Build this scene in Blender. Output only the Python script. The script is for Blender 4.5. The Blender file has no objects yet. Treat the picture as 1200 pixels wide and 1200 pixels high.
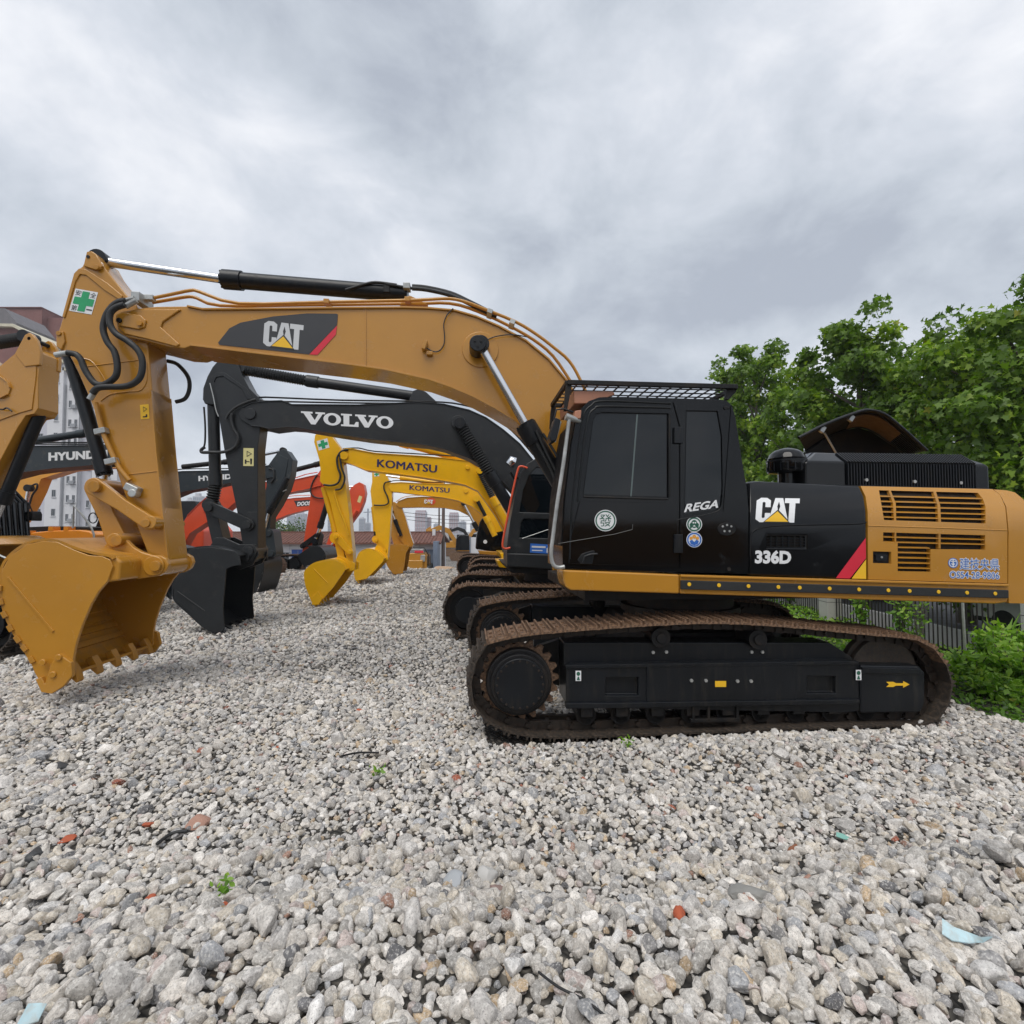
import bpy, bmesh, math, random
import numpy as np
from mathutils import Vector, Matrix, noise as mnoise
from math import sin, cos, tan, pi, radians as R, atan, atan2, sqrt
random.seed(7); rng = np.random.default_rng(7)
SC = bpy.context.scene
COL = SC.collection
# ------------------------------------------------------------------ camera
EYE = 2.13
PITCH = atan(22 / 600)
cd = bpy.data.cameras.new('camera'); cd.lens = 18.0; cd.sensor_width = 36.0
cd.clip_start = 0.05; cd.clip_end = 3000
cam = bpy.data.objects.new('camera', cd); COL.objects.link(cam)
cam.location = (0, 0, EYE); cam.rotation_euler = (pi / 2 + PITCH, 0, 0)
SC.camera = cam
# ------------------------------------------------------------------ world: overcast sky
W = bpy.data.worlds.new('World'); SC.world = W; W.use_nodes = True
nt = W.node_tree; nt.nodes.clear()
def N(t, typ, **kw):
    n = t.nodes.new(typ)
    for k, v in kw.items(): setattr(n, k, v)
    return n
def ramp(t, src, stops, interp='LINEAR'):
    r = N(t, 'ShaderNodeValToRGB'); r.color_ramp.interpolation = interp
    e = r.color_ramp.elements
    while len(e) < len(stops): e.new(0.5)
    for i, (p, c) in enumerate(stops):
        e[i].position = p; e[i].color = (c[0], c[1], c[2], 1) if hasattr(c, '__len__') else (c, c, c, 1)
    t.links.new(src, r.inputs[0]); return r.outputs[0]
def vmath(t, op, a, b=None):
    n = N(t, 'ShaderNodeVectorMath', operation=op)
    for i, v in enumerate((a, b)):
        if v is None: continue
        if hasattr(v, 'links'): t.links.new(v, n.inputs[i])
        else: n.inputs[i].default_value = v
    return n.outputs[0]
def fmath(t, op, a, b=0.0, clamp=False):
    n = N(t, 'ShaderNodeMath', operation=op, use_clamp=clamp)
    for i, v in enumerate((a, b)):
        if hasattr(v, 'links'): t.links.new(v, n.inputs[i])
        else: n.inputs[i].default_value = v
    return n.outputs[0]
def mixc(t, fac, a, b, mode='MIX'):
    n = N(t, 'ShaderNodeMix', data_type='RGBA', blend_type=mode)
    for s, v in ((n.inputs[0], fac), (n.inputs[6], a), (n.inputs[7], b)):
        if hasattr(v, 'links'): t.links.new(v, s)
        elif hasattr(v, '__len__'): s.default_value = (v[0], v[1], v[2], 1)
        else: s.default_value = v
    return n.outputs[2]
def noise(t, vec, scale, detail=4, rough=0.55, dist=0.0):
    n = N(t, 'ShaderNodeTexNoise'); n.inputs['Scale'].default_value = scale
    n.inputs['Detail'].default_value = detail; n.inputs['Roughness'].default_value = rough
    n.inputs['Distortion'].default_value = dist
    if vec is not None: t.links.new(vec, n.inputs['Vector'])
    return n.outputs['Fac']
SUN_EL, SUN_AZ = R(62), R(200)
sky = N(nt, 'ShaderNodeTexSky', sky_type='NISHITA'); sky.sun_disc = False
sky.sun_elevation = SUN_EL; sky.sun_rotation = SUN_AZ
tc = N(nt, 'ShaderNodeTexCoord').outputs['Generated']
sep = N(nt, 'ShaderNodeSeparateXYZ'); nt.links.new(tc, sep.inputs[0])
den = fmath(nt, 'ADD', fmath(nt, 'MAXIMUM', sep.outputs[2], 0.0), 0.42)
cmb = N(nt, 'ShaderNodeCombineXYZ')
nt.links.new(fmath(nt, 'DIVIDE', fmath(nt, 'MULTIPLY', sep.outputs[0], -1.0), den), cmb.inputs[0])
nt.links.new(fmath(nt, 'DIVIDE', sep.outputs[1], den), cmb.inputs[1])
cv = vmath(nt, 'ADD', cmb.outputs[0], (3.1, 7.4, 0))
big = noise(nt, cv, 1.15, 3, 0.5, 0.7)
mid = noise(nt, vmath(nt, 'MULTIPLY', tc, (1, 1, 1.6)), 4.2, 9, 0.6, 0.25)
mot = fmath(nt, 'ADD', fmath(nt, 'MULTIPLY', big, 0.62), fmath(nt, 'MULTIPLY', mid, 0.38))
cl = ramp(nt, mot, [(0.39, (3.3, 3.6, 4.15)), (0.46, (4.25, 4.6, 5.1)), (0.52, (5.1, 5.4, 5.9)), (0.57, (6.0, 6.2, 6.6)), (0.63, (7.0, 7.1, 7.35))])
wsky = mixc(nt, 0.94, sky.outputs[0], cl)
bg = N(nt, 'ShaderNodeBackground'); bg.inputs[1].default_value = 0.102
nt.links.new(wsky, bg.inputs[0])
wo = N(nt, 'ShaderNodeOutputWorld'); nt.links.new(bg.outputs[0], wo.inputs[0])
# ------------------------------------------------------------------ sun and exposure
sd = bpy.data.lights.new('sun', 'SUN'); sd.energy = 1.5; sd.angle = R(40); sd.color = (1, 0.96, 0.9)
sun = bpy.data.objects.new('sun', sd); COL.objects.link(sun)
sdir = Vector((sin(SUN_AZ) * cos(SUN_EL), cos(SUN_AZ) * cos(SUN_EL), sin(SUN_EL)))
sun.rotation_euler = sdir.to_track_quat('Z', 'Y').to_euler(); sun.location = (0, 0, 40)
SC.view_settings.view_transform = 'Standard'; SC.view_settings.look = 'None'
SC.view_settings.exposure = 0.5; SC.view_settings.gamma = 1.0; SC.view_settings.use_curve_mapping = False
SC.cycles.max_bounces = 6; SC.cycles.diffuse_bounces = 3; SC.cycles.glossy_bounces = 3; SC.cycles.transparent_max_bounces = 6
# ------------------------------------------------------------------ pixel -> world
def ray(px, py):
    x = (px - 600) / 600; z = (600 - py) / 600
    return Vector((x, cos(PITCH) - z * sin(PITCH), sin(PITCH) + z * cos(PITCH)))
def atY(px, py, Y):
    r = ray(px, py); t = Y / r.y
    return Vector((r.x * t, Y, EYE + r.z * t))
def onZ(px, py, z):
    r = ray(px, py); t = (z - EYE) / r.z
    return Vector((r.x * t, r.y * t, z))
class Fr:
    """vertical plane frame: local x = along the machine, y = depth w, z = up"""
    def __init__(s, D, yaw=5.0, px0=600, z0=0.0):
        s.yaw = R(yaw); s.D = D
        s.n = Vector((-sin(s.yaw), cos(s.yaw), 0)); s.e = Vector((cos(s.yaw), sin(s.yaw), 0))
        s.u0 = 0; s.z0 = 0
        s.u0 = s.p(px0, 622, 1.6)[0]; s.z0 = z0
        s.loc = s.n * D + s.e * s.u0 + Vector((0, 0, z0))
    def p(s, px, py, w=0.0):
        r = ray(px, py); t = (s.D + w) / r.dot(s.n); q = r * t
        return (q.dot(s.e) - s.u0, EYE + q.z - s.z0)
    def P3(s, px, py, w): a = s.p(px, py, w); return (a[0], w, a[1])
    def poly(s, pts, w): return [s.p(a, b, w) for a, b in pts]
    def ppm(s, px, w): return abs(s.p(px, 600, w)[0] - s.p(px + 1, 600, w)[0])
    def root(s, name, label, cat, group=None):
        o = bpy.data.objects.new(name, None); COL.objects.link(o)
        o.location = s.loc; o.rotation_euler = (0, 0, s.yaw); o.empty_display_size = 0.3
        return tag(o, label, cat, group)
def tag(o, label=None, cat=None, group=None, kind=None):
    if label: o['label'] = label
    if cat: o['category'] = cat
    if group: o['group'] = group
    if kind: o['kind'] = kind
    return o
# ------------------------------------------------------------------ materials
MAT = {}
def mat(name, base, rough=0.5, metal=0.0, coat=0.0, var=0.12, dirt=0.0, dirtcol=(0.22, 0.18, 0.13), scale=1.0,
        bump=0.0, bscale=60, spec=0.5, streak=False):
    if name in MAT: return MAT[name]
    m = bpy.data.materials.new(name); m.use_nodes = True; t = m.node_tree
    b = t.nodes['Principled BSDF']
    co = N(t, 'ShaderNodeTexCoord').outputs['Object']
    v = noise(t, co, 1.3 * scale, 5, 0.6)
    lo = tuple(c * (1 - var) for c in base); hi = tuple(min(1, c * (1 + var)) for c in base)
    c = ramp(t, v, [(0.3, lo), (0.7, hi)])
    if dirt > 0:
        d1 = noise(t, co, 5 * scale, 8, 0.7, 0.4)
        vv = co
        if streak:
            vv = vmath(t, 'MULTIPLY', co, (6, 6, 0.8)); d1 = noise(t, vv, 2.2 * scale, 8, 0.7)
        f = ramp(t, d1, [(0.62 - dirt * 0.35, 0.0), (0.80, 1.0)])
        c = mixc(t, fmath(t, 'MULTIPLY', f, min(1, 0.35 + dirt)), c, dirtcol)
        rr = fmath(t, 'ADD', fmath(t, 'MULTIPLY', f, 0.35), rough, clamp=True)
        t.links.new(rr, b.inputs['Roughness'])
    else:
        r2 = noise(t, co, 9 * scale, 4)
        t.links.new(ramp(t, r2, [(0.3, rough * 0.8), (0.7, min(1, rough * 1.25))]), b.inputs['Roughness'])
    t.links.new(c, b.inputs['Base Color'])
    b.inputs['Metallic'].default_value = metal
    b.inputs['Specular IOR Level'].default_value = spec
    b.inputs['Coat Weight'].default_value = coat; b.inputs['Coat Roughness'].default_value = 0.08
    if bump > 0:
        bn = N(t, 'ShaderNodeBump'); bn.inputs['Strength'].default_value = bump; bn.inputs['Distance'].default_value = 0.01
        t.links.new(noise(t, co, bscale, 4), bn.inputs['Height']); t.links.new(bn.outputs[0], b.inputs['Normal'])
    MAT[name] = m; return m
CATY = mat('ochre_paint', (0.475, 0.220, 0.024), 0.24, coat=0.4, var=0.06, dirt=0.12, dirtcol=(0.30, 0.17, 0.05), bump=0.03, bscale=18)
CATD = mat('worn_ochre_paint', (0.44, 0.195, 0.012), 0.42, var=0.15, dirt=0.45, dirtcol=(0.23, 0.15, 0.08), bump=0.12)
BLKG = mat('black_gloss_paint', (0.003, 0.0035, 0.0045), 0.09, coat=0.12, spec=.3, var=0.2, dirt=0.05, dirtcol=(0.03, 0.03, 0.03), bump=0.02, bscale=8)
BLKS = mat('black_satin_paint', (0.006, 0.0075, 0.010), 0.34, spec=.35, var=0.3, dirt=0.28, dirtcol=(0.040, 0.034, 0.025), bump=0.1, streak=True)
BLKM = mat('black_matt_steel', (0.009, 0.009, 0.010), 0.5, spec=.3, var=0.3, dirt=0.35, dirtcol=(0.05, 0.035, 0.022), bump=0.2)
VOLG = mat('charcoal_paint', (0.018, 0.020, 0.022), 0.38, spec=.4, var=0.25, dirt=0.2, dirtcol=(0.06, 0.055, 0.048), bump=0.05)
HYUG = mat('dark_slate_paint', (0.024, 0.032, 0.038), 0.40, var=0.15, dirt=0.12)
KOMY = mat('bright_yellow_paint', (0.86, 0.455, 0.004), 0.30, coat=0.2, var=0.08, dirt=0.12, dirtcol=(0.45, 0.24, 0.03))
DOOR = mat('orange_red_paint', (0.66, 0.075, 0.022), 0.4, coat=0.2, var=0.1, dirt=0.12, dirtcol=(0.3, 0.05, 0.02))
ORAN = mat('orange_paint', (0.78, 0.27, 0.02), 0.38, coat=0.2, var=0.06)
RUST = mat('rusty_track_steel', (0.075, 0.042, 0.026), 0.62, var=0.6, dirt=0.6, dirtcol=(0.42, 0.25, 0.14), scale=7, bump=0.5, bscale=90)
TRKD = mat('dark_track_steel', (0.030, 0.024, 0.019), 0.6, var=0.5, dirt=0.5, dirtcol=(0.10, 0.065, 0.04), scale=6, bump=0.4)
STEEL = mat('worn_dark_steel', (0.025, 0.019, 0.015), 0.55, metal=0.2, var=0.4, dirt=0.35, dirtcol=(0.09, 0.05, 0.028), scale=3, bump=0.3)
CHROME = mat('chrome_rod', (0.72, 0.73, 0.75), 0.16, metal=1.0, var=0.04)
SILV = mat('silver_paint', (0.42, 0.43, 0.42), 0.35, metal=0.5, var=0.3, dirt=0.25, dirtcol=(0.25, 0.2, 0.15), scale=4)
RUBB = mat('black_rubber', (0.018, 0.019, 0.02), 0.55, var=0.3, bump=0.1)
GLASS = mat('dark_tinted_glass', (0.003, 0.005, 0.007), 0.02, var=0.05, spec=.5)
COPP = mat('copper_brown_plastic', (0.45, 0.20, 0.12), 0.4, var=0.1, dirt=0.1)
WHT = mat('white_vinyl', (0.78, 0.79, 0.80), 0.4, var=0.03)
LGRY = mat('silver_grey_vinyl', (0.60, 0.61, 0.62), 0.4, var=0.03)
DGV = mat('charcoal_vinyl', (0.035, 0.036, 0.04), 0.4, var=0.05)
BLKV = mat('black_vinyl', (0.012, 0.012, 0.013), 0.45, var=0.05)
REDV = mat('red_vinyl', (0.65, 0.02, 0.045), 0.4, var=0.03)
YELV = mat('yellow_vinyl', (0.85, 0.50, 0.02), 0.4, var=0.03)
GRNV = mat('green_vinyl', (0.02, 0.34, 0.13), 0.4, var=0.03)
DGRN = mat('dark_green_vinyl', (0.02, 0.11, 0.07), 0.4, var=0.03)
BLUV = mat('blue_vinyl', (0.03, 0.14, 0.50), 0.4, var=0.03)
NAVY = mat('navy_vinyl', (0.03, 0.025, 0.10), 0.4, var=0.03)
ORNV = mat('orange_vinyl', (0.75, 0.33, 0.04), 0.4, var=0.03)
CREAM = mat('cream_label', (0.68, 0.62, 0.28), 0.5, var=0.04)
FOAM = mat('brown_insulation_foam', (0.12, 0.075, 0.042), 0.85, var=0.2, bump=0.4)
DARKIN = mat('dark_interior', (0.02, 0.012, 0.006), 0.8, var=0.3)
# ------------------------------------------------------------------ mesh builder
def unit(v):
    l = sqrt(sum(c * c for c in v)) or 1; return tuple(c / l for c in v)
class MB:
    def __init__(s): s.v = []; s.f = []
    def add(s, vs, fs):
        o = len(s.v); s.v += [tuple(x) for x in vs]; s.f += [tuple(i + o for i in f) for f in fs]; return s
    def prism(s, poly, w0, w1):
        a = sum(poly[i][0] * poly[(i + 1) % len(poly)][1] - poly[(i + 1) % len(poly)][0] * poly[i][1] for i in range(len(poly)))
        if a < 0: poly = poly[::-1]
        n = len(poly)
        vs = [(u, w0, z) for u, z in poly] + [(u, w1, z) for u, z in poly]
        fs = [tuple(range(n)), tuple(range(2 * n - 1, n - 1, -1))]
        fs += [(i, i + n, (i + 1) % n + n, (i + 1) % n) for i in range(n)]
        return s.add(vs, fs)
    def box(s, c, d, rot=None):
        vs = []
        for z in (-.5, .5):
            for y in (-.5, .5):
                for x in (-.5, .5): vs.append(Vector((x * d[0], y * d[1], z * d[2])))
        if rot is not None: vs = [rot @ v for v in vs]
        vs = [v + Vector(c) for v in vs]
        return s.add(vs, [(0, 2, 3, 1), (4, 5, 7, 6), (0, 1, 5, 4), (2, 6, 7, 3), (0, 4, 6, 2), (1, 3, 7, 5)])
    def tube(s, path, r, n=10, closed=False, radii=None):
        P = [Vector(p) for p in path]; m = len(P); rings = []
        up = None; vs = []
        for i in range(m):
            if closed: d = P[(i + 1) % m] - P[i - 1]
            else: d = P[min(i + 1, m - 1)] - P[max(i - 1, 0)]
            d.normalize()
            if up is None:
                up = Vector((0, 0, 1)) if abs(d.z) < 0.9 else Vector((1, 0, 0))
            sd_ = d.cross(up)
            if sd_.length < 1e-5: sd_ = d.cross(Vector((0, 1, 0.1)))
            sd_.normalize(); up = sd_.cross(d).normalized()
            rr = radii[i] if radii else r
            for k in range(n):
                a = 2 * pi * k / n; vs.append(P[i] + (sd_ * cos(a) + up * sin(a)) * rr)
        fs = []
        for i in range(m if closed else m - 1):
            j = (i + 1) % m
            for k in range(n):
                l = (k + 1) % n; fs.append((i * n + k, i * n + l, j * n + l, j * n + k))
        if not closed: fs += [tuple(range(n - 1, -1, -1)), tuple((m - 1) * n + k for k in range(n))]
        return s.add(vs, fs)
    def cyl(s, a, b, r, n=20, r2=None): return s.tube([a, b], r, n, radii=[r, r if r2 is None else r2])
    def disc(s, u, z, w0, w1, r, n=28):       # cylinder whose axis is the depth axis
        return s.prism([(u + r * cos(2 * pi * k / n), z + r * sin(2 * pi * k / n)) for k in range(n)], w0, w1)
    def ribbon(s, path, w0, w1, th):
        """band of thickness th on the right-hand side of a (u,z) path"""
        off = []
        for i, p in enumerate(path):
            a = path[max(i - 1, 0)]; b = path[min(i + 1, len(path) - 1)]
            d = unit((b[0] - a[0], b[1] - a[1])); off.append((p[0] + d[1] * th, p[1] - d[0] * th))
        m = len(path)
        vs = [(u, w0, z) for u, z in path] + [(u, w1, z) for u, z in path] + [(u, w0, z) for u, z in off] + [(u, w1, z) for u, z in off]
        fs = []
        for i in range(m - 1):
            fs += [(i, i + 1, m + i + 1, m + i), (2 * m + i, 3 * m + i, 3 * m + i + 1, 2 * m + i + 1),
                   (i, 2 * m + i, 2 * m + i + 1, i + 1), (m + i, m + i + 1, 3 * m + i + 1, 3 * m + i)]
        e = m - 1
        fs += [(0, m, 3 * m, 2 * m), (e, 2 * m + e, 3 * m + e, m + e)]
        return s.add(vs, fs)
    def lathe(s, c, prof, n=24):            # profile (r, z) about a vertical axis
        vs = []; m = len(prof)
        for r, z in prof:
            for k in range(n): vs.append((c[0] + r * cos(2 * pi * k / n), c[1] + r * sin(2 * pi * k / n), c[2] + z))
        fs = [(i * n + k, i * n + (k + 1) % n, (i + 1) * n + (k + 1) % n, (i + 1) * n + k) for i in range(m - 1) for k in range(n)]
        fs += [tuple(range(n - 1, -1, -1)), tuple((m - 1) * n + k for k in range(n))]
        return s.add(vs, fs)
    def mesh(s, name, m=None, smooth=30):
        me = bpy.data.meshes.new(name); me.from_pydata(s.v, [], s.f)
        if m: me.materials.append(m)
        if smooth: me.shade_smooth(); me.set_sharp_from_angle(angle=R(smooth))
        me.update(); return me
    def build(s, name, m, parent=None, bevel=0, seg=2, smooth=30, cut=None, label=None, fix=False):
        me = s.mesh(name, m, smooth)
        if fix or cut is not None or bevel:
            bm = bmesh.new(); bm.from_mesh(me); bmesh.ops.recalc_face_normals(bm, faces=bm.faces); bm.to_mesh(me); bm.free()
        o = bpy.data.objects.new(name, me); COL.objects.link(o)
        if cut is not None:
            cm = cut.mesh('cut'); bm = bmesh.new(); bm.from_mesh(cm); bmesh.ops.recalc_face_normals(bm, faces=bm.faces); bm.to_mesh(cm); bm.free()
            co = bpy.data.objects.new('cut', cm); COL.objects.link(co)
            bo = o.modifiers.new('b', 'BOOLEAN'); bo.object = co; bo.operation = 'DIFFERENCE'; bo.solver = 'EXACT'
            bpy.context.view_layer.update()
            ne = bpy.data.meshes.new_from_object(o.evaluated_get(bpy.context.evaluated_depsgraph_get()))
            o.modifiers.clear(); ne.name = name
            ne.shade_smooth(); ne.set_sharp_from_angle(angle=R(smooth or 30)); o.data = ne
            bpy.data.objects.remove(co); bpy.data.meshes.remove(cm)
        if parent: o.parent = parent
        if label: o['label'] = label
        if bevel:
            b = o.modifiers.new('bevel', 'BEVEL'); b.width = bevel; b.segments = seg; b.limit_method = 'ANGLE'
            b.angle_limit = R(35); b.use_clamp_overlap = True
            o.data.shade_smooth(); b.harden_normals = True
        return o
def spline(pts, per=6, closed=False):
    """Catmull-Rom through points of any dimension"""
    P = [np.array(p, float) for p in pts]; n = len(P); out = []
    rng_ = range(n if closed else n - 1)
    for i in rng_:
        p0 = P[i - 1] if (closed or i > 0) else P[i]; p1 = P[i]; p2 = P[(i + 1) % n]
        p3 = P[(i + 2) % n] if (closed or i + 2 < n) else P[min(i + 1, n - 1)]
        for k in range(per):
            t = k / per
            out.append(tuple(0.5 * ((2 * p1) + (-p0 + p2) * t + (2 * p0 - 5 * p1 + 4 * p2 - p3) * t * t + (-p0 + 3 * p1 - 3 * p2 + p3) * t ** 3)))
    if not closed: out.append(tuple(P[-1]))
    return out
# ------------------------------------------------------------------ lettering and decals
def decal(fr, name, shapes, quad, w, m, parent):
    """flat shapes given in a unit square, laid on the plane w through the pixel corners (LL, LR, UL)"""
    a, b, c = [np.array(fr.p(*q, w)) for q in quad]
    mb = MB()
    for poly in shapes:
        n = len(poly)
        vs = [a + (b - a) * x + (c - a) * y for x, y in poly]
        mb.add([(q[0], w, q[1]) for q in vs], [tuple(range(n))])
    return mb.build(name, m, parent, smooth=0)
def text(fr, name, s, quad, w, m, parent, bold=0.0, shear=0.0, sp=1.0):
    c = bpy.data.curves.new(name, 'FONT'); c.body = s; c.offset = bold; c.shear = shear; c.space_character = sp; c.resolution_u = 3
    o = bpy.data.objects.new(name, c); COL.objects.link(o); bpy.context.view_layer.update()
    me = bpy.data.meshes.new_from_object(o.evaluated_get(bpy.context.evaluated_depsgraph_get()))
    bpy.data.objects.remove(o); bpy.data.curves.remove(c)
    n = len(me.vertices); co = np.empty(n * 3); me.vertices.foreach_get('co', co); co = co.reshape(-1, 3)
    mn = co.min(0); mx = co.max(0); t = (co - mn) / np.maximum(mx - mn, 1e-9)
    a, b, d = [np.array(fr.p(*q, w)) for q in quad]
    uz = a + t[:, :1] * (b - a) + t[:, 1:2] * (d - a)
    out = np.empty((n, 3)); out[:, 0] = uz[:, 0]; out[:, 1] = w; out[:, 2] = uz[:, 1]
    me.vertices.foreach_set('co', out.ravel()); me.materials.clear(); me.materials.append(m); me.update()
    me.name = name
    ob = bpy.data.objects.new(name, me); COL.objects.link(ob); ob.parent = parent
    return ob
SQ = [(0, 0), (1, 0), (1, 1), (0, 1)]
def ell(cx, cy, rx, ry, n=28): return [(cx + rx * cos(2 * pi * k / n), cy + ry * sin(2 * pi * k / n)) for k in range(n)]
def ring(cx, cy, rx, ry, ix, iy, n=28):
    o = ell(cx, cy, rx, ry, n); i = ell(cx, cy, ix, iy, n)
    return [[o[k], o[(k + 1) % n], i[(k + 1) % n], i[k]] for k in range(n)]
GC = [(.10, 0), (.24, 0), (.33, .10), (.33, .38), (.21, .38), (.21, .2), (.17, .16), (.14, .2), (.14, .8), (.17, .84), (.21, .8), (.21, .62), (.33, .62), (.33, .9), (.24, 1), (.10, 1), (0, .88), (0, .12)]
GA = [(.43, 1), (.61, 1), (.745, .12), (.53, .50), (.555, .66), (.52, .86), (.485, .66), (.505, .50), (.31, .14)]
GT = [(.655, 1), (1, 1), (1, .80), (.905, .80), (.905, 0), (.765, 0), (.765, .80), (.655, .80)]
TRI = [(.215, .03), (.765, .03), (.50, .46)]
TRIB = [(.17, -.02), (.81, -.02), (.50, .52)]
def cat_logo(fr, quad, w, letter, back, parent):
    decal(fr, 'logo_letters', [GC, GA, GT], quad, w, letter, parent)
    decal(fr, 'logo_triangle_border', [TRIB], quad, w - .002, back, parent)
    decal(fr, 'logo_triangle', [TRI], quad, w - .004, YELV, parent)
GV = [(0, 1), (.48, 1), (.48, .86), (.38, .86), (.57, .35), (.72, .86), (.60, .86), (.60, 1), (1, 1), (1, .86), (.9, .86), (.60, 0), (.42, 0), (.10, .86), (0, .86)]
GL = [(0, 1), (.62, 1), (.62, .86), (.47, .86), (.47, .16), (.75, .16), (.85, .4), (1, .4), (1, 0), (0, 0), (0, .14), (.14, .14), (.14, .86), (0, .86)]
def fit(g, x0, x1): return [(x0 + (x1 - x0) * x, y) for x, y in g]
VOLVO = [fit(GV, 0, .258), *[fit(q, .24, .43) for q in ring(.5, .5, .5, .5, .24, .33)], fit(GL, .43, .62), fit(GV, .583, .828), *[fit(q, .812, 1) for q in ring(.5, .5, .5, .5, .24, .33)]]
CROSS = [(.34, .06), (.66, .06), (.66, .34), (.94, .34), (.94, .66), (.66, .66), (.66, .94), (.34, .94), (.34, .66), (.06, .66), (.06, .34), (.34, .34)]
def sub(quad, x0, y0, x1, y1):
    (ax, ay), (bx, by), (cx, cy) = quad
    f = lambda x, y: (ax + (bx - ax) * x + (cx - ax) * y, ay + (by - ay) * x + (cy - ay) * y)
    return (f(x0, y0), f(x1, y0), f(x0, y1))
def safety_sticker(fr, quad, w, parent, detail=True):
    o = decal(fr, 'safety_sticker', [SQ], quad, w, WHT, parent)
    decal(fr, 'green_cross', [CROSS], quad, w - .003, GRNV, parent)
    if detail:
        for ch, (x, y) in zip('安全第一', ((.05, .72), (.71, .72), (.05, .05), (.71, .16))):
            h = .23 if ch != '一' else .05
            text(fr, 'sticker_character', ch, sub(quad, x, y, x + .25, y + h), w - .003, BLKV, parent)
# ------------------------------------------------------------------ machine parts
def hydraulic(fr, parent, a, b, c, w, rr, rb, mrod=CHROME, mbar=BLKS, name='cylinder', bellows=False, collar=True):
    """rod a->b, barrel b->c in pixels at depth w"""
    A, B, C = fr.P3(*a, w), fr.P3(*b, w), fr.P3(*c, w)
    root = MB().cyl(B, C, rb, 24)
    if collar:
        v = Vector(C) - Vector(B); v.normalize(); Bv = Vector(B)
        root.cyl(Bv - v * .02, Bv + v * rb * 2.0, rb * 1.18, 24)
        root.cyl(Bv - v * .05, Bv - v * .01, rb * .8, 24)
        for k in range(8):
            a_ = 2 * pi * k / 8; sd_ = v.cross(Vector((0, 1, 0))).normalized(); up = Vector((0, 1, 0))
            o_ = (sd_ * cos(a_) + up * sin(a_)) * rb * .98
            root.cyl(Bv + o_ - v * .045, Bv + o_, rb * .13, 6)
    br = root.build(name + '_barrel', mbar, parent, smooth=40)
    if bellows:
        A_, B_ = Vector(A), Vector(B); n = max(8, int((B_ - A_).length / .055)); pth = []; rad = []
        for i in range(n * 2 + 1):
            pth.append(A_ + (B_ - A_) * (i / (2 * n))); rad.append(rr * (1.0 if i % 2 else 1.32))
        MB().tube(pth, rr, 16, radii=rad).build(name + '_bellows', RUBB, parent, smooth=0)
    else:
        MB().cyl(A, B, rr, 24).build(name + '_rod', mrod, parent, smooth=40)
    v = (Vector(B) - Vector(A)).normalized()
    er = rr * (1.2 if bellows else 2.0)
    MB().disc(A[0], A[2], w - rr * 1.5, w + rr * 1.5, er, 20).build(name + '_rod_eye', mbar, parent, bevel=.006)
    return br
def pin(fr, parent, px, py, w0, w1, r, m, bolt=True, name='pin'):
    u, z = fr.p(px, py, w0)
    mb = MB().disc(u, z, w0, w1, r, 28)
    o = mb.build(name, m, parent, bevel=.006)
    return o
def beam(fr, parent, name, outline, w0, w1, m, flange=.018, ft=.018, top=None, bot=None, bevel=.006, cut=None, wide=None):
    """box-section beam: web prism, plus top and bottom cover plates standing proud of it"""
    poly = fr.poly(outline, w0 if wide is None else wide)
    o = MB().prism(poly, w0 + flange, w1 - flange).build(name, m, parent, bevel=bevel)
    for nm, path, sgn in (('top_plate', top, 1), ('bottom_plate', bot, -1)):
        if path:
            pp = fr.poly(path, w0 if wide is None else wide)
            if sgn < 0: pp = pp[::-1]
            pp = [tuple(q) for q in pp]
            # path runs left to right on top: right-hand side is below
            off = [(u, z + sgn * .004) for u, z in pp]
            MB().ribbon(off, w0, w1, ft).build(nm, m, o, bevel=.003, fix=True)
    return o
def bucket(fr, parent, plate, back, w0, w1, m, inner=None, teeth=5, tlen=.16, cutter=None, t=.035, name='bucket', tdir=None):
    P = fr.poly(plate, w0)
    b = fr.poly(back, w0)
    o = MB().ribbon(spline(b, 4), w0 + .004, w1 - .004, .03).build(name, inner or m, parent, fix=True, smooth=40)
    for wa in (w0, w1 - t): MB().prism(P, wa, wa + t).build('side_plate', m, o, bevel=.008)
    tip = np.array(b[-1]); prev = np.array(b[-2]); d = tip - prev; d = d / np.linalg.norm(d)
    if tdir is not None: d = np.array(tdir) / np.linalg.norm(tdir)
    nrm = np.array((-d[1], d[0]))
    for k in range(teeth):
        ww = w0 + .10 + (w1 - w0 - .2) * k / (teeth - 1)
        h = .045
        a = tip - d * .12
        q = [a - nrm * .05, a + nrm * .05, tip + d * .02 + nrm * h, tip + d * tlen + nrm * .008, tip + d * tlen - nrm * .012, tip + d * .02 - nrm * h]
        MB().prism([tuple(x) for x in q], ww - .045, ww + .045).build('tooth', m, o, bevel=.008)
    return o
def resample(pts, n):
    P = np.array(pts); P = np.vstack([P, P[:1]]); seg = np.linalg.norm(np.diff(P, axis=0), axis=1); s = np.concatenate([[0], np.cumsum(seg)])
    t = np.linspace(0, s[-1], n, endpoint=False)
    return np.stack([np.interp(t, s, P[:, i]) for i in range(2)], 1), s[-1]
_shoe = {}
def shoe_mesh(pitch, width, m=None):
    key = (round(pitch, 3), width, m)
    if key in _shoe: return _shoe[key]
    mb = MB(); L = pitch
    mb.box((0, 0, -.035), (L * .96, width, .02))
    for x in (-.40, 0, .40): mb.prism([(x * L - .013, -.027), (x * L + .013, -.027), (x * L + .008, .008), (x * L - .008, .008)], -width / 2, width / 2)
    mb.box((-.52 * L, 0, -.042), (L * .1, width, .014))
    for x in (-.2, .2):
        for y in (-.09, .09): mb.box((x * L, y, -.018), (.03, .03, .02))
    me = mb.mesh('track_shoe', m or RUST, 0); _shoe[key] = me; return me
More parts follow.
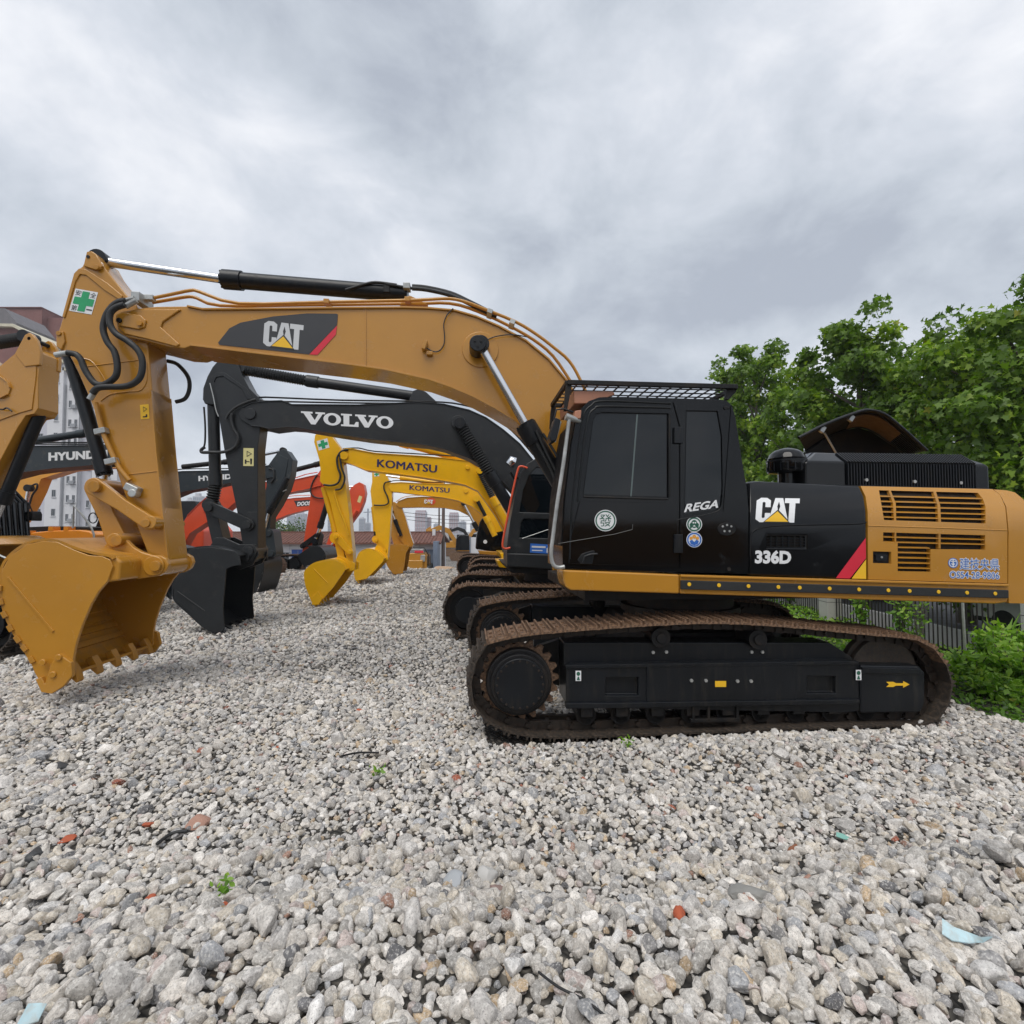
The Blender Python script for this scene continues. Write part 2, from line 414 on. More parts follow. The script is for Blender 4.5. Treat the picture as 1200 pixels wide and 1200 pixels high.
def track(fr, parent, loop, w0, width=.6, n=49, frame_m=BLKS, shoes=True, label=None):
    """loop: clockwise (u,z) outline (top run goes +u)"""
    pts, per = resample(loop, n * 4); c = pts.mean(0)
    pitch = per / n; me = shoe_mesh(pitch, width); chain = MB(); joined = MB(); objs = []
    for i in range(n):
        p = pts[i * 4]; q = pts[(i * 4 + 4) % (n * 4)]; mid = (p + q) / 2; d = q - p; d /= np.linalg.norm(d)
        th = atan2(-d[1], d[0])
        jit = random.uniform(-.012, .012)
        if shoes:
            topside = d[0] > .55  # top-run shoes get the rusty steel, all others the darker one
            o = bpy.data.objects.new('track_shoe', me if topside else shoe_mesh(pitch, width, TRKD)); COL.objects.link(o); o.parent = parent
            o.location = (mid[0], w0 + width / 2, mid[1]); o.rotation_euler = (0, th + jit, 0)
        else:
            M_ = Matrix.Translation((mid[0], w0 + width / 2, mid[1])) @ Matrix.Rotation(th, 4, 'Y')
            joined.add([M_ @ v.co for v in me.vertices], [tuple(f.vertices) for f in me.polygons])
        M_ = Matrix.Translation((mid[0], w0 + width / 2, mid[1])) @ Matrix.Rotation(th, 4, 'Y')
        for s_ in (-1, 1):
            rot = M_.to_3x3()
            chain.box(M_ @ Vector((0, s_ * .09, -.09)), (pitch * 1.05, .045, .085), rot)
            chain.box(M_ @ Vector((pitch * .25, s_ * .115, -.085)), (pitch * .4, .03, .10), rot)
        chain.cyl(M_ @ Vector((pitch * .5, -.15, -.09)), M_ @ Vector((pitch * .5, .15, -.09)), .026, 8)
    chain.build('track_chain', STEEL, parent)
    if not shoes: joined.build('track_belt', RUST, parent, smooth=0)
    return pitch
def simple_loop(u0, u1, h, r=None, z0=0.0, sag=.05):
    r = r or h * .46; pts = []
    for k in range(9):                     # left wheel, bottom to top (clockwise)
        a = -pi / 2 - pi * k / 8; pts.append((u0 + r + r * cos(a), z0 + r + r * sin(a) + (h - 2 * r) * (k / 8)))
    for k in range(1, 8): pts.append((u0 + r + (u1 - u0 - 2 * r) * k / 8, z0 + h - sag * sin(pi * k / 8)))
    for k in range(9):
        a = pi / 2 - pi * k / 8; pts.append((u1 - r + r * cos(a), z0 + r + r * sin(a) + (h - 2 * r) * (1 - k / 8)))
    return spline(pts, 3, True)
# ================================================================== GROUND
def sstep(a, b, x):
    t = np.clip((x - a) / (b - a), 0, 1); return t * t * (3 - 2 * t)
_ph = rng.uniform(0, 6.28, 24); _dr = rng.uniform(0, 6.28, 24)
def undul(x, y, f, n0, n):
    s = 0
    for i in range(n0, n0 + n):
        k = f * (1 + .35 * (i - n0)); s = s + np.sin(k * (x * np.cos(_dr[i]) + y * np.sin(_dr[i])) + _ph[i]) / n
    return s
def gz(x, y):
    x = np.asarray(x, float); y = np.asarray(y, float)
    z = undul(x, y, 1.1, 0, 5) * .06 + undul(x, y, 4.0, 6, 6) * .03
    near = 1 - sstep(0, 1.2, np.abs(y - 5.9 - .09 * x) - 1.6) ;  inx = sstep(-1.6, -.4, x) * (1 - sstep(5.0, 5.6, x))
    z = z * (1 - .8 * near * inx) - .015
    yr = 3.15 + .12 * x + .25 * undul(x, y * 0, 1.3, 12, 4)          # foot of the gravel pile in the foreground
    z = z + .36 * (1 - sstep(-.75, 0, y - yr)) * (1 - .45 * sstep(0.2, -2.5, x))
    z = z + .22 * np.exp(-(((x + 4.9) / 1.7) ** 2 + ((y - 6.4) / 1.6) ** 2))
    z = z + .08 * np.exp(-(((y - 4.75 - .09 * x) / .35) ** 2)) * sstep(.6, 2.0, x)
    z = z - .10 * sstep(2.0, 0.0, np.abs(y - 14)) * 0
    z = z - 1.42 * sstep(28.5, 35, y) * (1 - sstep(6.0, 9.0, x))
    wq = -x * np.sin(R(5)) + y * np.cos(R(5)) - 5.25; uq = x * np.cos(R(5)) + y * np.sin(R(5))
    inb = ((wq > -.06) & (wq < .66) & (uq > .3) & (uq < 4.7)) | ((wq > 2.54) & (wq < 3.26) & (uq > .3) & (uq < 4.7))
    z = np.where(inb, np.minimum(z, -.02) - .035, z)
    e = 5.65 + .25 * np.sin(y * 1.7) 
    z = z - .12 * sstep(0, .8, x - e) - .70 * sstep(1.0, 3.0, x - e)                               # the pile ends at the weeds
    z = z - .15 * sstep(10.4, 11.2, x)
    return z
def grid_sheet(name, xs, ys, m, kind='structure', dz=0.0, zf=gz):
    X, Y = np.meshgrid(xs, ys); Z = zf(X, Y) + dz
    v = np.stack([X.ravel(), Y.ravel(), Z.ravel()], 1); nx, ny = len(xs), len(ys)
    i = np.arange((nx - 1) * (ny - 1)); a = (i // (nx - 1)) * nx + i % (nx - 1)
    f = np.stack([a, a + 1, a + 1 + nx, a + nx], 1)
    me = bpy.data.meshes.new(name); me.from_pydata(v.tolist(), [], f.tolist()); me.materials.append(m); me.shade_smooth()
    o = bpy.data.objects.new(name, me); COL.objects.link(o); o['kind'] = kind; return o
gm = bpy.data.materials.new('gravel_ground'); gm.use_nodes = True; t = gm.node_tree; b = t.nodes['Principled BSDF']
co = N(t, 'ShaderNodeTexCoord').outputs['Object']
vo = N(t, 'ShaderNodeTexVoronoi'); vo.inputs['Scale'].default_value = 17; t.links.new(co, vo.inputs['Vector'])
vd = N(t, 'ShaderNodeTexVoronoi', feature='DISTANCE_TO_EDGE'); vd.inputs['Scale'].default_value = 17; t.links.new(co, vd.inputs['Vector'])
sp = N(t, 'ShaderNodeSeparateColor'); t.links.new(vo.outputs['Color'], sp.inputs[0])
cell = ramp(t, sp.outputs[0], [(0.0, (.22, .21, .21)), (0.25, (.42, .40, .375)), (0.55, (.56, .53, .49)), (0.85, (.68, .65, .60)), (0.97, (.48, .34, .25))])
edge = ramp(t, vd.outputs['Distance'], [(0.0, .10), (0.30, 1.0)])
c = mixc(t, 1.0, cell, edge, 'MULTIPLY')
pat = noise(t, co, .6, 5); c = mixc(t, .6, c, ramp(t, pat, [(.3, .75), (.7, 1.1)]), 'MULTIPLY')
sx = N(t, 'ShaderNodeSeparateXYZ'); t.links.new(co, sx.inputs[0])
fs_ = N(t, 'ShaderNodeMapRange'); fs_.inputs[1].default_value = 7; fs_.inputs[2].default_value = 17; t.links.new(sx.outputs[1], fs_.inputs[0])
c = mixc(t, fs_.outputs[0], mixc(t, 1.0, c, (.26, .25, .23), 'MULTIPLY'), c)      # ground darkened near the camera, painting the shade in gaps between stones
t.links.new(c, b.inputs['Base Color']); b.inputs['Roughness'].default_value = .9
bn = N(t, 'ShaderNodeBump'); bn.inputs['Strength'].default_value = .9; bn.inputs['Distance'].default_value = .04
t.links.new(ramp(t, vd.outputs['Distance'], [(0, 0), (.4, 1)]), bn.inputs['Height']); t.links.new(bn.outputs[0], b.inputs['Normal'])
soil = mat('dark_soil', (.10, .085, .065), .95, var=.3, bump=.6, bscale=30)
def spaced(a, b, f0, g):
    out = [a]; 
    while out[-1] < b: out.append(out[-1] + f0 + g * abs(out[-1]))
    return np.array(out)
ysn = np.concatenate([np.arange(-4, 9, .12), 9 + np.cumsum(np.full(60, .35)), np.array([31, 32, 33, 34, 35, 36, 40, 50, 70, 100, 150, 250, 450, 800, 1500])])
xsn = np.concatenate([[-1500, -800, -400, -200, -100, -60, -40, -30, -24, -20, -17, -14, -12, -10], np.arange(-9, 12.1, .14), [13, 15, 18, 24, 35, 60, 120, 300, 800, 1500]])
grid_sheet('gravel_ground', xsn, ysn, gm)
grid_sheet('far_ground', np.array([-1500, -300, -60, -20, 0, 20, 60, 300, 1500.]), np.array([-1500, -300, -60, -20, -4.0]), gm, zf=lambda x, y: np.where(y > -4.1, gz(x, np.full_like(x, -4.0)), -.2))
# ------------------------------------------------------------------ gravel: instanced stones
def stone_mesh(seed, sub):
    rs = np.random.default_rng(seed)
    bm = bmesh.new(); bmesh.ops.create_icosphere(bm, subdivisions=sub, radius=1.0)
    V = np.array([v.co[:] for v in bm.verts])
    nrm = rs.normal(size=(15, 3)); nrm /= np.linalg.norm(nrm, axis=1)[:, None]; d = rs.uniform(.58, .98, 15)
    dots = np.maximum(V @ nrm.T, 1e-3); rr = d / dots
    k = 34.0; r_ = -np.log(np.exp(-k * np.minimum(rr, 3)).sum(1) + np.exp(-k * 1.15)) / k
    V = V * r_[:, None] * np.array([1.0, rs.uniform(.68, .95), rs.uniform(.55, .8)])
    off = Vector(rs.uniform(0, 50, 3))
    for v, p in zip(bm.verts, V):
        q = Vector(p); n = mnoise.noise(q * 2.6 + off) * .07 + (mnoise.noise(q * 7 + off) * .025 if sub > 2 else 0)
        v.co = q * (1 + n)
    me = bpy.data.meshes.new('stone'); bm.to_mesh(me); bm.free(); me.materials.append(STONE)
    if sub > 1: me.shade_smooth(); me.set_sharp_from_angle(angle=R(34))
    return me
STONE = bpy.data.materials.new('stone'); STONE.use_nodes = True; t = STONE.node_tree; b = t.nodes['Principled BSDF']
at = N(t, 'ShaderNodeAttribute', attribute_type='INSTANCER', attribute_name='tone')
co = N(t, 'ShaderNodeTexCoord').outputs['Object']; co2 = vmath(t, 'ADD', co, vmath(t, 'MULTIPLY', at.outputs['Color'], (40, 40, 40)))
n1 = noise(t, co2, 2.2, 5, .65); n2 = noise(t, co2, 7, 6, .8)
c = mixc(t, 1.0, at.outputs['Color'], ramp(t, n1, [(.3, .62), (.68, 1.28)]), 'MULTIPLY')
c = mixc(t, fmath(t, 'MULTIPLY', ramp(t, n2, [(.53, 0), (.62, 1)]), .7), c, (.10, .095, .09))
c = mixc(t, fmath(t, 'MULTIPLY', ramp(t, noise(t, co2, 4.5, 4), [(.52, 0), (.66, 1)]), .6), c, (.74, .72, .68))
t.links.new(c, b.inputs['Base Color']); b.inputs['Roughness'].default_value = .82
bn = N(t, 'ShaderNodeBump'); bn.inputs['Strength'].default_value = .8; bn.inputs['Distance'].default_value = .003
t.links.new(n2, bn.inputs['Height']); t.links.new(bn.outputs[0], b.inputs['Normal'])
scol = bpy.data.collections.new('stones')
for i in range(26):
    me = stone_mesh(i, 3 if i < 12 else (2 if i < 20 else 1)); o = bpy.data.objects.new('stone', me); scol.objects.link(o)
def scatter(y0, y1, cell, size, lod, left=1.1, zoff=.25, layers=1, spread=.45):
    P = []
    for L in range(layers):
        xs = np.arange(-y1 * left - 2.6, 6.2, cell); ys = np.arange(y0, y1, cell)
        X, Y = np.meshgrid(xs, ys); X = X + rng.uniform(-.5, .5, X.shape) * cell; Y = Y + rng.uniform(-.5, .5, Y.shape) * cell
        X = X.ravel(); Y = Y.ravel()
        lim = np.minimum(Y * 1.04 + 2.6, 5.75 + .25 * np.sin(Y * 1.7) + rng.uniform(-.15, .25, X.shape) ** 1)
        k = (np.abs(X) < Y * 1.06 + 2.4) & (X < lim); X = X[k]; Y = Y[k]
        S = size * np.exp(rng.normal(0, spread, len(X))) * .5; S = np.minimum(S, size * 1.25)
        zo = rng.uniform(-.35, zoff, len(X)) * S * 1.5 + (S * .4 if L else 0)
        wq = -X * np.sin(R(5)) + Y * np.cos(R(5)) - 5.25; uq = X * np.cos(R(5)) + Y * np.sin(R(5))
        ok = ~((((wq > -.03) & (wq < .63)) | ((wq > 2.57) & (wq < 3.23))) & (uq > .2) & (uq < 4.8)); X, Y, S, zo = X[ok], Y[ok], S[ok], zo[ok]
        P.append(np.stack([X, Y, gz(X, Y) + zo, S, np.full(len(X), lod)], 1))
    return np.concatenate(P)
pts = np.concatenate([scatter(0.3, 3.5, .043, .056, 0, layers=1, spread=.30), scatter(0.3, 3.5, .070, .062, 0, layers=1, spread=.28, zoff=.7), scatter(0.3, 3.5, .30, .072, 0, layers=1, spread=.2, zoff=.6), scatter(3.4, 7.5, .042, .055, 1, layers=1, spread=.3), scatter(3.4, 7.5, .075, .062, 1, spread=.3), scatter(3.4, 7.5, .2, .080, 1),
                      scatter(7.5, 15, .052, .066, 2), scatter(15, 31, .115, .105, 2)])
pile = (pts[:, 1] < 3.4) & (rng.random(len(pts)) < .5); pts[pile, 3] *= 1.12
# keep stones out of the belts of the nearest machine
print('stones', len(pts))
n = len(pts); me = bpy.data.meshes.new('gravel'); me.vertices.add(n); me.vertices.foreach_set('co', pts[:, :3].astype(np.float32).ravel())
rot = rng.uniform(0, 6.283, (n, 3)); rot[:, :2] = rng.normal(0, .55, (n, 2))
a = me.attributes.new('rot', 'FLOAT_VECTOR', 'POINT'); a.data.foreach_set('vector', rot.astype(np.float32).ravel())
scl = pts[:, 3:4] * rng.uniform(.85, 1.2, (n, 3)); a = me.attributes.new('scl', 'FLOAT_VECTOR', 'POINT'); a.data.foreach_set('vector', scl.astype(np.float32).ravel())
lod = pts[:, 4].astype(int); idx = np.where(lod == 0, rng.integers(0, 12, n), np.where(lod == 1, rng.integers(12, 20, n), rng.integers(20, 26, n)))
a = me.attributes.new('idx', 'INT', 'POINT'); a.data.foreach_set('value', idx.astype(np.int32))
pal = np.array([(.70, .66, .61), (.80, .77, .73), (.56, .54, .51), (.68, .62, .53), (.36, .355, .36), (.62, .60, .58), (.17, .17, .18), (.58, .44, .29), (.40, .23, .17), (.62, .53, .50), (.80, .79, .78), (.42, .43, .45), (.36, .10, .05)])
pw = np.array([.24, .19, .15, .13, .06, .12, .018, .016, .005, .03, .03, .04, .0015]); pw /= pw.sum()
tone = pal[rng.choice(len(pal), n, p=pw)] * rng.uniform(.66, 1.04, (n, 1)) * np.array([.99, .975, .955]); tone = np.concatenate([np.clip(tone, 0, .85), np.ones((n, 1))], 1)
damp = .90 + .10 * np.clip(undul(pts[:, 0], pts[:, 1], 1.6, 3, 6) * 1.6 + .8, 0, 1); tone[:, :3] *= damp[:, None]
a = me.attributes.new('tone', 'FLOAT_COLOR', 'POINT'); a.data.foreach_set('color', tone.astype(np.float32).ravel())
go = bpy.data.objects.new('gravel', me); COL.objects.link(go); tag(go, 'pale grey and beige crushed stone gravel covering the yard', 'gravel', kind='stuff')
ng = bpy.data.node_groups.new('gravel_scatter', 'GeometryNodeTree')
ng.interface.new_socket('Geometry', in_out='INPUT', socket_type='NodeSocketGeometry'); ng.interface.new_socket('Geometry', in_out='OUTPUT', socket_type='NodeSocketGeometry')
gi = N(ng, 'NodeGroupInput'); gout = N(ng, 'NodeGroupOutput'); iop = N(ng, 'GeometryNodeInstanceOnPoints'); iop.inputs['Pick Instance'].default_value = True
ci = N(ng, 'GeometryNodeCollectionInfo'); ci.inputs['Collection'].default_value = scol; ci.inputs['Separate Children'].default_value = True; ci.inputs['Reset Children'].default_value = True
def nattr(nm, ty): q = N(ng, 'GeometryNodeInputNamedAttribute', data_type=ty); q.inputs['Name'].default_value = nm; return q.outputs['Attribute']
e2r = N(ng, 'FunctionNodeEulerToRotation'); ng.links.new(nattr('rot', 'FLOAT_VECTOR'), e2r.inputs[0])
ng.links.new(gi.outputs[0], iop.inputs['Points']); ng.links.new(ci.outputs[0], iop.inputs['Instance']); ng.links.new(nattr('idx', 'INT'), iop.inputs['Instance Index'])
ng.links.new(e2r.outputs[0], iop.inputs['Rotation']); ng.links.new(nattr('scl', 'FLOAT_VECTOR'), iop.inputs['Scale']); ng.links.new(iop.outputs[0], gout.inputs[0])
go.modifiers.new('scatter', 'NODES').node_group = ng
# ================================================================== MAIN EXCAVATOR
def main_excavator():
    T = Fr(5.25, 5.0, px0=830)
    r = T.root('excavator', 'large ochre and black excavator nearest the camera with its bucket resting on the gravel', 'excavator', 'excavators parked in two facing rows')
    M = CATY
    # ---------------- undercarriage
    top = [(568, 751), (600, 743), (631, 738.6), (686, 734), (757, 729), (840, 726), (931, 731), (1010, 739), (1073, 745), (1098, 757), (1113, 778), (1120, 800), (1117, 822), (1106, 842), (1088, 854)]
    bot = [(1040, 855), (950, 858), (840, 862), (741, 866), (660, 869), (610, 866), (578, 855), (556, 838), (547, 817), (548, 795), (554, 773)]
    loop = spline(T.poly(top + bot, 0), 4, True)
    track(T, r, loop, 0.0, .6, 50)
    track(T, r, loop, 2.6, .6, 50)
    for w0, nm in ((0.0, 1), (2.6, 0)):
        q = lambda pts: T.poly(pts, 0.0)
        sgn = .02
        # side frame
        side = q([(665, 784), (672, 781), (1000, 776), (1013, 778), (1013, 836), (1000, 838), (672, 832), (665, 828)])
        cut = MB()
        for rc in ([(712, 796), (751, 796), (751, 818), (712, 818)], [(951, 795), (985, 795), (985, 815), (951, 815)]):
            cut.prism(q(rc), w0 + .0, w0 + .13)
        MB().prism(side, w0 + .07, w0 + .50).build('track_frame', BLKS, r, bevel=.012, cut=cut)
        slope = q([(664, 757), (985, 757), (1012, 775), (1013, 779), (664, 786)])
        MB().prism(slope, w0 + .16, w0 + .46).build('frame_upper_cover', BLKS, r, bevel=.01)
        for rc in ([(760, 783), (937, 781), (937, 829), (760, 830)],):
            MB().prism(q(rc), w0 + .055, w0 + .08).build('frame_side_panel', BLKS, r, bevel=.006)
        lip = q([(664, 826), (1010, 821), (1010, 826), (664, 832)])
        MB().prism(lip, w0 + .03, w0 + .12).build('frame_bottom_lip', BLKS, r, bevel=.005)
        MB().prism(q([(664, 781), (1010, 776), (1010, 780), (664, 785)]), w0 + .05, w0 + .12).build('frame_top_lip', BLKS, r, bevel=.004)
        # idler guard at the right
        MB().prism(q([(1013, 781), (1082, 782), (1089, 790), (1089, 826), (1084, 837), (1013, 838)]), w0 + .05, w0 + .45).build('idler_guard', BLKS, r, bevel=.02, seg=3)
        MB().prism(q([(1013, 783), (1082, 785), (1084, 791), (1013, 790)]), w0 + .03, w0 + .10).build('guard_lip', BLKS, r, bevel=.006)
        # idler wheel
        u, z = T.p(1054, 795, 0)
        idl = MB().disc(u, z, w0 + .20, w0 + .40, .40, 40).disc(u, z, w0 + .26, w0 + .34, .45, 40).build('idler_wheel', TRKD, r, bevel=.01)
        MB().disc(u, z, w0 + .17, w0 + .43, .12, 24).build('idler_hub', BLKM, idl, bevel=.01)
        # sprocket and final drive at the left
        u, z = T.p(609.6, 803, 0); u += .0
        teeth = []
        nT = 21
        for k in range(nT * 4):
            a = 2 * pi * k / (nT * 4); rad = .435 if k % 4 in (0, 1) else .375
            teeth.append((u + rad * cos(a), z + rad * sin(a)))
        MB().prism(teeth, w0 + .20, w0 + .27).build('sprocket', RUST, r, bevel=.004)
        fd = MB().disc(u, z, w0 + .10, w0 + .42, .345, 48).build('final_drive', BLKM, r, bevel=.02, seg=3)
        MB().disc(u, z, w0 + .045, w0 + .12, .30, 48).build('drive_ring', BLKM, fd, bevel=.012)
        MB().disc(u, z, w0 + .02, w0 + .06, .262, 48).build('drive_cover', BLKS, fd, bevel=.01)
        bm_ = MB().disc(0, 0, -.011, .011, .012, 6).mesh('cover_bolt', STEEL, 0)
        for k in range(20):
            a = 2 * pi * k / 20; o = bpy.data.objects.new('cover_bolt', bm_); COL.objects.link(o); o.parent = fd; o.location = (u + .238 * cos(a), w0 + .019, z + .238 * sin(a))
        MB().prism(q([(636, 768), (664, 759), (664, 818), (644, 812), (652, 795)]), w0 + .40, w0 + .50).build('frame_end', BLKM, r, bevel=.01)
        # rollers
        for px, py in ((779, 750), (895, 752)):
            u, z = T.p(px, py, 0)
            cr = MB().disc(u, z, w0 + .12, w0 + .42, .09, 28).disc(u, z, w0 + .10, w0 + .13, .105, 28).build('carrier_roller', BLKM, r, bevel=.008)
            MB().disc(u, z, w0 + .075, w0 + .11, .055, 20).build('roller_cap', BLKM, cr, bevel=.006)
        for k in range(9):
            px = 690 + k * 42; u, z = T.p(px, 843 - k * .6, 0)
            tr = MB().disc(u, z, w0 + .13, w0 + .47, .095, 24).disc(u, z, w0 + .13, w0 + .16, .108, 24).build('track_roller', BLKM, r, bevel=.006)
            MB().box((u, w0 + .11, z + .05), (.13, .07, .12)).build('roller_bracket', BLKM, r, bevel=.008)
        for px0, px1 in ((812, 870),):
            g = MB().prism(q([(px0, 845), (px1, 844), (px1, 848), (px0, 849)]), w0 + .05, w0 + .10)
            for px in (px0 + 2, px0 + 20, px1 - 4): g.prism(q([(px, 828), (px + 3, 828), (px + 3, 847), (px, 847)]), w0 + .05, w0 + .09)
            g.build('track_guide', BLKM, r, bevel=.004)
        if nm:
            bm_ = MB().disc(0, 0, -.009, .009, .018, 6).mesh('frame_bolt', SILV, 0)
            for px, py in ((812.5, 799), (829.6, 799), (867, 799.7), (883, 799.7), (890, 768), (903, 768), (771.5, 768.5), (787.5, 768)):
                u, z = T.p(px, py, 0); ww = .055 if py > 780 else .16
                o = bpy.data.objects.new('frame_bolt', bm_); COL.objects.link(o); o.parent = r; o.location = (u, w0 + ww - .009, z)
            decal(T, 'yellow_sticker', [SQ], ((838, 805), (851, 805), (838, 798)), w0 + .05, YELV, r)
            decal(T, 'arrow_marking', [[(0, .12), (.12, .5), (0, .88), (.3, .88), (.42, .68), (.72, .68), (.72, 1), (1, .5), (.72, 0), (.72, .32), (.42, .32), (.3, .12)]], ((1038.5, 806), (1066, 806), (1038.5, 798)), w0 + .045, YELV, r)
            for px, py in ((674.5, 786), (1003, 785)):
                qd = ((px, py + 12), (px + 6.5, py + 12), (px, py)); s_ = decal(T, 'inspection_sticker', [SQ], qd, w0 + .046, WHT, r)
                decal(T, 'sticker_mark', [ell(.5, .7, .33, .2), [(.2, .08), (.8, .08), (.6, .42), (.4, .42)]], qd, w0 + .043, DGRN, s_)
    # carbody and swing ring
    cb = MB()
    u0, z0 = T.p(740, 745, .6); u1, _ = T.p(930, 745, .6)
    cb.prism([(u0, .55), (u1, .55), (u1 - .3, .95), (u0 + .3, .95)], .55, 2.65)
    cb.box(((u0 + u1) / 2, 1.6, .75), (1.5, 1.3, .45))
    cb.build('car_body', BLKM, r, bevel=.02)
    um = (u0 + u1) / 2
    MB().lathe((um, 1.6, 0), [(.72, .94), (.72, 1.06), (.78, 1.06), (.78, 1.14), (.70, 1.14), (.70, 1.30)], 48).build('swing_ring', STEEL, r, smooth=40)
    # ---------------- upper frame
    W0, W1 = .12, 3.05
    q = lambda pts, w=W0: T.poly(pts, w)
    # platform under everything
    u0, z0 = T.p(690, 697, W0); u1, z1 = T.p(1170, 700, W0)
    MB().box(((u0 + u1) / 2, 1.6, (z0 + z1) / 2 + .02), (u1 - u0, 2.6, .14)).build('upper_platform', BLKM, r, bevel=.01)
    cabsill = q([(659, 667.5), (795, 673), (795, 695.5), (668, 691.5), (662.5, 688), (659.5, 680)])
    MB().prism(cabsill, W0 - .03, W0 + .35).build('cab_sill', M, r, bevel=.02, seg=3)
    sk = MB().prism(q([(796, 673), (1181, 684.5), (1181, 698), (1178, 706), (1165, 707.5), (796, 695.6)]), W0 - .02, W0 + .12).build('side_skirt', M, r, bevel=.018, seg=3)
    MB().prism(q([(796, 673), (1178, 684), (1178, 687), (796, 676)]), W0 - .045, W0 - .015).build('skirt_lip', M, sk, bevel=.008)
    MB().prism(q([(796, 679.5), (1177, 691), (1177, 700.5), (796, 690)]), W0 - .05, W0 - .018).build('rubber_strip', RUBB, sk, bevel=.007)
    for px in (807.6, 842.4, 877, 912, 937, 972, 1006.5, 1040.8, 1065.7, 1099.7, 1133, 1166):
        py = 684.4 + (px - 796) * .0302; u, z = T.p(px, py, W0 - .05)
        MB().disc(u, z, W0 - .058, W0 - .049, .021, 14).build('strip_rivet', YELV, sk, bevel=.003)
    # mirror skirt on the far side
    MB().prism(q([(700, 673), (1181, 684.5), (1181, 706), (700, 695.6)]), W1 - .12, W1 + .02).build('far_skirt', M, r, bevel=.018)
    # ---------------- cab
    cabo = [(659.5, 666.5), (659, 640), (662, 588), (670, 520), (675, 492), (681, 479), (690, 470), (703, 465.5), (730, 465), (840, 468), (851, 469), (858, 475), (862, 490), (868, 530), (875, 572), (877.5, 600), (878.4, 672.5)]
    cut = MB()
    win = [(694, 492), (698, 485), (705, 483), (783, 484.5), (783, 583.5), (682.5, 580.5)]
    rwin = [(804, 481), (841, 481.5), (846, 510), (847, 572), (845.5, 594), (840, 598), (802, 603.5)]
    cut.prism(q(win), W0 - .05, W0 + .022); cut.prism(q(rwin), W0 - .05, W0 + .022)
    # rear quarter recess and door shut lines
    for pl in ([(788, 472), (789.6, 472), (797.2, 500), (797.2, 666), (795.4, 666), (795.4, 500)],
               [(877, 600), (878.2, 600), (878.2, 671), (877, 671)],
               [(856.5, 470), (857.3, 471), (847.8, 600), (846.9, 600)]):
        cut.prism(q(pl), W0 - .05, W0 + .016)
    cab = MB().prism(q(cabo), W0, W0 + 1.0).build('cab', BLKG, r, bevel=.03, seg=4, cut=cut)
    gw = MB().prism(q([(695.5, 492.5), (699, 486.5), (705, 484.6), (781.7, 486), (781.7, 582), (684, 579.2)]), W0 + .012, W0 + .02).build('door_window', GLASS, cab)
    MB().prism(q([(746.2, 485.5), (748, 485.5), (740.6, 581.5), (738.8, 581.5)]), W0 + .008, W0 + .014).build('window_seam', mat('window_seam_rubber', (.10, .13, .13), .5), gw)
    MB().prism(q([(805, 482.3), (840.2, 482.7), (845, 510), (846, 571), (844.4, 593), (839.5, 597), (803, 602)]), W0 + .012, W0 + .02).build('rear_side_window', GLASS, cab)
    fr_ = MB()
    for a, b in (((684, 582), (782, 585)), ((784.5, 485), (784.5, 583)),): 
        fr_.cyl(T.P3(*a, W0 - .002), T.P3(*b, W0 - .002), .012, 8)
    fr_.build('window_frame', BLKM, cab)
    # door panel, raised by a few millimetres
    door = q([(677, 586), (786, 588), (794.5, 590), (794.5, 611), (785, 613), (700, 642), (680, 655), (672.5, 660), (664, 662), (665, 630)])
    MB().prism(q([(679, 587), (794, 590), (794.5, 664), (666, 661), (668, 630)]), W0 - .012, W0 + .01).build('door_lower_panel', BLKG, cab, bevel=.008)
    # frame of the door around the window, slightly proud
    fro = q([(677, 588), (684, 520), (690, 487), (696, 480), (706, 477), (786, 478.5), (794.5, 505), (794.5, 590), (784.8, 587), (784.8, 482.5), (704, 481), (697, 483.5), (692.5, 491), (681, 582), (785, 585), (785, 589.5)])
    for pth, rr in (([(673.5, 657.5), (690, 648), (715, 635), (750, 622), (790, 610), (820, 604.5), (838, 600), (845, 594), (847, 580)], .006),
                    ([(677, 588), (684, 520), (690, 488), (697, 479), (708, 476.2), (786, 478)], .010),
                    ([(668, 655), (670, 600), (678, 525), (684, 487), (693, 475), (708, 470), (786, 473)], .009)):
        MB().tube([T.P3(a, b, W0 - .006) for a, b in spline(pth, 4)], rr, 6).build('door_moulding', mat('black_trim', (.008, .009, .010), .35, spec=.3), cab)
    for y0, y1 in ((501, 520), (626, 648)): MB().prism(q([(789, y0), (799, y0), (799, y1), (789, y1)]), W0 - .035, W0 + .01).build('door_hinge', BLKS, cab, bevel=.006)
    hl = MB().prism(q([(676, 656), (681, 649), (693, 645), (697, 645), (694, 661), (680, 661)]), W0 - .015, W0 + .01).build('door_handle_recess', BLKS, cab, bevel=.008)
    MB().tube([T.P3(a, b, W0 - .03) for a, b in ((683, 660), (685, 652), (692, 649.5), (700, 649))], .010, 6).build('door_handle', BLKS, hl)
    MB().tube([T.P3(a, b, W0 - .016) for a, b in ((654, 637), (690, 631), (720, 626), (741, 620.5), (741.5, 614.5))], .0025, 5).build('antenna_wire', mat('dull_wire', (.16, .16, .155), .5), cab)
    # vent and lock details
    u, z = T.p(851.5, 620, W0)
    vt = MB().prism([(u + .105 * cos(2 * pi * k / 24), z + .072 * sin(2 * pi * k / 24)) for k in range(24)], W0 - .008, W0 + .01).build('vent_rosette', BLKM, cab, bevel=.006)
    b = MB()
    for dx, dy in ((-5, -4), (0, -6), (5, -4), (-3, 3), (3, 3)):
        u, z = T.p(851.5 + dx, 620 + dy * .8, W0); b.disc(u, z, W0 - .012, W0 - .005, .012, 8)
    b.build('vent_dots', SILV, vt)
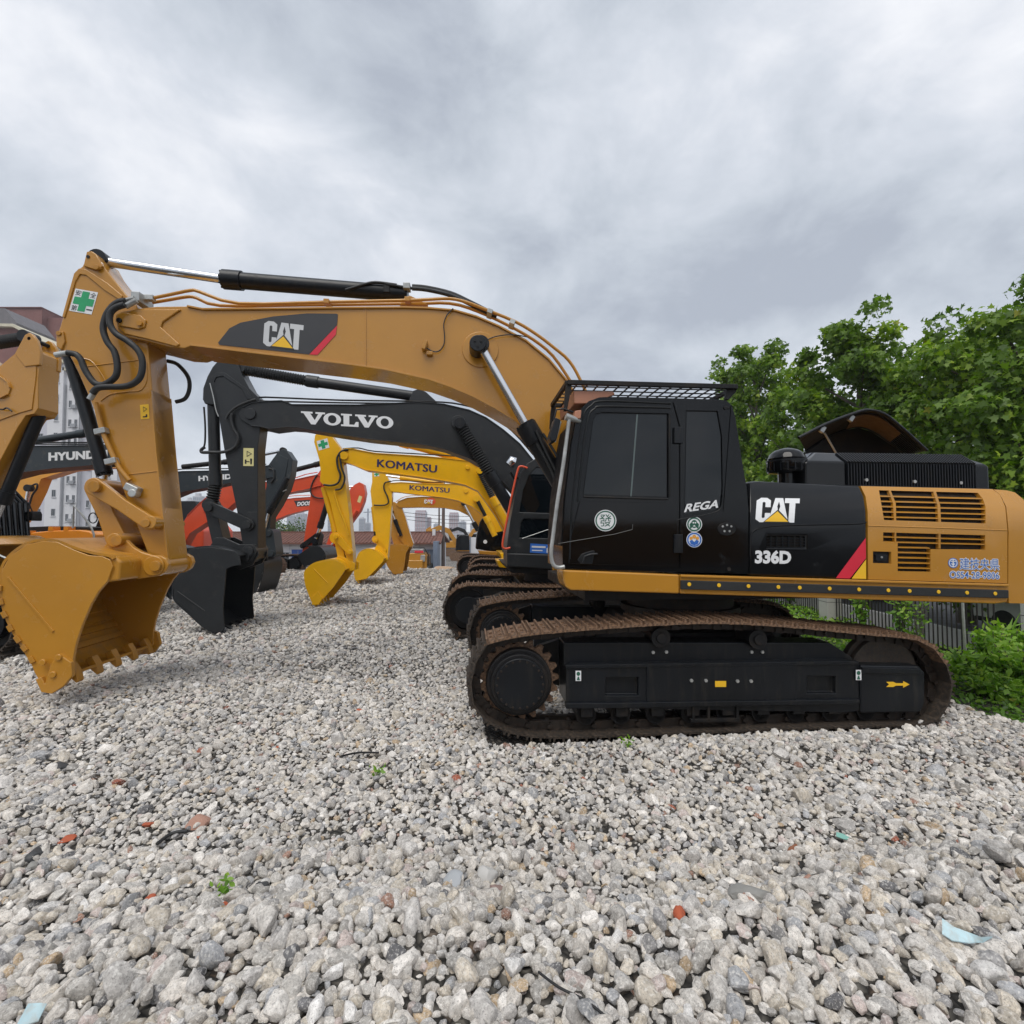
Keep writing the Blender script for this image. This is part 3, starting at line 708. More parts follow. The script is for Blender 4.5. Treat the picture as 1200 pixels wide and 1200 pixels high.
    u, z = T.p(850, 478, W0); MB().disc(u, z, W0 - .012, W0 + .005, .022, 10).box((u + .03, W0 - .004, z), (.04, .02, .02)).build('cab_catch', BLKM, cab)
    u, z = T.p(854, 667, W0); MB().disc(u, z, W0 - .01, W0 + .005, .022, 10).build('cab_plug', BLKM, cab)
    # lower rear fairing of the cab (curved step)
    # stickers
    qd = ((696.7, 622.6), (722.3, 622.6), (696.7, 597.4))
    s1 = decal(T, 'round_sticker', [ell(.5, .5, .5, .5)], qd, W0 - .015, WHT, cab)
    decal(T, 'sticker_ring', ring(.5, .5, .46, .46, .40, .40), qd, W0 - .017, DGRN, s1)
    text(T, 'sticker_character', '發', sub(qd, .22, .22, .78, .80), W0 - .017, DGRN, s1)
    qd = ((804.4, 623.6), (822.8, 623.6), (804.4, 605.2))
    s2 = decal(T, 'round_sticker', [ell(.5, .5, .5, .5)], qd, W0 - .004, WHT, cab)
    decal(T, 'sticker_motif', [*ring(.5, .5, .45, .45, .36, .36), ell(.5, .52, .20, .26), [(.24, .2), (.4, .34), (.3, .62), (.2, .5)], [(.76, .2), (.6, .34), (.7, .62), (.8, .5)]], qd, W0 - .006, DGRN, s2)
    decal(T, 'sticker_motif', [ell(.44, .6, .05, .05), ell(.57, .6, .05, .05), [(.4, .36), (.6, .36), (.5, .46)]], qd, W0 - .008, WHT, s2)
    qd = ((804.4, 641.6), (822.8, 641.6), (804.4, 623.4))
    s3 = decal(T, 'round_sticker', [ell(.5, .5, .5, .5)], qd, W0 - .0045, WHT, cab)
    decal(T, 'sticker_motif', [*ring(.5, .5, .46, .46, .37, .37), [(.2, .42), (.36, .5), (.5, .36), (.64, .5), (.8, .42), (.72, .22), (.5, .14), (.28, .22)]], qd, W0 - .0065, BLUV, s3)
    decal(T, 'sticker_motif', [ell(.3, .6, .1, .1), ell(.5, .7, .12, .12), ell(.7, .6, .1, .1)], qd, W0 - .0085, ORNV, s3)
    text(T, 'side_lettering', 'REGA', ((801.5, 600.5), (841.5, 595), (805, 590.5)), W0 - .0045, WHT, cab, bold=.03, shear=0)
    # front glass and pillar
    fg = MB()
    pf = q([(661, 640), (664, 585), (672, 520), (678, 490)])
    pf = [(u - .006, z) for u, z in pf]
    fg.ribbon(pf, W0 + .04, W0 + .96, -.02); fg.build('front_panel', mat('black_trim_matt', (.008, .008, .009), .6, spec=.15), cab, fix=True)
    # handrail
    hr = spline([(667, 491), (664.5, 510), (660, 545), (653, 590), (648.5, 625), (646, 645), (646.5, 656), (649.5, 663), (655, 665), (661.5, 664)], 4)
    MB().tube([T.P3(a, b, W0 - .07) for a, b in hr], .021, 12).build('handrail', SILV, cab, smooth=60)
    MB().tube([T.P3(663, 488, W0 - .07), T.P3(672, 491, W0 - .06), T.P3(680, 494, W0 + .02)], .030, 10, radii=[.04, .032, .02]).build('handrail_bracket', SILV, cab, smooth=60)
    # mirror
    mm = MB().prism(T.poly([(650, 490), (656.5, 493), (651, 517), (645, 519), (643, 513)], W0 - .05), W0 - .1, W0 + .1).build('mirror', BLKS, cab, bevel=.012)
    MB().tube([T.P3(a, b, W0 - .03) for a, b in ((672, 483), (660, 479), (652, 480), (649, 492))], .010, 8).build('mirror_arm', BLKS, mm)
    MB().tube([T.P3(a, b, W0) for a, b in ((657, 494), (650, 518))], .012, 8).build('mirror_glass_edge', SILV, mm)
    # roof guard and rain visor
    zt = T.p(670, 449, W0)[1]; ua = T.p(664.5, 449, W0)[0]; ub = T.p(862, 454, W0)[0]; zb = T.p(862, 454, W0)[1]
    def gp(f, w, dz=0): return Vector((ua + (ub - ua) * f, w, zt + (zb - zt) * f + dz))
    def bar(mb, a, b, h=.045, d=.03):
        v = (b - a); L = v.length; rot = v.to_track_quat('X', 'Z').to_matrix(); mb.box((a + b) / 2, (L, d, h), rot)
    g = MB()
    for w in (W0 - .02, W0 + .98): bar(g, gp(0, w), gp(1, w), .05, .05)
    for f in (0, 1): bar(g, gp(f, W0 - .02), gp(f, W0 + .98), .05, .04)
    guard = g.build('roof_guard', BLKM, cab, bevel=.006)
    for k in range(1, 16):
        b = MB(); bar(b, gp(k / 16, W0), gp(k / 16, W0 + .96), .012, .014); b.build('guard_bar', BLKM, guard)
    for k in range(1, 6):
        b = MB(); bar(b, gp(0, W0 + .16 * k, .01), gp(1, W0 + .16 * k, .01), .012, .014); b.build('guard_bar', BLKM, guard)
    for pl, ww in (([(663.5, 449), (670, 450), (668, 462), (664, 482), (660.5, 482), (662, 460)], (-.02, .94)), ([(852, 454), (864, 455), (863, 459), (854, 468.5), (850, 468)], (0, .92))):
        for w_ in ww: MB().prism(T.poly(pl, W0), W0 + w_, W0 + w_ + .04).build('guard_bracket', BLKM, guard, bevel=.005)
    MB().prism(T.poly([(672, 458), (719, 458.5), (721, 462), (712, 466), (700, 467), (691, 473), (673, 473)], W0 + .02), W0 + .02, W0 + .86).build('rain_visor', COPP, cab, bevel=.012)
    MB().prism(T.poly([(673, 482), (681, 481), (680, 491), (672, 492)], W0 - .02), W0 - .05, W0 + .06).build('work_lamp', COPP, cab, bevel=.01)
    # ---------------- engine bay side panels
    bh = q([(878.5, 564.5), (884, 563.6), (1007, 569.5), (1013, 582), (1015.5, 600), (1016, 679), (878.5, 674.5)])
    cut = MB().prism(q([(899, 628.5), (944, 629), (944, 642), (899, 641.5)]), W0 - .1, W0 + .05)
    hood = MB().prism(bh, W0, W1).build('black_engine_panel', BLKG, r, bevel=.05, seg=4, cut=cut)
    MB().prism(q([(899, 628), (944, 628.5), (944, 642), (899, 641.5)]), W0 + .035, W0 + .045).build('grille_back', DARKIN, hood)
    for k in range(4):
        y = 630.5 + k * 3.4; MB().prism(q([(899.5, y), (943.5, y + .3), (943.5, y + 1.3), (899.5, y + 1)]), W0 + .004, W0 + .03).build('grille_slat', BLKS, hood)
    for k in range(6):
        x = 904 + k * 7; MB().prism(q([(x, 628.5), (x + .9, 628.5), (x + .9, 641.6), (x, 641.6)]), W0 + .012, W0 + .03).build('grille_slat', BLKS, hood)
    MB().tube([T.P3(a, b, W0 - .001) for a, b in spline([(879, 629), (884, 622), (900, 617), (940, 615), (1000, 614), (1015, 612)], 4)], .010, 8).build('panel_crease', BLKG, hood)
    cat_logo(T, ((885, 611.8), (935.5, 612.5), (887, 583.2)), W0 - .003, WHT, BLKV, hood)
    text(T, 'model_lettering', '336D', ((884.5, 660.4), (927, 661), (885, 644.4)), W0 - .003, WHT, hood, bold=.05)
    w_ = W0 - .003
    for nm, pl, m_ in (('red_stripe', [(1014.6, 630), (1014.9, 654), (996, 678), (979.5, 677.5)], REDV), ('yellow_stripe', [(1014.9, 655.5), (1015, 678.4), (998, 678)], YELV)):
        u = T.poly(pl, w_); mb = MB(); mb.add([(a, w_, b) for a, b in u], [tuple(range(len(u)))]); mb.build(nm, m_, hood, smooth=0)
    yh = q([(1008.5, 569.6), (1163, 573.2), (1172, 580), (1178, 594), (1180.5, 621), (1180.5, 683.5), (1017.5, 679), (1017, 600), (1014.5, 582)])
    cut = MB()
    up = [(1030, 574.5), (1146, 577.5), (1152, 585), (1155, 594), (1155, 613.4), (1036, 609.4)]
    lo = [(1035, 623.8), (1154.5, 627.3), (1154.5, 644), (1090.5, 643.5), (1090.5, 670), (1052, 669.4), (1052, 636), (1035, 635)]
    for pl in (up, lo, [(1023, 646), (1044.5, 646.6), (1044.5, 660.4), (1023, 659.8)]): cut.prism(q(pl), W0 - .1, W0 + .06)
    yel = MB().prism(yh, W0, W1).build('ochre_engine_panel', M, r, bevel=.05, seg=4, cut=cut)
    MB().prism(q([(1029, 574), (1156, 577), (1156, 614), (1035, 610)]), W0 + .052, W0 + .058).build('louvre_back', DARKIN, yel)
    MB().prism(q([(1034, 623), (1155.5, 626), (1155.5, 671), (1034, 669)]), W0 + .052, W0 + .058).build('louvre_back', DARKIN, yel)
    def slat(a, b, h=3.0):
        A = T.p(*a, W0 + .002); B = T.p(*b, W0 + .002)
        hh = .45 * h * T.ppm(1090, W0)
        vs = [(A[0], W0 + .002, A[1]), (B[0], W0 + .002, B[1]), (B[0], W0 + .045, B[1] + hh), (A[0], W0 + .045, A[1] + hh)]
        vs2 = [(x, y, z - .007) for x, y, z in vs]
        mb = MB().add(vs + vs2, [(0, 1, 2, 3), (7, 6, 5, 4), (0, 4, 5, 1), (2, 6, 7, 3), (0, 3, 7, 4), (1, 5, 6, 2)])
        mb.build('louvre_slat', CATD, yel, fix=True)
    for k in range(5):
        y0 = 581.5 + k * 6.1; x0 = 1030.5 + (y0 - 574) * .17; x1 = 1151 if k == 0 else 1155
        slat((x0, y0), (x1, y0 + 2.9))
    for k in range(2): slat((1035.5, 629.2 + k * 6), (1154.2, 632.4 + k * 5.6))
    for k in range(5): slat((1052.5, 641.5 + k * 6), (1090, 642.3 + k * 6))
    for pl in ([(1041.5, 574.5), (1044, 574.6), (1050, 590), (1050.5, 610), (1048, 610), (1047, 590)], [(1094, 576), (1097, 576), (1102, 592), (1103, 612), (1100, 612), (1099, 592)],
               [(1048.5, 624), (1050.5, 624), (1050.5, 636), (1048.5, 636)], [(1100, 626), (1102.5, 626), (1102.5, 643), (1100, 643)]):
        MB().prism(q(pl), W0 - .0, W0 + .04).build('louvre_divider', CATD, yel, bevel=.003)
    lk = MB().prism(q([(1023.5, 646.5), (1044, 647), (1044, 660), (1023.5, 659.5)]), W0 + .03, W0 + .05).build('latch_recess', BLKM, yel)
    MB().prism(q([(1027, 650), (1040.5, 650.3), (1040.5, 657.5), (1027, 657.2)]), W0 + .008, W0 + .03).build('latch', BLKS, lk, bevel=.005)
    u, z = T.p(1033.6, 653, W0); MB().disc(u, z, W0 + .0, W0 + .01, .012, 10).build('latch_key', SILV, lk)
    # crease between the two yellow doors
    MB().tube([T.P3(a, b, W0 + .002) for a, b in ((1017, 616), (1100, 618.5), (1180, 621.5))], .008, 6).build('panel_crease', M, yel)
    # service lettering
    qd = ((1111, 665.5), (1123, 666), (1111, 653.5))
    so = decal(T, 'round_emblem', [ell(.5, .5, .5, .5)], qd, w_, BLUV, yel)
    decal(T, 'emblem_mark', [*ring(.5, .5, .42, .42, .34, .34), [(.44, .15), (.56, .15), (.56, .85), (.44, .85)], [(.25, .62), (.75, .62), (.75, .7), (.25, .7)], [(.3, .4), (.44, .3), (.44, .4), (.34, .48)], [(.7, .4), (.56, .3), (.56, .4), (.66, .48)]], qd, w_ - .002, WHT, so)
    for k in range(9):
        dx, dy, ww, m_ = (0, 0, w_ - .003, BLUV) if k == 8 else (.75 * cos(k * pi / 4), .75 * sin(k * pi / 4), w_ - .0002 * k, WHT)
        nm = '' if k == 8 else '_outline'
        text(T, 'side_lettering' + nm, '建技央県', ((1125 + dx, 667.2 + dy), (1171 + dx, 668.2 + dy), (1125 + dx, 654 + dy)), ww, m_, yel)
        text(T, 'phone_number' + nm, 'OS54-28-9806', ((1113 + dx, 677.3 + dy), (1171 + dx, 678.6 + dy), (1113 + dx, 669.3 + dy)), ww - .0001, m_, yel, bold=.004)
    # counterweight at the right end
    cw = q([(1165, 573.5), (1180, 574.5), (1190, 577), (1200, 585), (1206, 600), (1260, 612), (1292, 628), (1300, 650), (1296, 700), (1280, 709), (1183, 707), (1182, 690), (1182.5, 621), (1180, 594), (1173, 580)])
    cwo = MB().prism(cw, W0 + .005, W1 - .005).build('counterweight', M, r, bevel=.06, seg=4)
    # the engine doors lean inwards above their crease
    zc = T.p(1090, 619, W0)[1]; ca = (-T.u0, -T.D, EYE)
    def lean(o):
        me = o.data; bm = bmesh.new(); bm.from_mesh(me)
        for k in range(9):
            z = zc + .055 * k
            bmesh.ops.bisect_plane(bm, geom=bm.verts[:] + bm.edges[:] + bm.faces[:], plane_co=(0, 0, z), plane_no=(0, 0, 1))
        for v in bm.verts:
            if v.co.z > zc and v.co.y < .6:
                dw = .95 * (v.co.z - zc) ** 2; k = (v.co.y + dw + T.D) / (v.co.y + T.D)
                v.co = Vector((ca[0] + (v.co.x - ca[0]) * k, v.co.y + dw, ca[2] + (v.co.z - ca[2]) * k))
        bm.to_mesh(me); bm.free(); me.update()
        for ch in o.children: lean(ch)
    for o in (hood, yel, cwo): lean(o)
    # ---------------- things on top of the engine deck
    w2 = .55
    bx = T.poly([(992, 571), (992, 530), (1000, 526.5), (1138, 529), (1152, 533), (1159.5, 544), (1160.5, 572)], w2)
    eb = MB(); z0 = T.p(992, 577, w2)[1]
    prof_u0 = T.p(945, 565, w2)[0]; prof_u1 = T.p(990, 565, w2)[0]; ue = T.p(1160, 565, w2)[0]
    zt_ = T.p(1000, 527, w2)[1]; zs_ = T.p(992, 541, w2)[1]
    # hipped box: lower walls, then chamfered upper rim
    w3 = 1.15
    us = T.p(990, 565, w2)[0]
    vs = [(prof_u0, w2 + .02, z0 - .1), (ue, w2, z0 - .1), (ue, w3, z0 - .1), (prof_u0, w3, z0 - .1),
          (prof_u0, w2 + .02, zs_), (ue, w2, zs_ - .02), (ue, w3, zs_ - .02), (prof_u0, w3, zs_),
          (prof_u0 + .26, w2 + .22, zt_), (ue - .16, w2 + .20, zt_ - .03), (ue - .16, w3 - .05, zt_ - .03), (prof_u0 + .26, w3 - .05, zt_)]
    eb.add(vs, [(3, 2, 1, 0), (0, 1, 5, 4), (1, 2, 6, 5), (2, 3, 7, 6), (3, 0, 4, 7), (4, 5, 9, 8), (5, 6, 10, 9), (6, 7, 11, 10), (7, 4, 8, 11), (8, 9, 10, 11)])
    ebo = eb.build('radiator_box', BLKG, r, bevel=.03, seg=3)
    # vertical fins on the front wall and the chamfer
    f0 = prof_u0 + (T.p(992, 565, w2)[0] - prof_u0) ; f1 = ue - .18
    nf = 46
    for k in range(nf):
        u = f0 + (f1 - f0) * (k + .5) / nf; a_ = (w2 + .01 - (0) , zs_ - .01)
        mb = MB(); za = z0 - .02
        mb.prism([(u - .007, za), (u + .007, za), (u + .007, zs_ - .02), (u - .007, zs_ - .02)], w2 - .014, w2 + .03)
        p0 = Vector((u, w2 + .0, zs_ - .01)); p1 = Vector((u, w2 + .19, zt_ - .02)); v = p1 - p0
        rot = Matrix((Vector((1, 0, 0)), v.normalized(), Vector((1, 0, 0)).cross(v.normalized()))).transposed()
        mb.box((p0 + p1) / 2, (.014, v.length, .03), rot)
        mb.build('louvre_fin', BLKS, ebo)
    MB().prism(T.poly([(946, 567.5), (1161, 573), (1161, 577), (946, 574)], w2), w2 - .03, w2 + .05).build('box_flange', BLKS, ebo, bevel=.005)
    b = MB()
    for px, py in ((1014.5, 562.5), (1071, 564.5), (1125, 566)):
        u, z = T.p(px, py, w2); b.disc(u, z, w2 - .02, w2 + .01, .02, 10)
    b.build('box_bolts', SILV, ebo)
    # pre-cleaner
    u, z = T.p(922.5, 566, .8)
    k_ = T.ppm(922, .8); 
    pc = MB().lathe((u, .8, z), [(.10, -.05), (.10, 10 * k_), (19 * k_, 11 * k_), (20.5 * k_, 14 * k_), (20.5 * k_, 24 * k_), (19 * k_, 25 * k_), (19.5 * k_, 27 * k_), (17.5 * k_, 32 * k_), (13 * k_, 36 * k_), (6 * k_, 38.5 * k_), (.01, 39 * k_)], 36).build('air_precleaner', BLKG, r, smooth=35)
    MB().lathe((u, .8, z), [(21.2 * k_, 23.5 * k_), (21.2 * k_, 25 * k_)], 36).build('cleaner_band', BLKS, pc)
    for k in range(18):
        a = 2 * pi * k / 18
        MB().box((u + 20.3 * k_ * cos(a), .8 + 20.3 * k_ * sin(a), z + 17.5 * k_), (.012, .012, 9 * k_), Matrix.Rotation(a, 3, 'Z')).build('cleaner_fin', BLKS, pc)
    MB().lathe((u, .8, z), [(.085, -.05), (.085, 8 * k_)], 20).build('cleaner_pipe', RUST, pc)
    sp_ = MB().tube([T.P3(a, b, .7) for a, b in ((941, 566), (941, 552), (946, 543), (954, 536))], .012, 6).tube([T.P3(a, b, .7) for a, b in ((945, 566), (945, 553), (950, 545), (958, 538))], .012, 6)
    sp_.build('deck_rails', SILV, r)
    # raised engine hood
    w5, w6 = 1.55, 2.5
    nearp = spline([T.P3(a, b, w5) for a, b in ((936, 513), (968, 497), (1002, 484), (1018, 480.5), (1036, 485), (1053, 498), (1070, 513), (1086, 528))], 3)
    farp = spline([T.P3(a, b, w6) for a, b in ((944, 528), (968, 512), (990, 503), (1006, 500), (1022, 505), (1036, 514), (1050, 524), (1062, 534))], 3)
    def loft(A, B, th):
        n = len(A); vs = [*A, *B, *[(x, y, z + th) for x, y, z in A], *[(x, y, z + th) for x, y, z in B]]; fs = []
        for i in range(n - 1): fs += [(i, i + 1, n + i + 1, n + i), (2 * n + i, 3 * n + i, 3 * n + i + 1, 2 * n + i + 1), (i, 2 * n + i, 2 * n + i + 1, i + 1), (n + i, n + i + 1, 3 * n + i + 1, 3 * n + i)]
        fs += [(0, n, 3 * n, 2 * n), (n - 1, 3 * n - 1, 4 * n - 1, 2 * n - 1)][:1] + [(n - 1, 2 * n - 1, 4 * n - 1, 3 * n - 1)]
        return MB().add(vs, fs)
    hood2 = loft(nearp, farp, .02).build('raised_hood', BLKM, r, fix=True, smooth=50)
    MB().tube(nearp, .022, 8).build('hood_rim', BLKS, hood2, smooth=60); MB().tube(farp, .022, 8).build('hood_rim', BLKS, hood2, smooth=60)
    mixp = lambda f, k0, k1: [tuple(np.array(nearp[i]) * (1 - f) + np.array(farp[i]) * f - np.array((0, 0, .035))) for i in range(k0, k1)]
    loft(mixp(.15, 6, 17), mixp(.85, 6, 17), .02).build('hood_insulation', FOAM, hood2, fix=True)
    for k in range(9):
        f = .12 + k * .09; loft(mixp(f, 16, 21), mixp(f + .03, 16, 21), .015).build('hood_louvre', BLKS, hood2, fix=True)
    for k, f in ((3, .1), (6, .1)):
        q_ = Vector(nearp[k]); MB().box((q_.x, q_.y + .08, q_.z - .06), (.07, .05, .10), Matrix.Rotation(.6, 3, 'Y')).build('hood_catch', SILV, hood2, bevel=.01)
    MB().prism(T.poly([(944, 530), (968, 513), (990, 504), (1006, 501), (1022, 506), (1050, 525), (1062, 536), (1062, 556), (944, 552)], 2.44), 2.44, 2.48).build('hood_back_panel', BLKM, hood2, bevel=.01)
    MB().tube([T.P3(985, 540, 1.9), T.P3(966, 507, 1.7)], .015, 6).build('hood_strut', SILV, hood2)
    # ---------------- boom
    b0, b1 = 1.30, 1.92
    topb = [(133, 371), (140, 364), (158, 361), (181, 358), (219, 357.5), (237, 361), (325, 360.5), (400, 359.5), (475, 359), (502, 359.8), (533, 362.5), (558, 369.5), (585, 381), (617, 398), (644, 420), (665, 445), (700, 500), (722, 560)]
    botb = [(700, 600), (672, 580), (650, 545), (632, 520), (617, 505), (602, 492), (580, 478.5), (554, 464.6), (528, 453.5), (502, 444.5), (450, 433), (400, 426), (350, 420), (275, 411), (222, 404.5), (215, 407), (198, 406), (172, 399), (146, 393.5), (136, 385)]
    boom = beam(T, r, 'boom', topb + botb, b0, b1, M, flange=.028, top=topb[4:], bot=botb[::-1][5:], ft=.022, bevel=.01)
    # doubler plates at the nose
    MB().prism(T.poly([(136, 372), (143, 366), (160, 362), (212, 362), (190, 377), (188, 383), (210, 403), (206, 406), (172, 397), (146, 391), (137, 384)], b0), b0 + .004, b0 + .03).build('nose_plate', M, boom, bevel=.012, seg=3)
    pp = MB().prism(T.poly([(137, 369), (144, 366.5), (166, 370), (172, 376), (170, 384), (163, 386.5), (141, 382.5), (136, 377)], b0), b0 - .02, b0 + .01).build('pin_plate', M, boom, bevel=.012, seg=3)
    for px, py, rr in ((141.7, 376.5, .028), (165.5, 380, .035)):
        u, z = T.p(px, py, b0); MB().disc(u, z, b0 - .045, b0 - .01, rr, 10 if rr > .03 else 20).build('plate_bolt', CATD if rr > .03 else BLKM, pp, bevel=.004)
    # cover plate seam at mid boom
    MB().prism(T.poly([(427.5, 361), (428.7, 361), (428.7, 430), (427.5, 430)], b0), b0 + .018, b0 + .034).build('weld_seam', M, boom)
    # boss of the boom cylinder pin
    u, z = T.p(563, 409, b0)
    bs = MB().disc(u, z, b0 + .01, b0 + .035, .235, 48).build('pin_boss', M, boom, bevel=.01)
    MB().disc(u, z, b0 - .04, b0 + .03, .12, 32).build('pin_sleeve', M, bs, bevel=.01)
    # decal on the boom
    wb = b0 + .022
    def plate(nm, pl, m_, w=wb):
        u = T.poly(pl, w); mb = MB(); mb.add([(a, w, b) for a, b in u], [tuple(range(len(u)))]); return mb.build(nm, m_, boom, smooth=0)
    plate('boom_decal', [(255.5, 401.5), (257, 404), (362, 415.2), (395, 381), (396, 368.5), (394, 367.6), (360, 367.2), (320, 370.8), (282, 378), (269, 384.5)], DGV)
    plate('boom_decal_stripe', [(362.6, 415.4), (372, 415.8), (393.6, 392), (395, 381.4)], REDV, wb - .001)
    cat_logo(T, ((308, 405), (354, 410.5), (310, 375.5)), wb - .003, LGRY, DGV, boom)
    # steel pipes along the top
    for pth in ([(171, 351), (200, 345), (224, 340.2), (234, 342), (280, 355.5), (380, 354), (475, 352), (500, 351), (527, 350), (546, 354), (567, 362), (604, 377), (629, 392), (650, 408), (667, 423), (681, 447), (705, 500)],
                [(179, 354.5), (200, 351), (219, 347.8), (230, 349), (258, 358), (350, 357.5), (480, 356), (527, 355.5), (560, 365), (595, 381), (625, 398), (648, 417), (668, 446)]):
        w_p = 1.42 if pth[0][0] == 171 else 1.52
        MB().tube([T.P3(a, b, w_p) for a, b in spline(pth, 3)], .021, 10).build('hydraulic_pipe', M, boom, smooth=60)
    for px, py in ((384, 355.5), (478, 353), (574, 367), (600, 379.5)):
        u, z = T.p(px, py, 1.45); MB().box((u, 1.47, z), (.07, .2, .06), Matrix.Rotation(.35 if px > 500 else 0, 3, 'Y')).build('pipe_clamp', M if px < 500 else SILV, boom, bevel=.006)
    MB().prism(T.poly([(468, 358), (472, 351), (480, 346.5), (492, 352), (502, 358)], 1.5), 1.48, 1.75).build('cylinder_bracket', M, boom, bevel=.01)
    # black hoses over the back of the boom
    for dz, w_p in ((0, 1.5), (-2.5, 1.62)):
        MB().tube([T.P3(a, b + dz, w_p) for a, b in spline([(483, 338), (500, 339.5), (528, 346), (550, 356), (572, 367), (582, 371)], 4)], .028, 10).build('hydraulic_hose', RUBB, boom, smooth=60)
    # lamp with wire
    u, z = T.p(498, 406, b0)
    lm = MB().box((u, b0 - .03, z), (.05, .10, .12), Matrix.Rotation(.3, 3, 'Y')).box((u + .06, b0 - .0, z - .09), (.08, .06, .05)).build('boom_lamp', M, boom, bevel=.008)
    MB().tube([T.P3(a, b, b0 - .01) for a, b in spline([(500, 408), (508, 412), (515, 411), (520, 404), (521, 394), (520, 380), (524, 369), (531, 361.5)], 4)], .008, 6).build('lamp_cable', RUBB, boom)
    MB().tube([T.P3(a, b, b0 - .01) for a, b in spline([(570, 399), (580, 394.5), (600, 392), (618, 395)], 4)], .007, 6).build('lamp_cable', RUBB, boom)
    # boom cylinders, one on each side
    for w_c in (1.16, 2.06):
        hydraulic(T, r, (563, 405), (617, 500), (700, 640), w_c, .055, .115, name='boom_cylinder')
    u, z = T.p(560, 402.5, 1.05); MB().disc(u, z, 1.03, 1.30, .105, 32).build('cylinder_pin', BLKS, r, bevel=.012)
    b = MB()
    for k in range(3):
        a = .5 + 2 * pi * k / 3; b.disc(u + .045 * cos(a), z + .045 * sin(a), 1.018, 1.03, .014, 6)
    b.build('pin_bolts', BLKM, r)
    for pth in ([(628, 504), (640, 530), (655, 560), (668, 590), (676, 640)], [(636, 508), (650, 530), (664, 556)], [(629, 520), (648, 556), (664, 600)]):
        MB().tube([T.P3(a, b, 1.0) for a, b in spline(pth, 4)], .018, 8).build('hydraulic_hose', RUBB, r, smooth=60)
    # stick cylinder
    hydraulic(T, r, (118, 306), (264, 327.5), (478, 345), 1.61, .058, .105, name='stick_cylinder')
    for pth in (((405, 340), (425, 334), (440, 331), (465, 334)), ((452, 333), (470, 336), (484, 338))):
        MB().tube([T.P3(a, b, 1.50) for a, b in spline(pth, 4)], .02, 8).build('cylinder_pipe', BLKS, r, smooth=60)
    u, z = T.p(453, 337, 1.5); MB().box((u, 1.55, z), (.08, .12, .13)).build('pipe_clamp', BLKM, r, bevel=.006)
    u, z = T.p(477, 337, 1.5); MB().box((u, 1.5, z), (.09, .14, .08)).build('hose_coupling', SILV, r, bevel=.01)
    # ---------------- stick
    s0, s1 = 1.40, 1.84
    so_ = [(102, 295), (108, 294.5), (113, 298), (120, 311), (134, 329), (147, 345), (158, 356), (168, 380), (172, 404), (177, 457), (183, 528), (190, 595), (197, 650), (197, 657), (190, 663), (176, 660), (168, 639), (144, 577), (133, 545), (120, 510.7), (104, 467.5), (90, 436), (83, 421.7), (78, 413), (70, 411), (65, 405), (66.7, 388), (73, 367.5), (82, 330), (86.5, 317), (94.8, 311)]
    st = MB().prism(T.poly(so_, s0), s0 + .02, s1 - .02).build('stick', M, r, bevel=.014, seg=3)
    # edge bands standing proud of the side plates
    for nm, path in (('stick_edge_plate', [(177, 457), (183, 528), (190, 595), (197, 655)]),):
        MB().ribbon(T.poly(path, s0), s0, s1, .02).build(nm, M, st, fix=True)
    MB().prism(T.poly([(86, 320), (92, 314), (100, 315), (125, 331), (143, 346), (141, 352), (122, 340), (100, 322), (93, 321), (88, 329), (75, 372), (72, 371)], s0), s0 + .005, s0 + .03).build('edge_band', M, st, bevel=.008)
    MB().prism(T.poly([(98, 312), (102, 295), (108, 294.5), (113, 298), (121, 312), (117, 316), (110, 316)], s0), s0 - .01, s0 + .03).build('lug_plate', M, st, bevel=.012)
    u, z = T.p(104.2, 301.5, s0); MB().disc(u, z, s0 - .02, s0 - .005, .02, 12).build('lug_pin', BLKM, st)
    u, z = T.p(114, 314, s0); MB().disc(u, z, s0 - .03, s0 + .0, .035, 16).build('lug_bolt', CATD, st, bevel=.006)
    MB().prism(T.poly([(66, 390), (74, 388), (76, 400), (72, 410), (66, 406)], s0), s0 - .005, s0 + .03).build('lug_plate', M, st, bevel=.01)
    u, z = T.p(69.5, 391, s0); MB().disc(u, z, s0 - .02, s0 + .0, .03, 14).build('lug_bolt', CATD, st, bevel=.005)
    # weld lines
    for a, b in (((97, 430), (170, 421)), ((151, 556), (185, 552))):
        MB().tube([T.P3(*a, s0 + .018), T.P3(*b, s0 + .018)], .007, 6).build('weld_seam', M, st)
    MB().tube([T.P3(a, b, s0 + .018) for a, b in spline([(97, 420), (108, 424), (120, 440), (126, 452)], 5)], .008, 6).build('weld_seam', M, st)
    MB().tube([T.P3(a, b, s0 + .018) for a, b in spline([(172, 425), (172, 445), (165, 457), (150, 459), (130, 462), (118, 470)], 5)], .008, 6).build('weld_seam', M, st)
    safety_sticker(T, ((80.8, 364), (107.3, 368.6), (88.5, 338)), s0 + .016, st)
    qd = ((165, 491.5), (175.2, 490.5), (164, 474.5))
    wl = decal(T, 'warning_label', [SQ], qd, s0 + .016, YELV, st)
    decal(T, 'label_print', [*ring(.5, .68, .3, .22, .22, .15, 3), [(.25, .12), (.75, .12), (.75, .32), (.6, .32), (.6, .2), (.25, .2)]], qd, s0 + .013, BLKV, wl)
    # rigid pipe on the stick
    MB().tube([T.P3(a, b, s0 - .03) for a, b in spline([(112, 472), (119, 502), (128, 524), (139, 547), (152, 563)], 4)], .028, 10).build('stick_pipe', M, st, smooth=60)
    for px, py in ((121, 506), (133, 541)):
        u, z = T.p(px, py, s0); MB().box((u, s0 - .03, z), (.13, .09, .07), Matrix.Rotation(-.25, 3, 'Y')).build('pipe_clamp', SILV, st, bevel=.008)
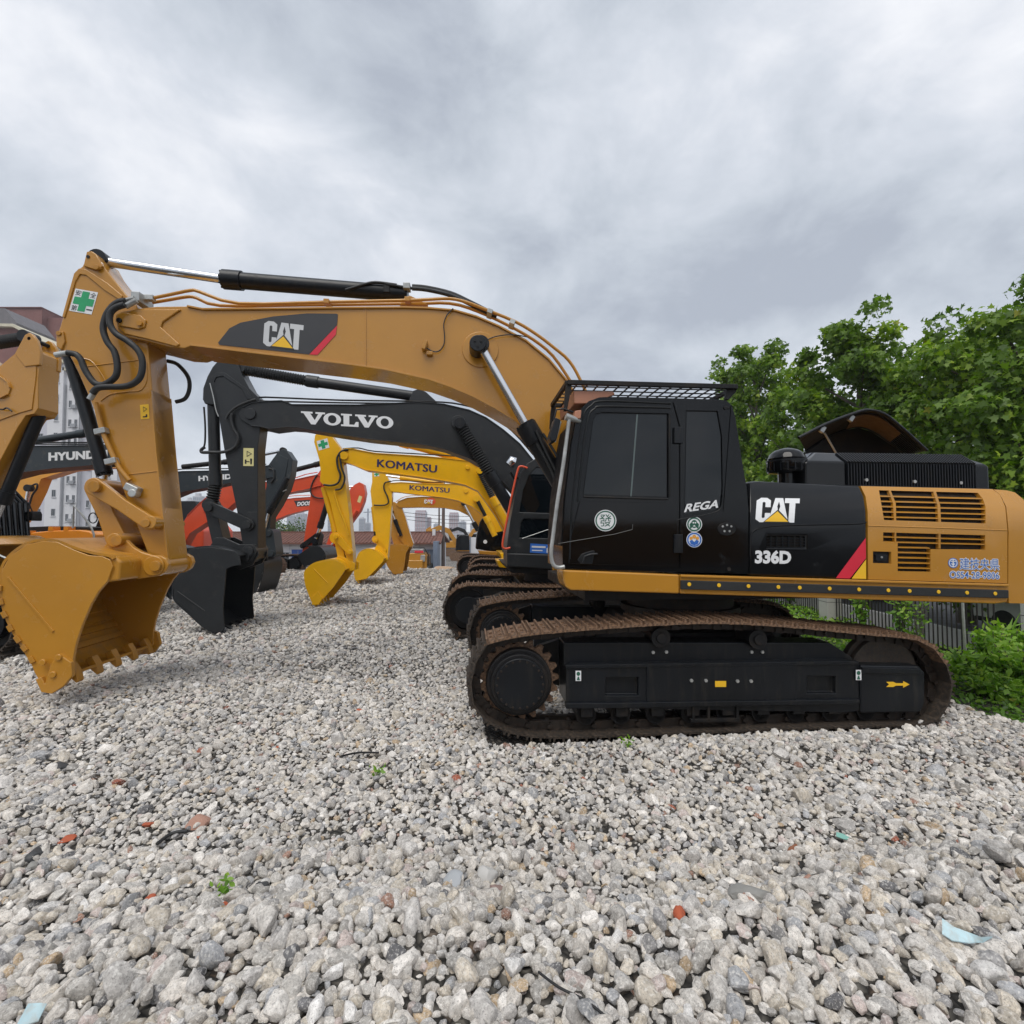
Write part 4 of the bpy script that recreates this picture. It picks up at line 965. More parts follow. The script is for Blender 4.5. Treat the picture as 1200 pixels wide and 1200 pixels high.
    u, z = T.p(158, 573, s0); MB().box((u, s0 - .03, z), (.16, .12, .09), Matrix.Rotation(.45, 3, 'Y')).disc(u + .03, z - .06, s0 - .11, s0, .05, 16).build('hose_coupling', SILV, st, bevel=.012)
    # hoses at the elbow
    for pth, w_h in (([(147, 352.5), (139, 354), (131, 360), (124, 371), (121, 386), (126, 401), (134, 412), (137.5, 428), (136, 440), (129, 447), (120, 451), (110, 448), (100, 434), (95, 422), (89, 415.5), (79, 413.5)], 1.26),
                     ([(146, 357), (135, 361), (129, 368), (129, 380), (136, 391), (150, 400), (162, 411), (167, 424), (165, 440), (157, 449), (145, 453), (125, 453.5), (114, 455), (108, 461)], 1.20)):
        MB().tube([T.P3(a, b, w_h) for a, b in spline(pth, 5)], .036, 12).build('hydraulic_hose', RUBB, st, smooth=60)
    for a, b, w_h in (((146, 353), (158, 350), 1.3), ((147, 359), (160, 352), 1.26), ((81, 413.5), (65, 416), 1.28), ((113, 456), (105, 468), 1.24)):
        MB().cyl(T.P3(*a, w_h), T.P3(*b, w_h), .033, 12).build('hose_fitting', SILV, st)
    u, z = T.p(164, 351, 1.4); MB().box((u, 1.45, z), (.10, .3, .12)).box((u + .1, 1.42, z + .03), (.12, .08, .07)).build('hose_manifold', SILV, st, bevel=.01)
    MB().tube([T.P3(a, b, 1.95) for a, b in spline([(196, 423), (208, 427), (220, 441), (222, 455), (217, 467), (206, 471)], 5)], .026, 10).build('hydraulic_hose', RUBB, st, smooth=60)
    # bucket cylinder
    hydraulic(T, r, (119, 574), (122, 553), (82, 418), 1.62, .045, .078, name='bucket_cylinder')
    # linkage
    def link(name, a, b, w0, w1, ra, rb_, m=M):
        A = np.array(T.p(*a, w0)); B = np.array(T.p(*b, w0)); d = (B - A) / np.linalg.norm(B - A); n = np.array((-d[1], d[0])); pl = []
        for k in range(13): t = pi / 2 + pi * k / 12; pl.append(tuple(A + ra * (d * cos(t) + n * sin(t))))
        mid = (A + B) / 2; pl.append(tuple(mid - n * (ra + rb_) * .40))
        for k in range(13): t = -pi / 2 + pi * k / 12; pl.append(tuple(B + rb_ * (d * cos(t) + n * sin(t))))
        pl.append(tuple(mid + n * (ra + rb_) * .40))
        return MB().prism(pl, w0, w1).build(name, m, r, bevel=.014, seg=3)
    for w in (1.28, 1.90): link('stick_link', (109, 570), (174, 613), w, w + .07, .105, .085)
    link('bucket_link', (110, 571), (136, 634), 1.42, 1.82, .12, .12)
    pin(T, r, 109, 570, 1.22, 2.0, .068, CATD); pin(T, r, 170, 613, 1.22, 2.0, .05, CATD); 
    u, z = T.p(176, 612, 1.26); MB().disc(u, z, 1.24, 1.42, .08, 24).build('link_boss', M, r, bevel=.01)
    # ---------------- bucket
    w0, w1 = .90, 2.40
    near = [(1.5, 687), (2, 668), (11, 652), (31, 638), (50, 634), (67, 635), (86, 644), (104, 650.7), (120, 652), (129, 656), (132, 664), (126, 681), (115, 694), (106.7, 708), (96, 733), (89, 754), (85.5, 772), (86, 790), (60, 808), (52, 808), (40, 788), (30.7, 763), (13, 735), (4, 712)]
    back = [(131, 656), (127, 653), (110, 650), (88, 644), (66, 635.5), (48, 634.5), (30, 639), (11, 653), (2.5, 668), (2.5, 688), (5, 712), (14, 735), (31, 763), (44, 783), (60, 792), (84, 788.5)]
    bk = bucket(T, r, near, back, w0, w1, CATY, inner=CATD, teeth=5, tlen=.0, t=.04)
    for o in list(bk.children):
        if o.name.startswith('tooth'): bpy.data.objects.remove(o)
    # lip plate from the heel of the back to the cutting edge, with teeth that point to the right and down
    lipb = np.array(T.p(84, 788, w0))
    for k in range(5):
        ww = w0 + .10 + (w1 - w0 - .2) * k / 4
        t0 = lipb + np.array((-.09, .07)); dirv = np.array((.50, -.86)); nn = np.array((.86, .50))
        pl = [t0 - nn * .045, t0 + nn * .045, t0 + dirv * .12 + nn * .045, t0 + dirv * .22 + nn * .016, t0 + dirv * .23 - nn * .014, t0 + dirv * .12 - nn * .05]
        MB().prism([tuple(x) for x in pl], ww - .05, ww + .05).build('tooth', CATD, bk, bevel=.01)
    for ww, nm in ((w0 - .045, 0), (w1 - .01, 1)):
        cpl = [(63, 778), (72, 765), (87, 775), (88, 791), (78, 803), (64, 812), (52, 810), (45, 795), (52, 792), (56, 800)] if nm == 0 else [(60, 778), (72, 764), (90, 772), (94, 790), (84, 803), (62, 806)]
        cu = MB().prism(T.poly(cpl, w0), ww, ww + .055).build('side_cutter', CATY, bk, bevel=.01)
        b = MB()
        for px, py in ((54.5, 775), (73, 769), (66.5, 789)):
            u, z = T.p(px, py, w0); b.disc(u, z, ww - .02 if nm == 0 else ww + .05, ww + .01 if nm == 0 else ww + .075, .035, 14)
        b.build('cutter_bolts', CATY, cu, bevel=.008)
    # raised strip on the side plate and the wear blocks along the heel
    MB().prism(T.poly([(8.5, 676), (11.5, 676), (64, 739), (61.5, 741)], w0), w0 - .014, w0 + .01).build('wear_strip', CATY, bk, bevel=.004)
    for (a, b) in (((-.5, 686), (-1, 693)), ((0, 702), (2, 709)), ((3, 717), (7, 724)), ((10, 733), (14, 740)), ((18, 746), (23, 753)), ((26, 757), (31, 763)), ((35, 770), (39, 777))):
        P_, Q_ = np.array(T.p(*a, w0)), np.array(T.p(*b, w0)); d = (Q_ - P_) / np.linalg.norm(Q_ - P_); n = np.array((d[1], -d[0])) * -1
        if n[0] > 0: n = -n
        MB().prism([tuple(P_ - n * .035), tuple(P_ + n * .018), tuple(Q_ + n * .018), tuple(Q_ - n * .035)], w0 - .02, w1 + .02).build('wear_bar', CATD, bk, bevel=.006, fix=True)
    # ears
    ear = [(118, 646), (122, 641), (127, 630), (133, 625.5), (141, 626), (147, 632), (156, 641), (166, 647), (178, 650.5), (188, 651), (195, 655), (197.5, 662), (194, 670), (186, 675), (172, 677), (160, 679), (140, 670), (128, 660)]
    for w in (1.30, 1.86):
        MB().prism(T.poly(ear, 1.3), w, w + .07).build('bucket_ear', CATY, bk, bevel=.014, seg=3)
    MB().prism(T.poly([(70, 640), (84, 641), (132, 652), (160, 650), (166, 656), (164, 677), (128, 682), (120, 668)], 1.3), w0 + .03, w1 - .03).build('bucket_top_tube', CATY, bk, bevel=.03, seg=3)
    pin(T, r, 136, 633.5, 1.22, 2.0, .062, CATD); pin(T, r, 181, 663.5, 1.22, 2.0, .062, CATD)
    u, z = T.p(181, 663, 1.3); MB().disc(u, z, 1.27, 1.98, .12, 28).build('pin_boss', M, r, bevel=.012)
    u, z = T.p(135, 633, 1.3); MB().disc(u, z, 1.27, 1.98, .085, 28).build('pin_boss', M, r, bevel=.012)
    return r
main_excavator()
# ================================================================== OTHER EXCAVATORS
def machine(name, label, D, px0, cfg, paint, trim=BLKM, group='excavators parked in two facing rows', yaw=5.0, z0=0.0, shoes=False):
    T = Fr(D, yaw, px0=px0, z0=0.0)
    r = T.root(name, label, 'excavator', group)
    Q = lambda pts, w: T.poly(pts, w)
    bv = .012
    p_stick = cfg.get('stick_paint', paint); p_boom = cfg.get('boom_paint', paint); p_bkt = cfg.get('bucket_paint', paint)
    wb0, wb1 = cfg.get('wb', (1.33, 1.90)); ws0, ws1 = cfg.get('ws', (1.40, 1.84))
    k_ = T.ppm(px0, 1.4)
    if 'boom' in cfg:
        bt, bb = cfg['boom']
        bo = beam(T, r, 'boom', bt + bb, wb0, wb1, p_boom, flange=.025, top=bt[1:], bot=bb[::-1][1:], ft=.02, bevel=bv)
        for pth in cfg.get('pipes', []):
            MB().tube([T.P3(a, b, wb0 + .15) for a, b in spline(pth, 3)], .02, 6).build('hydraulic_pipe', cfg.get('pipe_paint', p_boom), bo, smooth=60)
        for a, b, rr in cfg.get('bosses', []):
            u, z = T.p(a, b, wb0); MB().disc(u, z, wb0 - .02, wb0 + .03, rr, 24).build('pin_boss', p_boom, bo, bevel=.008)
        if 'text' in cfg: cfg['text'](T, wb0 + .018, bo)
    if 'stick' in cfg:
        st = MB().prism(Q(cfg['stick'], ws0), ws0, ws1).build('stick', p_stick, r, bevel=bv)
        for pl in cfg.get('stick_plates', []):
            MB().prism(Q(pl, ws0), ws0 - .02, ws0 + .01).build('stick_plate', p_stick, st, bevel=.006)
        for pth, rr, m_ in cfg.get('stick_hoses', []):
            MB().tube([T.P3(a, b, ws0 - .07) for a, b in spline(pth, 4)], rr, 8).build('hydraulic_hose', m_, st, smooth=60)
        if 'stick_decor' in cfg: cfg['stick_decor'](T, ws0 - .004, st)
    if 'plate' in cfg:
        t0, t1 = cfg.get('wk', (.90, 2.40))
        bk = bucket(T, r, cfg['plate'], cfg['back'], t0, t1, p_bkt, inner=cfg.get('bucket_inner', p_bkt), teeth=5, tlen=.16, t=.035, tdir=cfg.get('tdir'))
        if 'ear' in cfg:
            for w in (1.34, 1.84): MB().prism(Q(cfg['ear'], 1.34), w, w + .06).build('bucket_ear', p_bkt, bk, bevel=.01)
        for pl in cfg.get('cutters', []):
            for w in (t0 - .04, t1 - .01): MB().prism(Q(pl, t0), w, w + .05).build('side_cutter', p_bkt, bk, bevel=.008)
        for a, b in cfg.get('bucket_ribs', []):
            MB().tube([T.P3(*a, t0 - .003), T.P3(*b, t0 - .003)], .014, 6).build('wear_strip', p_bkt, bk)
    for a, b, c, w, rr, rb_, kw in cfg.get('cyl', []):
        hydraulic(T, r, a, b, c, w, rr, rb_, **kw)
    for a, b, ra, rb_, w0, w1 in cfg.get('links', []):
        A = np.array(T.p(*a, w0)); B = np.array(T.p(*b, w0)); d = (B - A) / np.linalg.norm(B - A); n_ = np.array((-d[1], d[0])); pl = []
        for k in range(9): t = pi / 2 + pi * k / 8; pl.append(tuple(A + ra * (d * cos(t) + n_ * sin(t))))
        for k in range(9): t = -pi / 2 + pi * k / 8; pl.append(tuple(B + rb_ * (d * cos(t) + n_ * sin(t))))
        MB().prism(pl, w0, w1).build('linkage', cfg.get('link_paint', p_stick), r, bevel=.01)
        for q_ in (a, b):
            u, z = T.p(*q_, w0); MB().disc(u, z, w0 - .06, w1 + .06, min(ra, rb_) * .65, 16).build('pin', cfg.get('link_paint', p_stick), r, bevel=.006)
    if 'tracks' in cfg:
        x0, x1, h = cfg['tracks']; u0 = T.p(x0, 700, 0)[0]; u1 = u0 + 5.0 if x1 is None else T.p(x1, 700, 0)[0]
        if cfg.get('track_right'): u1 = u0; u0 = u1 - 5.0
        lp = simple_loop(u0, u1, h, z0=z0 + cfg.get('tz', 0.0))
        zz = z0 + cfg.get('tz', 0.0)
        for w in (0.0, 2.6):
            track(T, r, lp, w, .6, 49, shoes=shoes)
            MB().prism([(u0 + .9, zz + .28), (u1 - .9, zz + .28), (u1 - .9, zz + .74), (u1 - 1.2, zz + .86), (u0 + 1.2, zz + .86), (u0 + .9, zz + .74)], w + .08, w + .5).build('track_frame', BLKM, r, bevel=.02)
            for u in (u0 + .52, u1 - .52):
                wh = MB().disc(u, zz + h * .5, w + .22, w + .40, .40, 28).build('drive_wheel', BLKM, r, bevel=.02)
                MB().disc(u, zz + h * .5, w + .06, w + .3, .27, 28).build('wheel_hub', BLKS, wh, bevel=.012)
            MB().prism([(u0 + .35, zz + .34), (u0 + 1.0, zz + .30), (u0 + 1.0, zz + .80), (u0 + .35, zz + .78)], w + .10, w + .3).build('idler_guard', BLKS, r, bevel=.02)
            rl = MB()
            for k in range(9): rl.disc(u0 + .85 + (u1 - u0 - 1.7) * k / 8, zz + .22, w + .15, w + .45, .09, 14)
            rl.build('track_rollers', STEEL, r)['kind'] = 'stuff'
            for k in (1, 2): MB().disc(u0 + (u1 - u0) * k / 3, zz + h - .22, w + .15, w + .42, .085, 16).build('carrier_roller', BLKM, r)
        um = (u0 + u1) / 2
        MB().box((um, 1.6, zz + .75), (1.7, 2.2, .5)).lathe((um, 1.6, zz), [(.7, .95), (.7, 1.32)], 28).build('car_body', BLKM, r, bevel=.02)
    for nm, m_, pl, w0, w1, bvl in cfg.get('body', []):
        MB().prism(Q(pl, w0), w0, w1).build(nm, m_, r, bevel=bvl, seg=3)
    if 'extra' in cfg: cfg['extra'](T, r)
    return T, r
# ---------------- charcoal excavator directly behind the big one
def volvo_text(T, w, o):
    decal(T, 'side_lettering', VOLVO, ((352.7, 496.5), (461, 502.8), (352.7, 481.8)), w, WHT, o)
def volvo_stick(T, w, o):
    qd = ((285, 546), (297.2, 546.2), (285.2, 525))
    l = decal(T, 'warning_label', [SQ], qd, w, CREAM, o)
    decal(T, 'label_print', [*ring(.5, .68, .34, .2, .24, .13, 3), [(.15, .12), (.3, .12), (.3, .36), (.15, .36)], [(.3, .22), (.6, .22), (.6, .27), (.3, .27)], [(.68, .1), (.82, .1), (.85, .42), (.65, .42)]], qd, w - .004, BLKV, l)
    for x0, x1 in ((304, 304.8), (307.4, 308.2), (310.8, 311.4)):
        pass
def volvo_extra(T, r):
    w = .12
    cab = MB().prism(T.poly([(594, 661), (594, 640), (598, 610), (604, 578), (610, 556), (618, 543), (628, 537), (700, 536), (712, 545), (716, 600), (716, 668), (640, 665)], w), w, w + 1.0)
    cut = MB().prism(T.poly([(609, 600), (613, 575), (620, 557), (628, 548), (690, 549), (690, 603)], w), w - .05, w + .04).prism(T.poly([(609, 630), (611, 612), (614, 608), (690, 609), (690, 632)], w), w - .05, w + .04)
    cab = cab.build('cab', VOLG, r, bevel=.04, seg=3, cut=cut)
    for pl in ([(609, 600), (613, 575), (620, 557), (628, 548), (690, 549), (690, 603)], [(609, 630), (611, 612), (614, 608), (690, 609), (690, 632)]):
        MB().prism(T.poly(pl, w), w + .026, w + .036).build('cab_window', GLASS, cab)
    MB().prism(T.poly([(594, 648), (720, 652), (720, 672), (594, 664)], w), w - .04, w + 1.02).build('cab_sill', VOLG, r, bevel=.03)
    qd = ((621, 647.5), (643.5, 649), (621.5, 636.8)); b_ = decal(T, 'blue_banner', [SQ], qd, w - .006, BLUV, cab)
    decal(T, 'banner_text', [[(.08, .55), (.8, .6), (.8, .8), (.08, .75)], [(.1, .2), (.65, .24), (.65, .36), (.1, .32)], [(.86, .1), (.97, .1), (.97, .7), (.86, .6)]], qd, w - .010, LGRY, b_)
    MB().tube([T.P3(a, b, w - .06) for a, b in spline([(618, 548.5), (610, 546.5), (606.5, 552), (600, 580), (594, 610), (590, 630), (589, 640), (592, 643), (598, 642)], 4)], .022, 8).build('red_handrail', DOOR, cab, smooth=60)
    lamp = MB().tube([T.P3(596, 545, .3), T.P3(600, 541, .3), T.P3(604, 542, .3)], .13, 14, radii=[.09, .13, .10]).build('work_lamp', CHROME, r, smooth=60)
    MB().tube([T.P3(598, 553, .3), T.P3(602, 560, .4), T.P3(612, 560, .5)], .025, 8).build('lamp_bracket', BLKM, lamp)
    MB().prism(T.poly([(716, 590), (880, 596), (880, 675), (716, 668)], w), w, 3.05).build('engine_panel', VOLG, r, bevel=.06)
    MB().prism(T.poly([(880, 598), (925, 604), (930, 676), (880, 676)], w), w, 3.05).build('counterweight', VOLG, r, bevel=.1, seg=3)
    MB().prism(T.poly([(594, 664), (880, 674), (880, 680), (600, 672)], w), w + .1, 3.0).build('upper_platform', BLKM, r, bevel=.02)
    MB().prism(T.poly([(478, 472), (484, 458), (492, 455), (500, 460), (512, 471)], 1.5), 1.48, 1.72).build('cylinder_bracket', VOLG, r, bevel=.02)
    MB().cyl(T.P3(690, 604, w - .01), T.P3(612, 631, w - .01), .006, 6).build('cab_wire', SILV, cab)
cfgV = dict(
    boom=([(279, 484), (284, 476.5), (295, 471.5), (313, 469.5), (330, 469), (342, 473.5), (420, 474), (490, 470.5), (520, 473), (550, 480), (570, 489), (590, 503), (610, 520), (626, 540), (640, 562)],
          [(650, 620), (625, 605), (604, 580), (586, 561), (570, 549), (550, 537), (520, 526), (500, 521.5), (433, 514.5), (393, 508.5), (350, 501), (336, 500), (316, 502.5), (305, 500), (294, 499), (281, 491)]),
    pipes=[[(303, 467), (312, 465.5), (400, 469), (500, 470.5), (540, 474), (570, 484), (600, 505), (625, 533)], [(303, 470), (400, 472), (500, 473)]], pipe_paint=BLKM,
    bosses=[(293, 485, .12), (537, 495, .16)], text=volvo_text,
    stick=[(256, 422), (278, 422), (283, 438), (292, 455), (303, 466), (306, 482), (305, 500), (302, 526), (302.5, 640), (301, 655), (290, 655), (284, 637), (277.6, 598.6), (263, 529), (257, 492), (253, 474.5), (240, 473), (237.5, 468), (238, 455), (243, 441), (249, 430)],
    stick_plates=[[(248, 442), (254, 437), (264, 437), (290, 456), (297, 468), (290, 468), (284, 456), (262, 441), (254, 442), (251, 448)], [(304, 0)] if False else [(290, 600), (302, 600), (302.5, 640), (286, 640)]],
    stick_hoses=[([(300, 468), (290, 471), (277, 477), (268, 485), (265, 491)], .03, RUBB), ([(272, 484), (271, 492), (274, 503), (279, 512), (277, 522), (269, 528), (258, 530), (248, 530), (237, 530), (236, 527), (240, 524)], .035, RUBB),
                 ([(246, 449), (250, 465), (253, 480), (256, 488)], .012, SILV), ([(239, 477), (240.5, 500), (240, 520), (237, 526)], .02, BLKM)],
    stick_decor=volvo_stick,
    plate=[(224.5, 643), (246.7, 641), (274.7, 645.7), (280.5, 652.7), (282, 662), (271, 664), (265, 667), (263, 690), (261, 713), (263, 737), (258, 743), (244, 740), (223, 720), (203.5, 702), (203, 685), (208, 668), (215, 652)],
    back=[(280, 652), (262, 645), (246, 641.5), (226, 643.5), (214, 653), (206, 668), (203.5, 685), (204.5, 702), (223, 720), (240, 735), (256, 741)],
    tdir=(.8, -.35), bucket_ribs=[((208, 693), (240, 716))], ear=[(246, 640), (252, 630), (262, 630), (280, 638), (300, 638), (303, 650), (296, 662), (280, 668), (268, 656)],
    links=[((245, 595), (290, 615), .13, .13, 1.3, 1.38), ((246, 596), (255, 634), .12, .12, 1.42, 1.82), ((292, 646), (288, 652), .15, .15, 1.28, 1.96)],
    cyl=[((284, 433), (361, 446.5), (490, 465), 1.6, .095, .115, dict(name='stick_cylinder', bellows=True, mbar=VOLG)),
         ((248, 592), (252.5, 568), (250, 475), 1.6, .11, .12, dict(name='bucket_cylinder', bellows=True, mbar=VOLG)),
         ((539, 497), (574, 556), (610, 615), 1.2, .105, .135, dict(name='boom_cylinder', bellows=True)),
         ((539, 497), (574, 556), (610, 615), 2.0, .105, .135, dict(name='boom_cylinder', bellows=True))],
    tracks=(518, None, 1.08), extra=volvo_extra)
machine('excavator', 'charcoal grey excavator with rubber bellows on its cylinders, second in the right-hand row', 10.25, 700, cfgV, VOLG, shoes=True)
# ---------------- first bright yellow excavator
def k_text(ll, lr, ul):
    def f(T, w, o):
        for k, s in enumerate((-.45, .45, .0)):
            dx = s * (lr[0] - ll[0]) / 70; text(T, 'side_lettering', 'KOMATSU', ((ll[0] + dx, ll[1]), (lr[0] + dx, lr[1]), (ul[0] + dx, ul[1])), w - .001 * k, NAVY, o, bold=0.0, sp=1.02)
    return f
k1_text = k_text((442, 547), (511.5, 554), (442.5, 538))
def k1_stick(T, w, o): safety_sticker(T, ((373.5, 528), (386, 524.5), (371, 517)), w, o, detail=False)
def k_extra(T, r, xs=(600, 720, 800), y0=560, y1=640, paint=KOMY):
    a, b, c = xs; w = .12
    cab = MB().prism(T.poly([(a, y1), (a + 3, y0 + 18), (a + 10, y0), (b, y0), (b, y1)], w), w, w + 1.0).build('cab', BLKM, r, bevel=.05, seg=3)
    MB().prism(T.poly([(a + 9, y0 + 30), (a + 14, y0 + 6), (b - 8, y0 + 6), (b - 8, y0 + 30)], w), w - .01, w + .01).build('cab_window', GLASS, cab)
    MB().prism(T.poly([(b, y0 + (y1 - y0) * .45), (c, y0 + (y1 - y0) * .45), (c, y1), (b, y1)], w), w, 3.0).build('engine_panel', paint, r, bevel=.06)
    MB().prism(T.poly([(a - 4, y1), (c, y1 + 1), (c, y1 + 7), (a - 2, y1 + 7)], w), w - .02, 3.0).build('upper_platform', paint, r, bevel=.02)
cfgK1 = dict(
    boom=([(397, 535), (399, 529), (404, 525), (415, 526), (425, 528), (440, 530.7), (500, 534.5), (526, 537), (550, 540), (562, 548), (574, 563), (588, 590), (598, 612)],
          [(592, 625), (582, 606), (571, 590), (560, 575), (545, 568), (530, 565), (490, 558.5), (460, 554.5), (428, 550.7), (412, 544), (398, 540)]),
    pipes=[[(402, 526), (420, 525), (440, 529), (500, 532.5), (548, 537), (570, 552), (590, 585)]], pipe_paint=BLKM, text=k1_text, bosses=[(403, 534, .12), (548, 548, .06)],
    stick=[(369, 510), (374, 505.5), (386.7, 507), (391, 514.7), (399.5, 525.7), (402, 540), (404, 560), (409, 600), (413.5, 650), (414, 664), (409, 664), (403, 645), (396, 628), (386.7, 588), (380, 569.7), (374.7, 564), (375.7, 553), (374, 538.5), (368, 518)],
    stick_hoses=[([(408, 527), (400, 529), (395, 537), (396, 548), (399, 557), (396, 566), (388, 569), (379, 568)], .03, RUBB), ([(398, 532), (400, 547), (404, 560), (400, 572), (393, 574)], .028, RUBB),
                 ([(391, 575), (398, 598), (404, 612), (408, 627)], .028, KOMY)],
    stick_decor=k1_stick,
    plate=[(357, 672), (358, 668), (366.5, 661), (377.5, 657.7), (392, 656), (402, 660), (404, 669), (391, 688), (377.5, 703.5), (374, 708), (366.5, 708), (364, 701.7), (358, 685)],
    back=[(404, 668), (398, 659), (390, 656.3), (377, 658), (367, 661.3), (359, 668), (357.4, 674), (359, 686), (365, 702), (368, 707)], tdir=(.35, -.9),
    cutters=[[(366, 700), (373, 693), (378, 701), (374, 708.5), (366, 708.5)]], bucket_ribs=[((368, 667), (384, 683))],
    ear=[(392, 657), (396, 651), (402, 652), (410, 657), (416, 660), (416, 668), (408, 670), (398, 664)],
    links=[((394, 629), (410, 647), .1, .09, 1.3, 1.38), ((395, 629), (400, 654), .1, .1, 1.42, 1.8)],
    cyl=[((378, 508), (470, 518), (556, 541), 1.6, .06, .13, dict(name='stick_cylinder', mbar=KOMY)),
         ((395, 630), (393, 622), (379.5, 571), 1.6, .09, .09, dict(name='bucket_cylinder', mbar=KOMY, mrod=BLKM)),
         ((562, 552), (578, 584), (598, 622), 1.15, .08, .12, dict(name='boom_cylinder', bellows=True, mbar=KOMY)), ((562, 552), (578, 584), (598, 622), 2.0, .08, .12, dict(name='boom_cylinder', bellows=True, mbar=KOMY))],
    tracks=(541, None, 1.05), extra=lambda T, r: (k_extra(T, r, (606, 660, 760), 575, 645), MB().prism(T.poly([(582, 657), (606, 655), (612, 662), (606, 667), (585, 665)], .1), .1, 1.1).build('cab_step', KOMY, r, bevel=.02)))
machine('excavator', 'bright yellow excavator behind the charcoal one, its tipped bucket on the gravel', 13.9, 640, cfgK1, KOMY)
k2_text = k_text((480, 574), (526.5, 577.6), (480.2, 568.3))
def k2_stick(T, w, o): safety_sticker(T, ((438.5, 558.5), (444.5, 558), (438, 553.5)), w, o, detail=False)
cfgK2 = dict(
    boom=([(455, 571), (457, 566), (470, 565), (487, 566), (513, 567), (537, 567), (553, 570), (565, 578), (575, 592), (583, 608), (590, 622)],
          [(578, 625), (572, 610), (563, 601), (552, 593), (537, 586.5), (520, 583), (490, 579.5), (470, 577), (458, 576)]),
    pipes=[[(456, 565), (466, 563), (500, 565), (540, 565.5), (560, 572), (580, 596)]], pipe_paint=BLKM, text=k2_text, bosses=[(546, 575, .1)],
    stick=[(436, 554), (440, 552), (450, 553.5), (456, 563), (459.5, 572), (459, 590), (456.5, 630), (454, 655), (449, 656), (445, 648), (442, 640), (436, 593), (434, 575), (436, 565)],
    stick_hoses=[([(458, 564), (451, 566), (450, 573), (454, 582), (455, 589), (450, 592), (438, 592)], .03, RUBB)], stick_decor=k2_stick,
    plate=[(415, 672), (417, 658), (422, 647), (432, 643), (444, 647), (450, 652), (449, 658), (440, 668), (430, 678), (418, 680.6)],
    back=[(450, 655), (443, 647), (432, 643.5), (422, 647.5), (417.5, 658), (415.5, 672), (418, 680)], tdir=(.5, -.8),
    ear=[(438, 645), (441, 639), (447, 641), (454, 650), (455, 656), (448, 658)], links=[((441, 633), (451, 645), .1, .1, 1.4, 1.5)],
    cyl=[((440, 556), (470, 560), (520, 567), 1.6, .05, .1, dict(name='stick_cylinder', mbar=KOMY)), ((441, 632), (440, 622), (437, 594), 1.6, .08, .08, dict(name='bucket_cylinder', mbar=KOMY, mrod=BLKM)),
         ((558, 584), (569.5, 606), (580, 628), 1.15, .075, .12, dict(name='boom_cylinder', mrod=BLKM, mbar=KOMY))],
    tracks=(548, None, 1.05), extra=lambda T, r: k_extra(T, r, (590, 640, 700), 590, 648))
machine('excavator', 'smaller looking bright yellow excavator, fourth from the camera in the right-hand row', 20.3, 620, cfgK2, KOMY)
def c2_text(T, w, o):
    decal(T, 'round_emblem', [ell(.5, .5, .5, .5)], ((500, 591.4), (510.5, 591.8), (500, 583)), w, DOOR, o)
    cat_logo(T, ((497.2, 590), (507.6, 590.6), (497.2, 585.2)), w - .01, WHT, BLKV, o)
def c2_extra(T, r):
    w = .12
    cab = MB().prism(T.poly([(557.5, 643.5), (558.5, 628), (562, 612), (566, 606), (590, 606), (590, 648)], w), w, w + 1.0).build('cab', BLKG, r, bevel=.05, seg=3)
    MB().prism(T.poly([(564, 626), (566, 612), (588, 612), (588, 628)], w), w - .01, w + .01).build('cab_window', GLASS, cab)
    qd = ((566.3, 637.2), (570.9, 637.2), (566.3, 632.6)); decal(T, 'round_sticker', [ell(.5, .5, .5, .5)], qd, w - .02, WHT, cab)
    MB().prism(T.poly([(560, 645), (594, 647), (594, 652), (562, 649.5)], w), w - .05, 3.0).build('upper_platform', CATY, r, bevel=.03)
    MB().prism(T.poly([(580, 651), (594, 651), (594, 660), (580, 657)], w), w - .05, 3.0).build('cab_sill', KOMY, r, bevel=.02)
    MB().prism(T.poly([(590, 622), (670, 624), (670, 652), (590, 649)], w), w, 3.0).build('engine_panel', CATY, r, bevel=.06)
cfgC2 = dict(
    boom=([(464, 592), (466, 587.5), (477, 583.3), (495, 582), (520, 583), (543, 588), (557, 595), (568, 606), (576, 618)], [(560, 620), (558, 612), (548, 603.5), (537, 598), (520, 595), (495, 594.5), (468, 595)]),
    pipes=[[(464, 588), (475, 582), (495, 580.5), (520, 581.5), (545, 587)]], text=c2_text,
    stick=[(455, 590), (462, 588), (470, 593), (475, 606), (480, 624), (484.5, 637), (482, 644), (470, 642), (462, 640), (456, 620), (453, 600)],
    plate=[(451, 640), (470, 638), (480, 641), (476, 648), (474, 662), (472, 672), (461, 673), (455, 665), (451, 652)], back=[(481, 641), (470, 638.5), (452, 640), (451, 652), (455, 664), (462, 672)], wk=(.9, 2.6), tdir=(.7, -.5),
    cyl=[((543, 590), (555.5, 613), (560, 622), 1.1, .06, .11, dict(name='boom_cylinder')), ((459, 600), (463, 610), (470, 628), 1.3, .05, .09, dict(name='bucket_cylinder'))],
    links=[((468, 626), (478, 640), .12, .12, 1.3, 1.9)], tracks=(534.5, None, 1.05), tz=-.1, extra=c2_extra, bosses=[(543, 590, .1)])
machine('excavator', 'ochre excavator at the far end of the right-hand row beside the brown-roofed building', 24.5, 600, cfgC2, CATY)
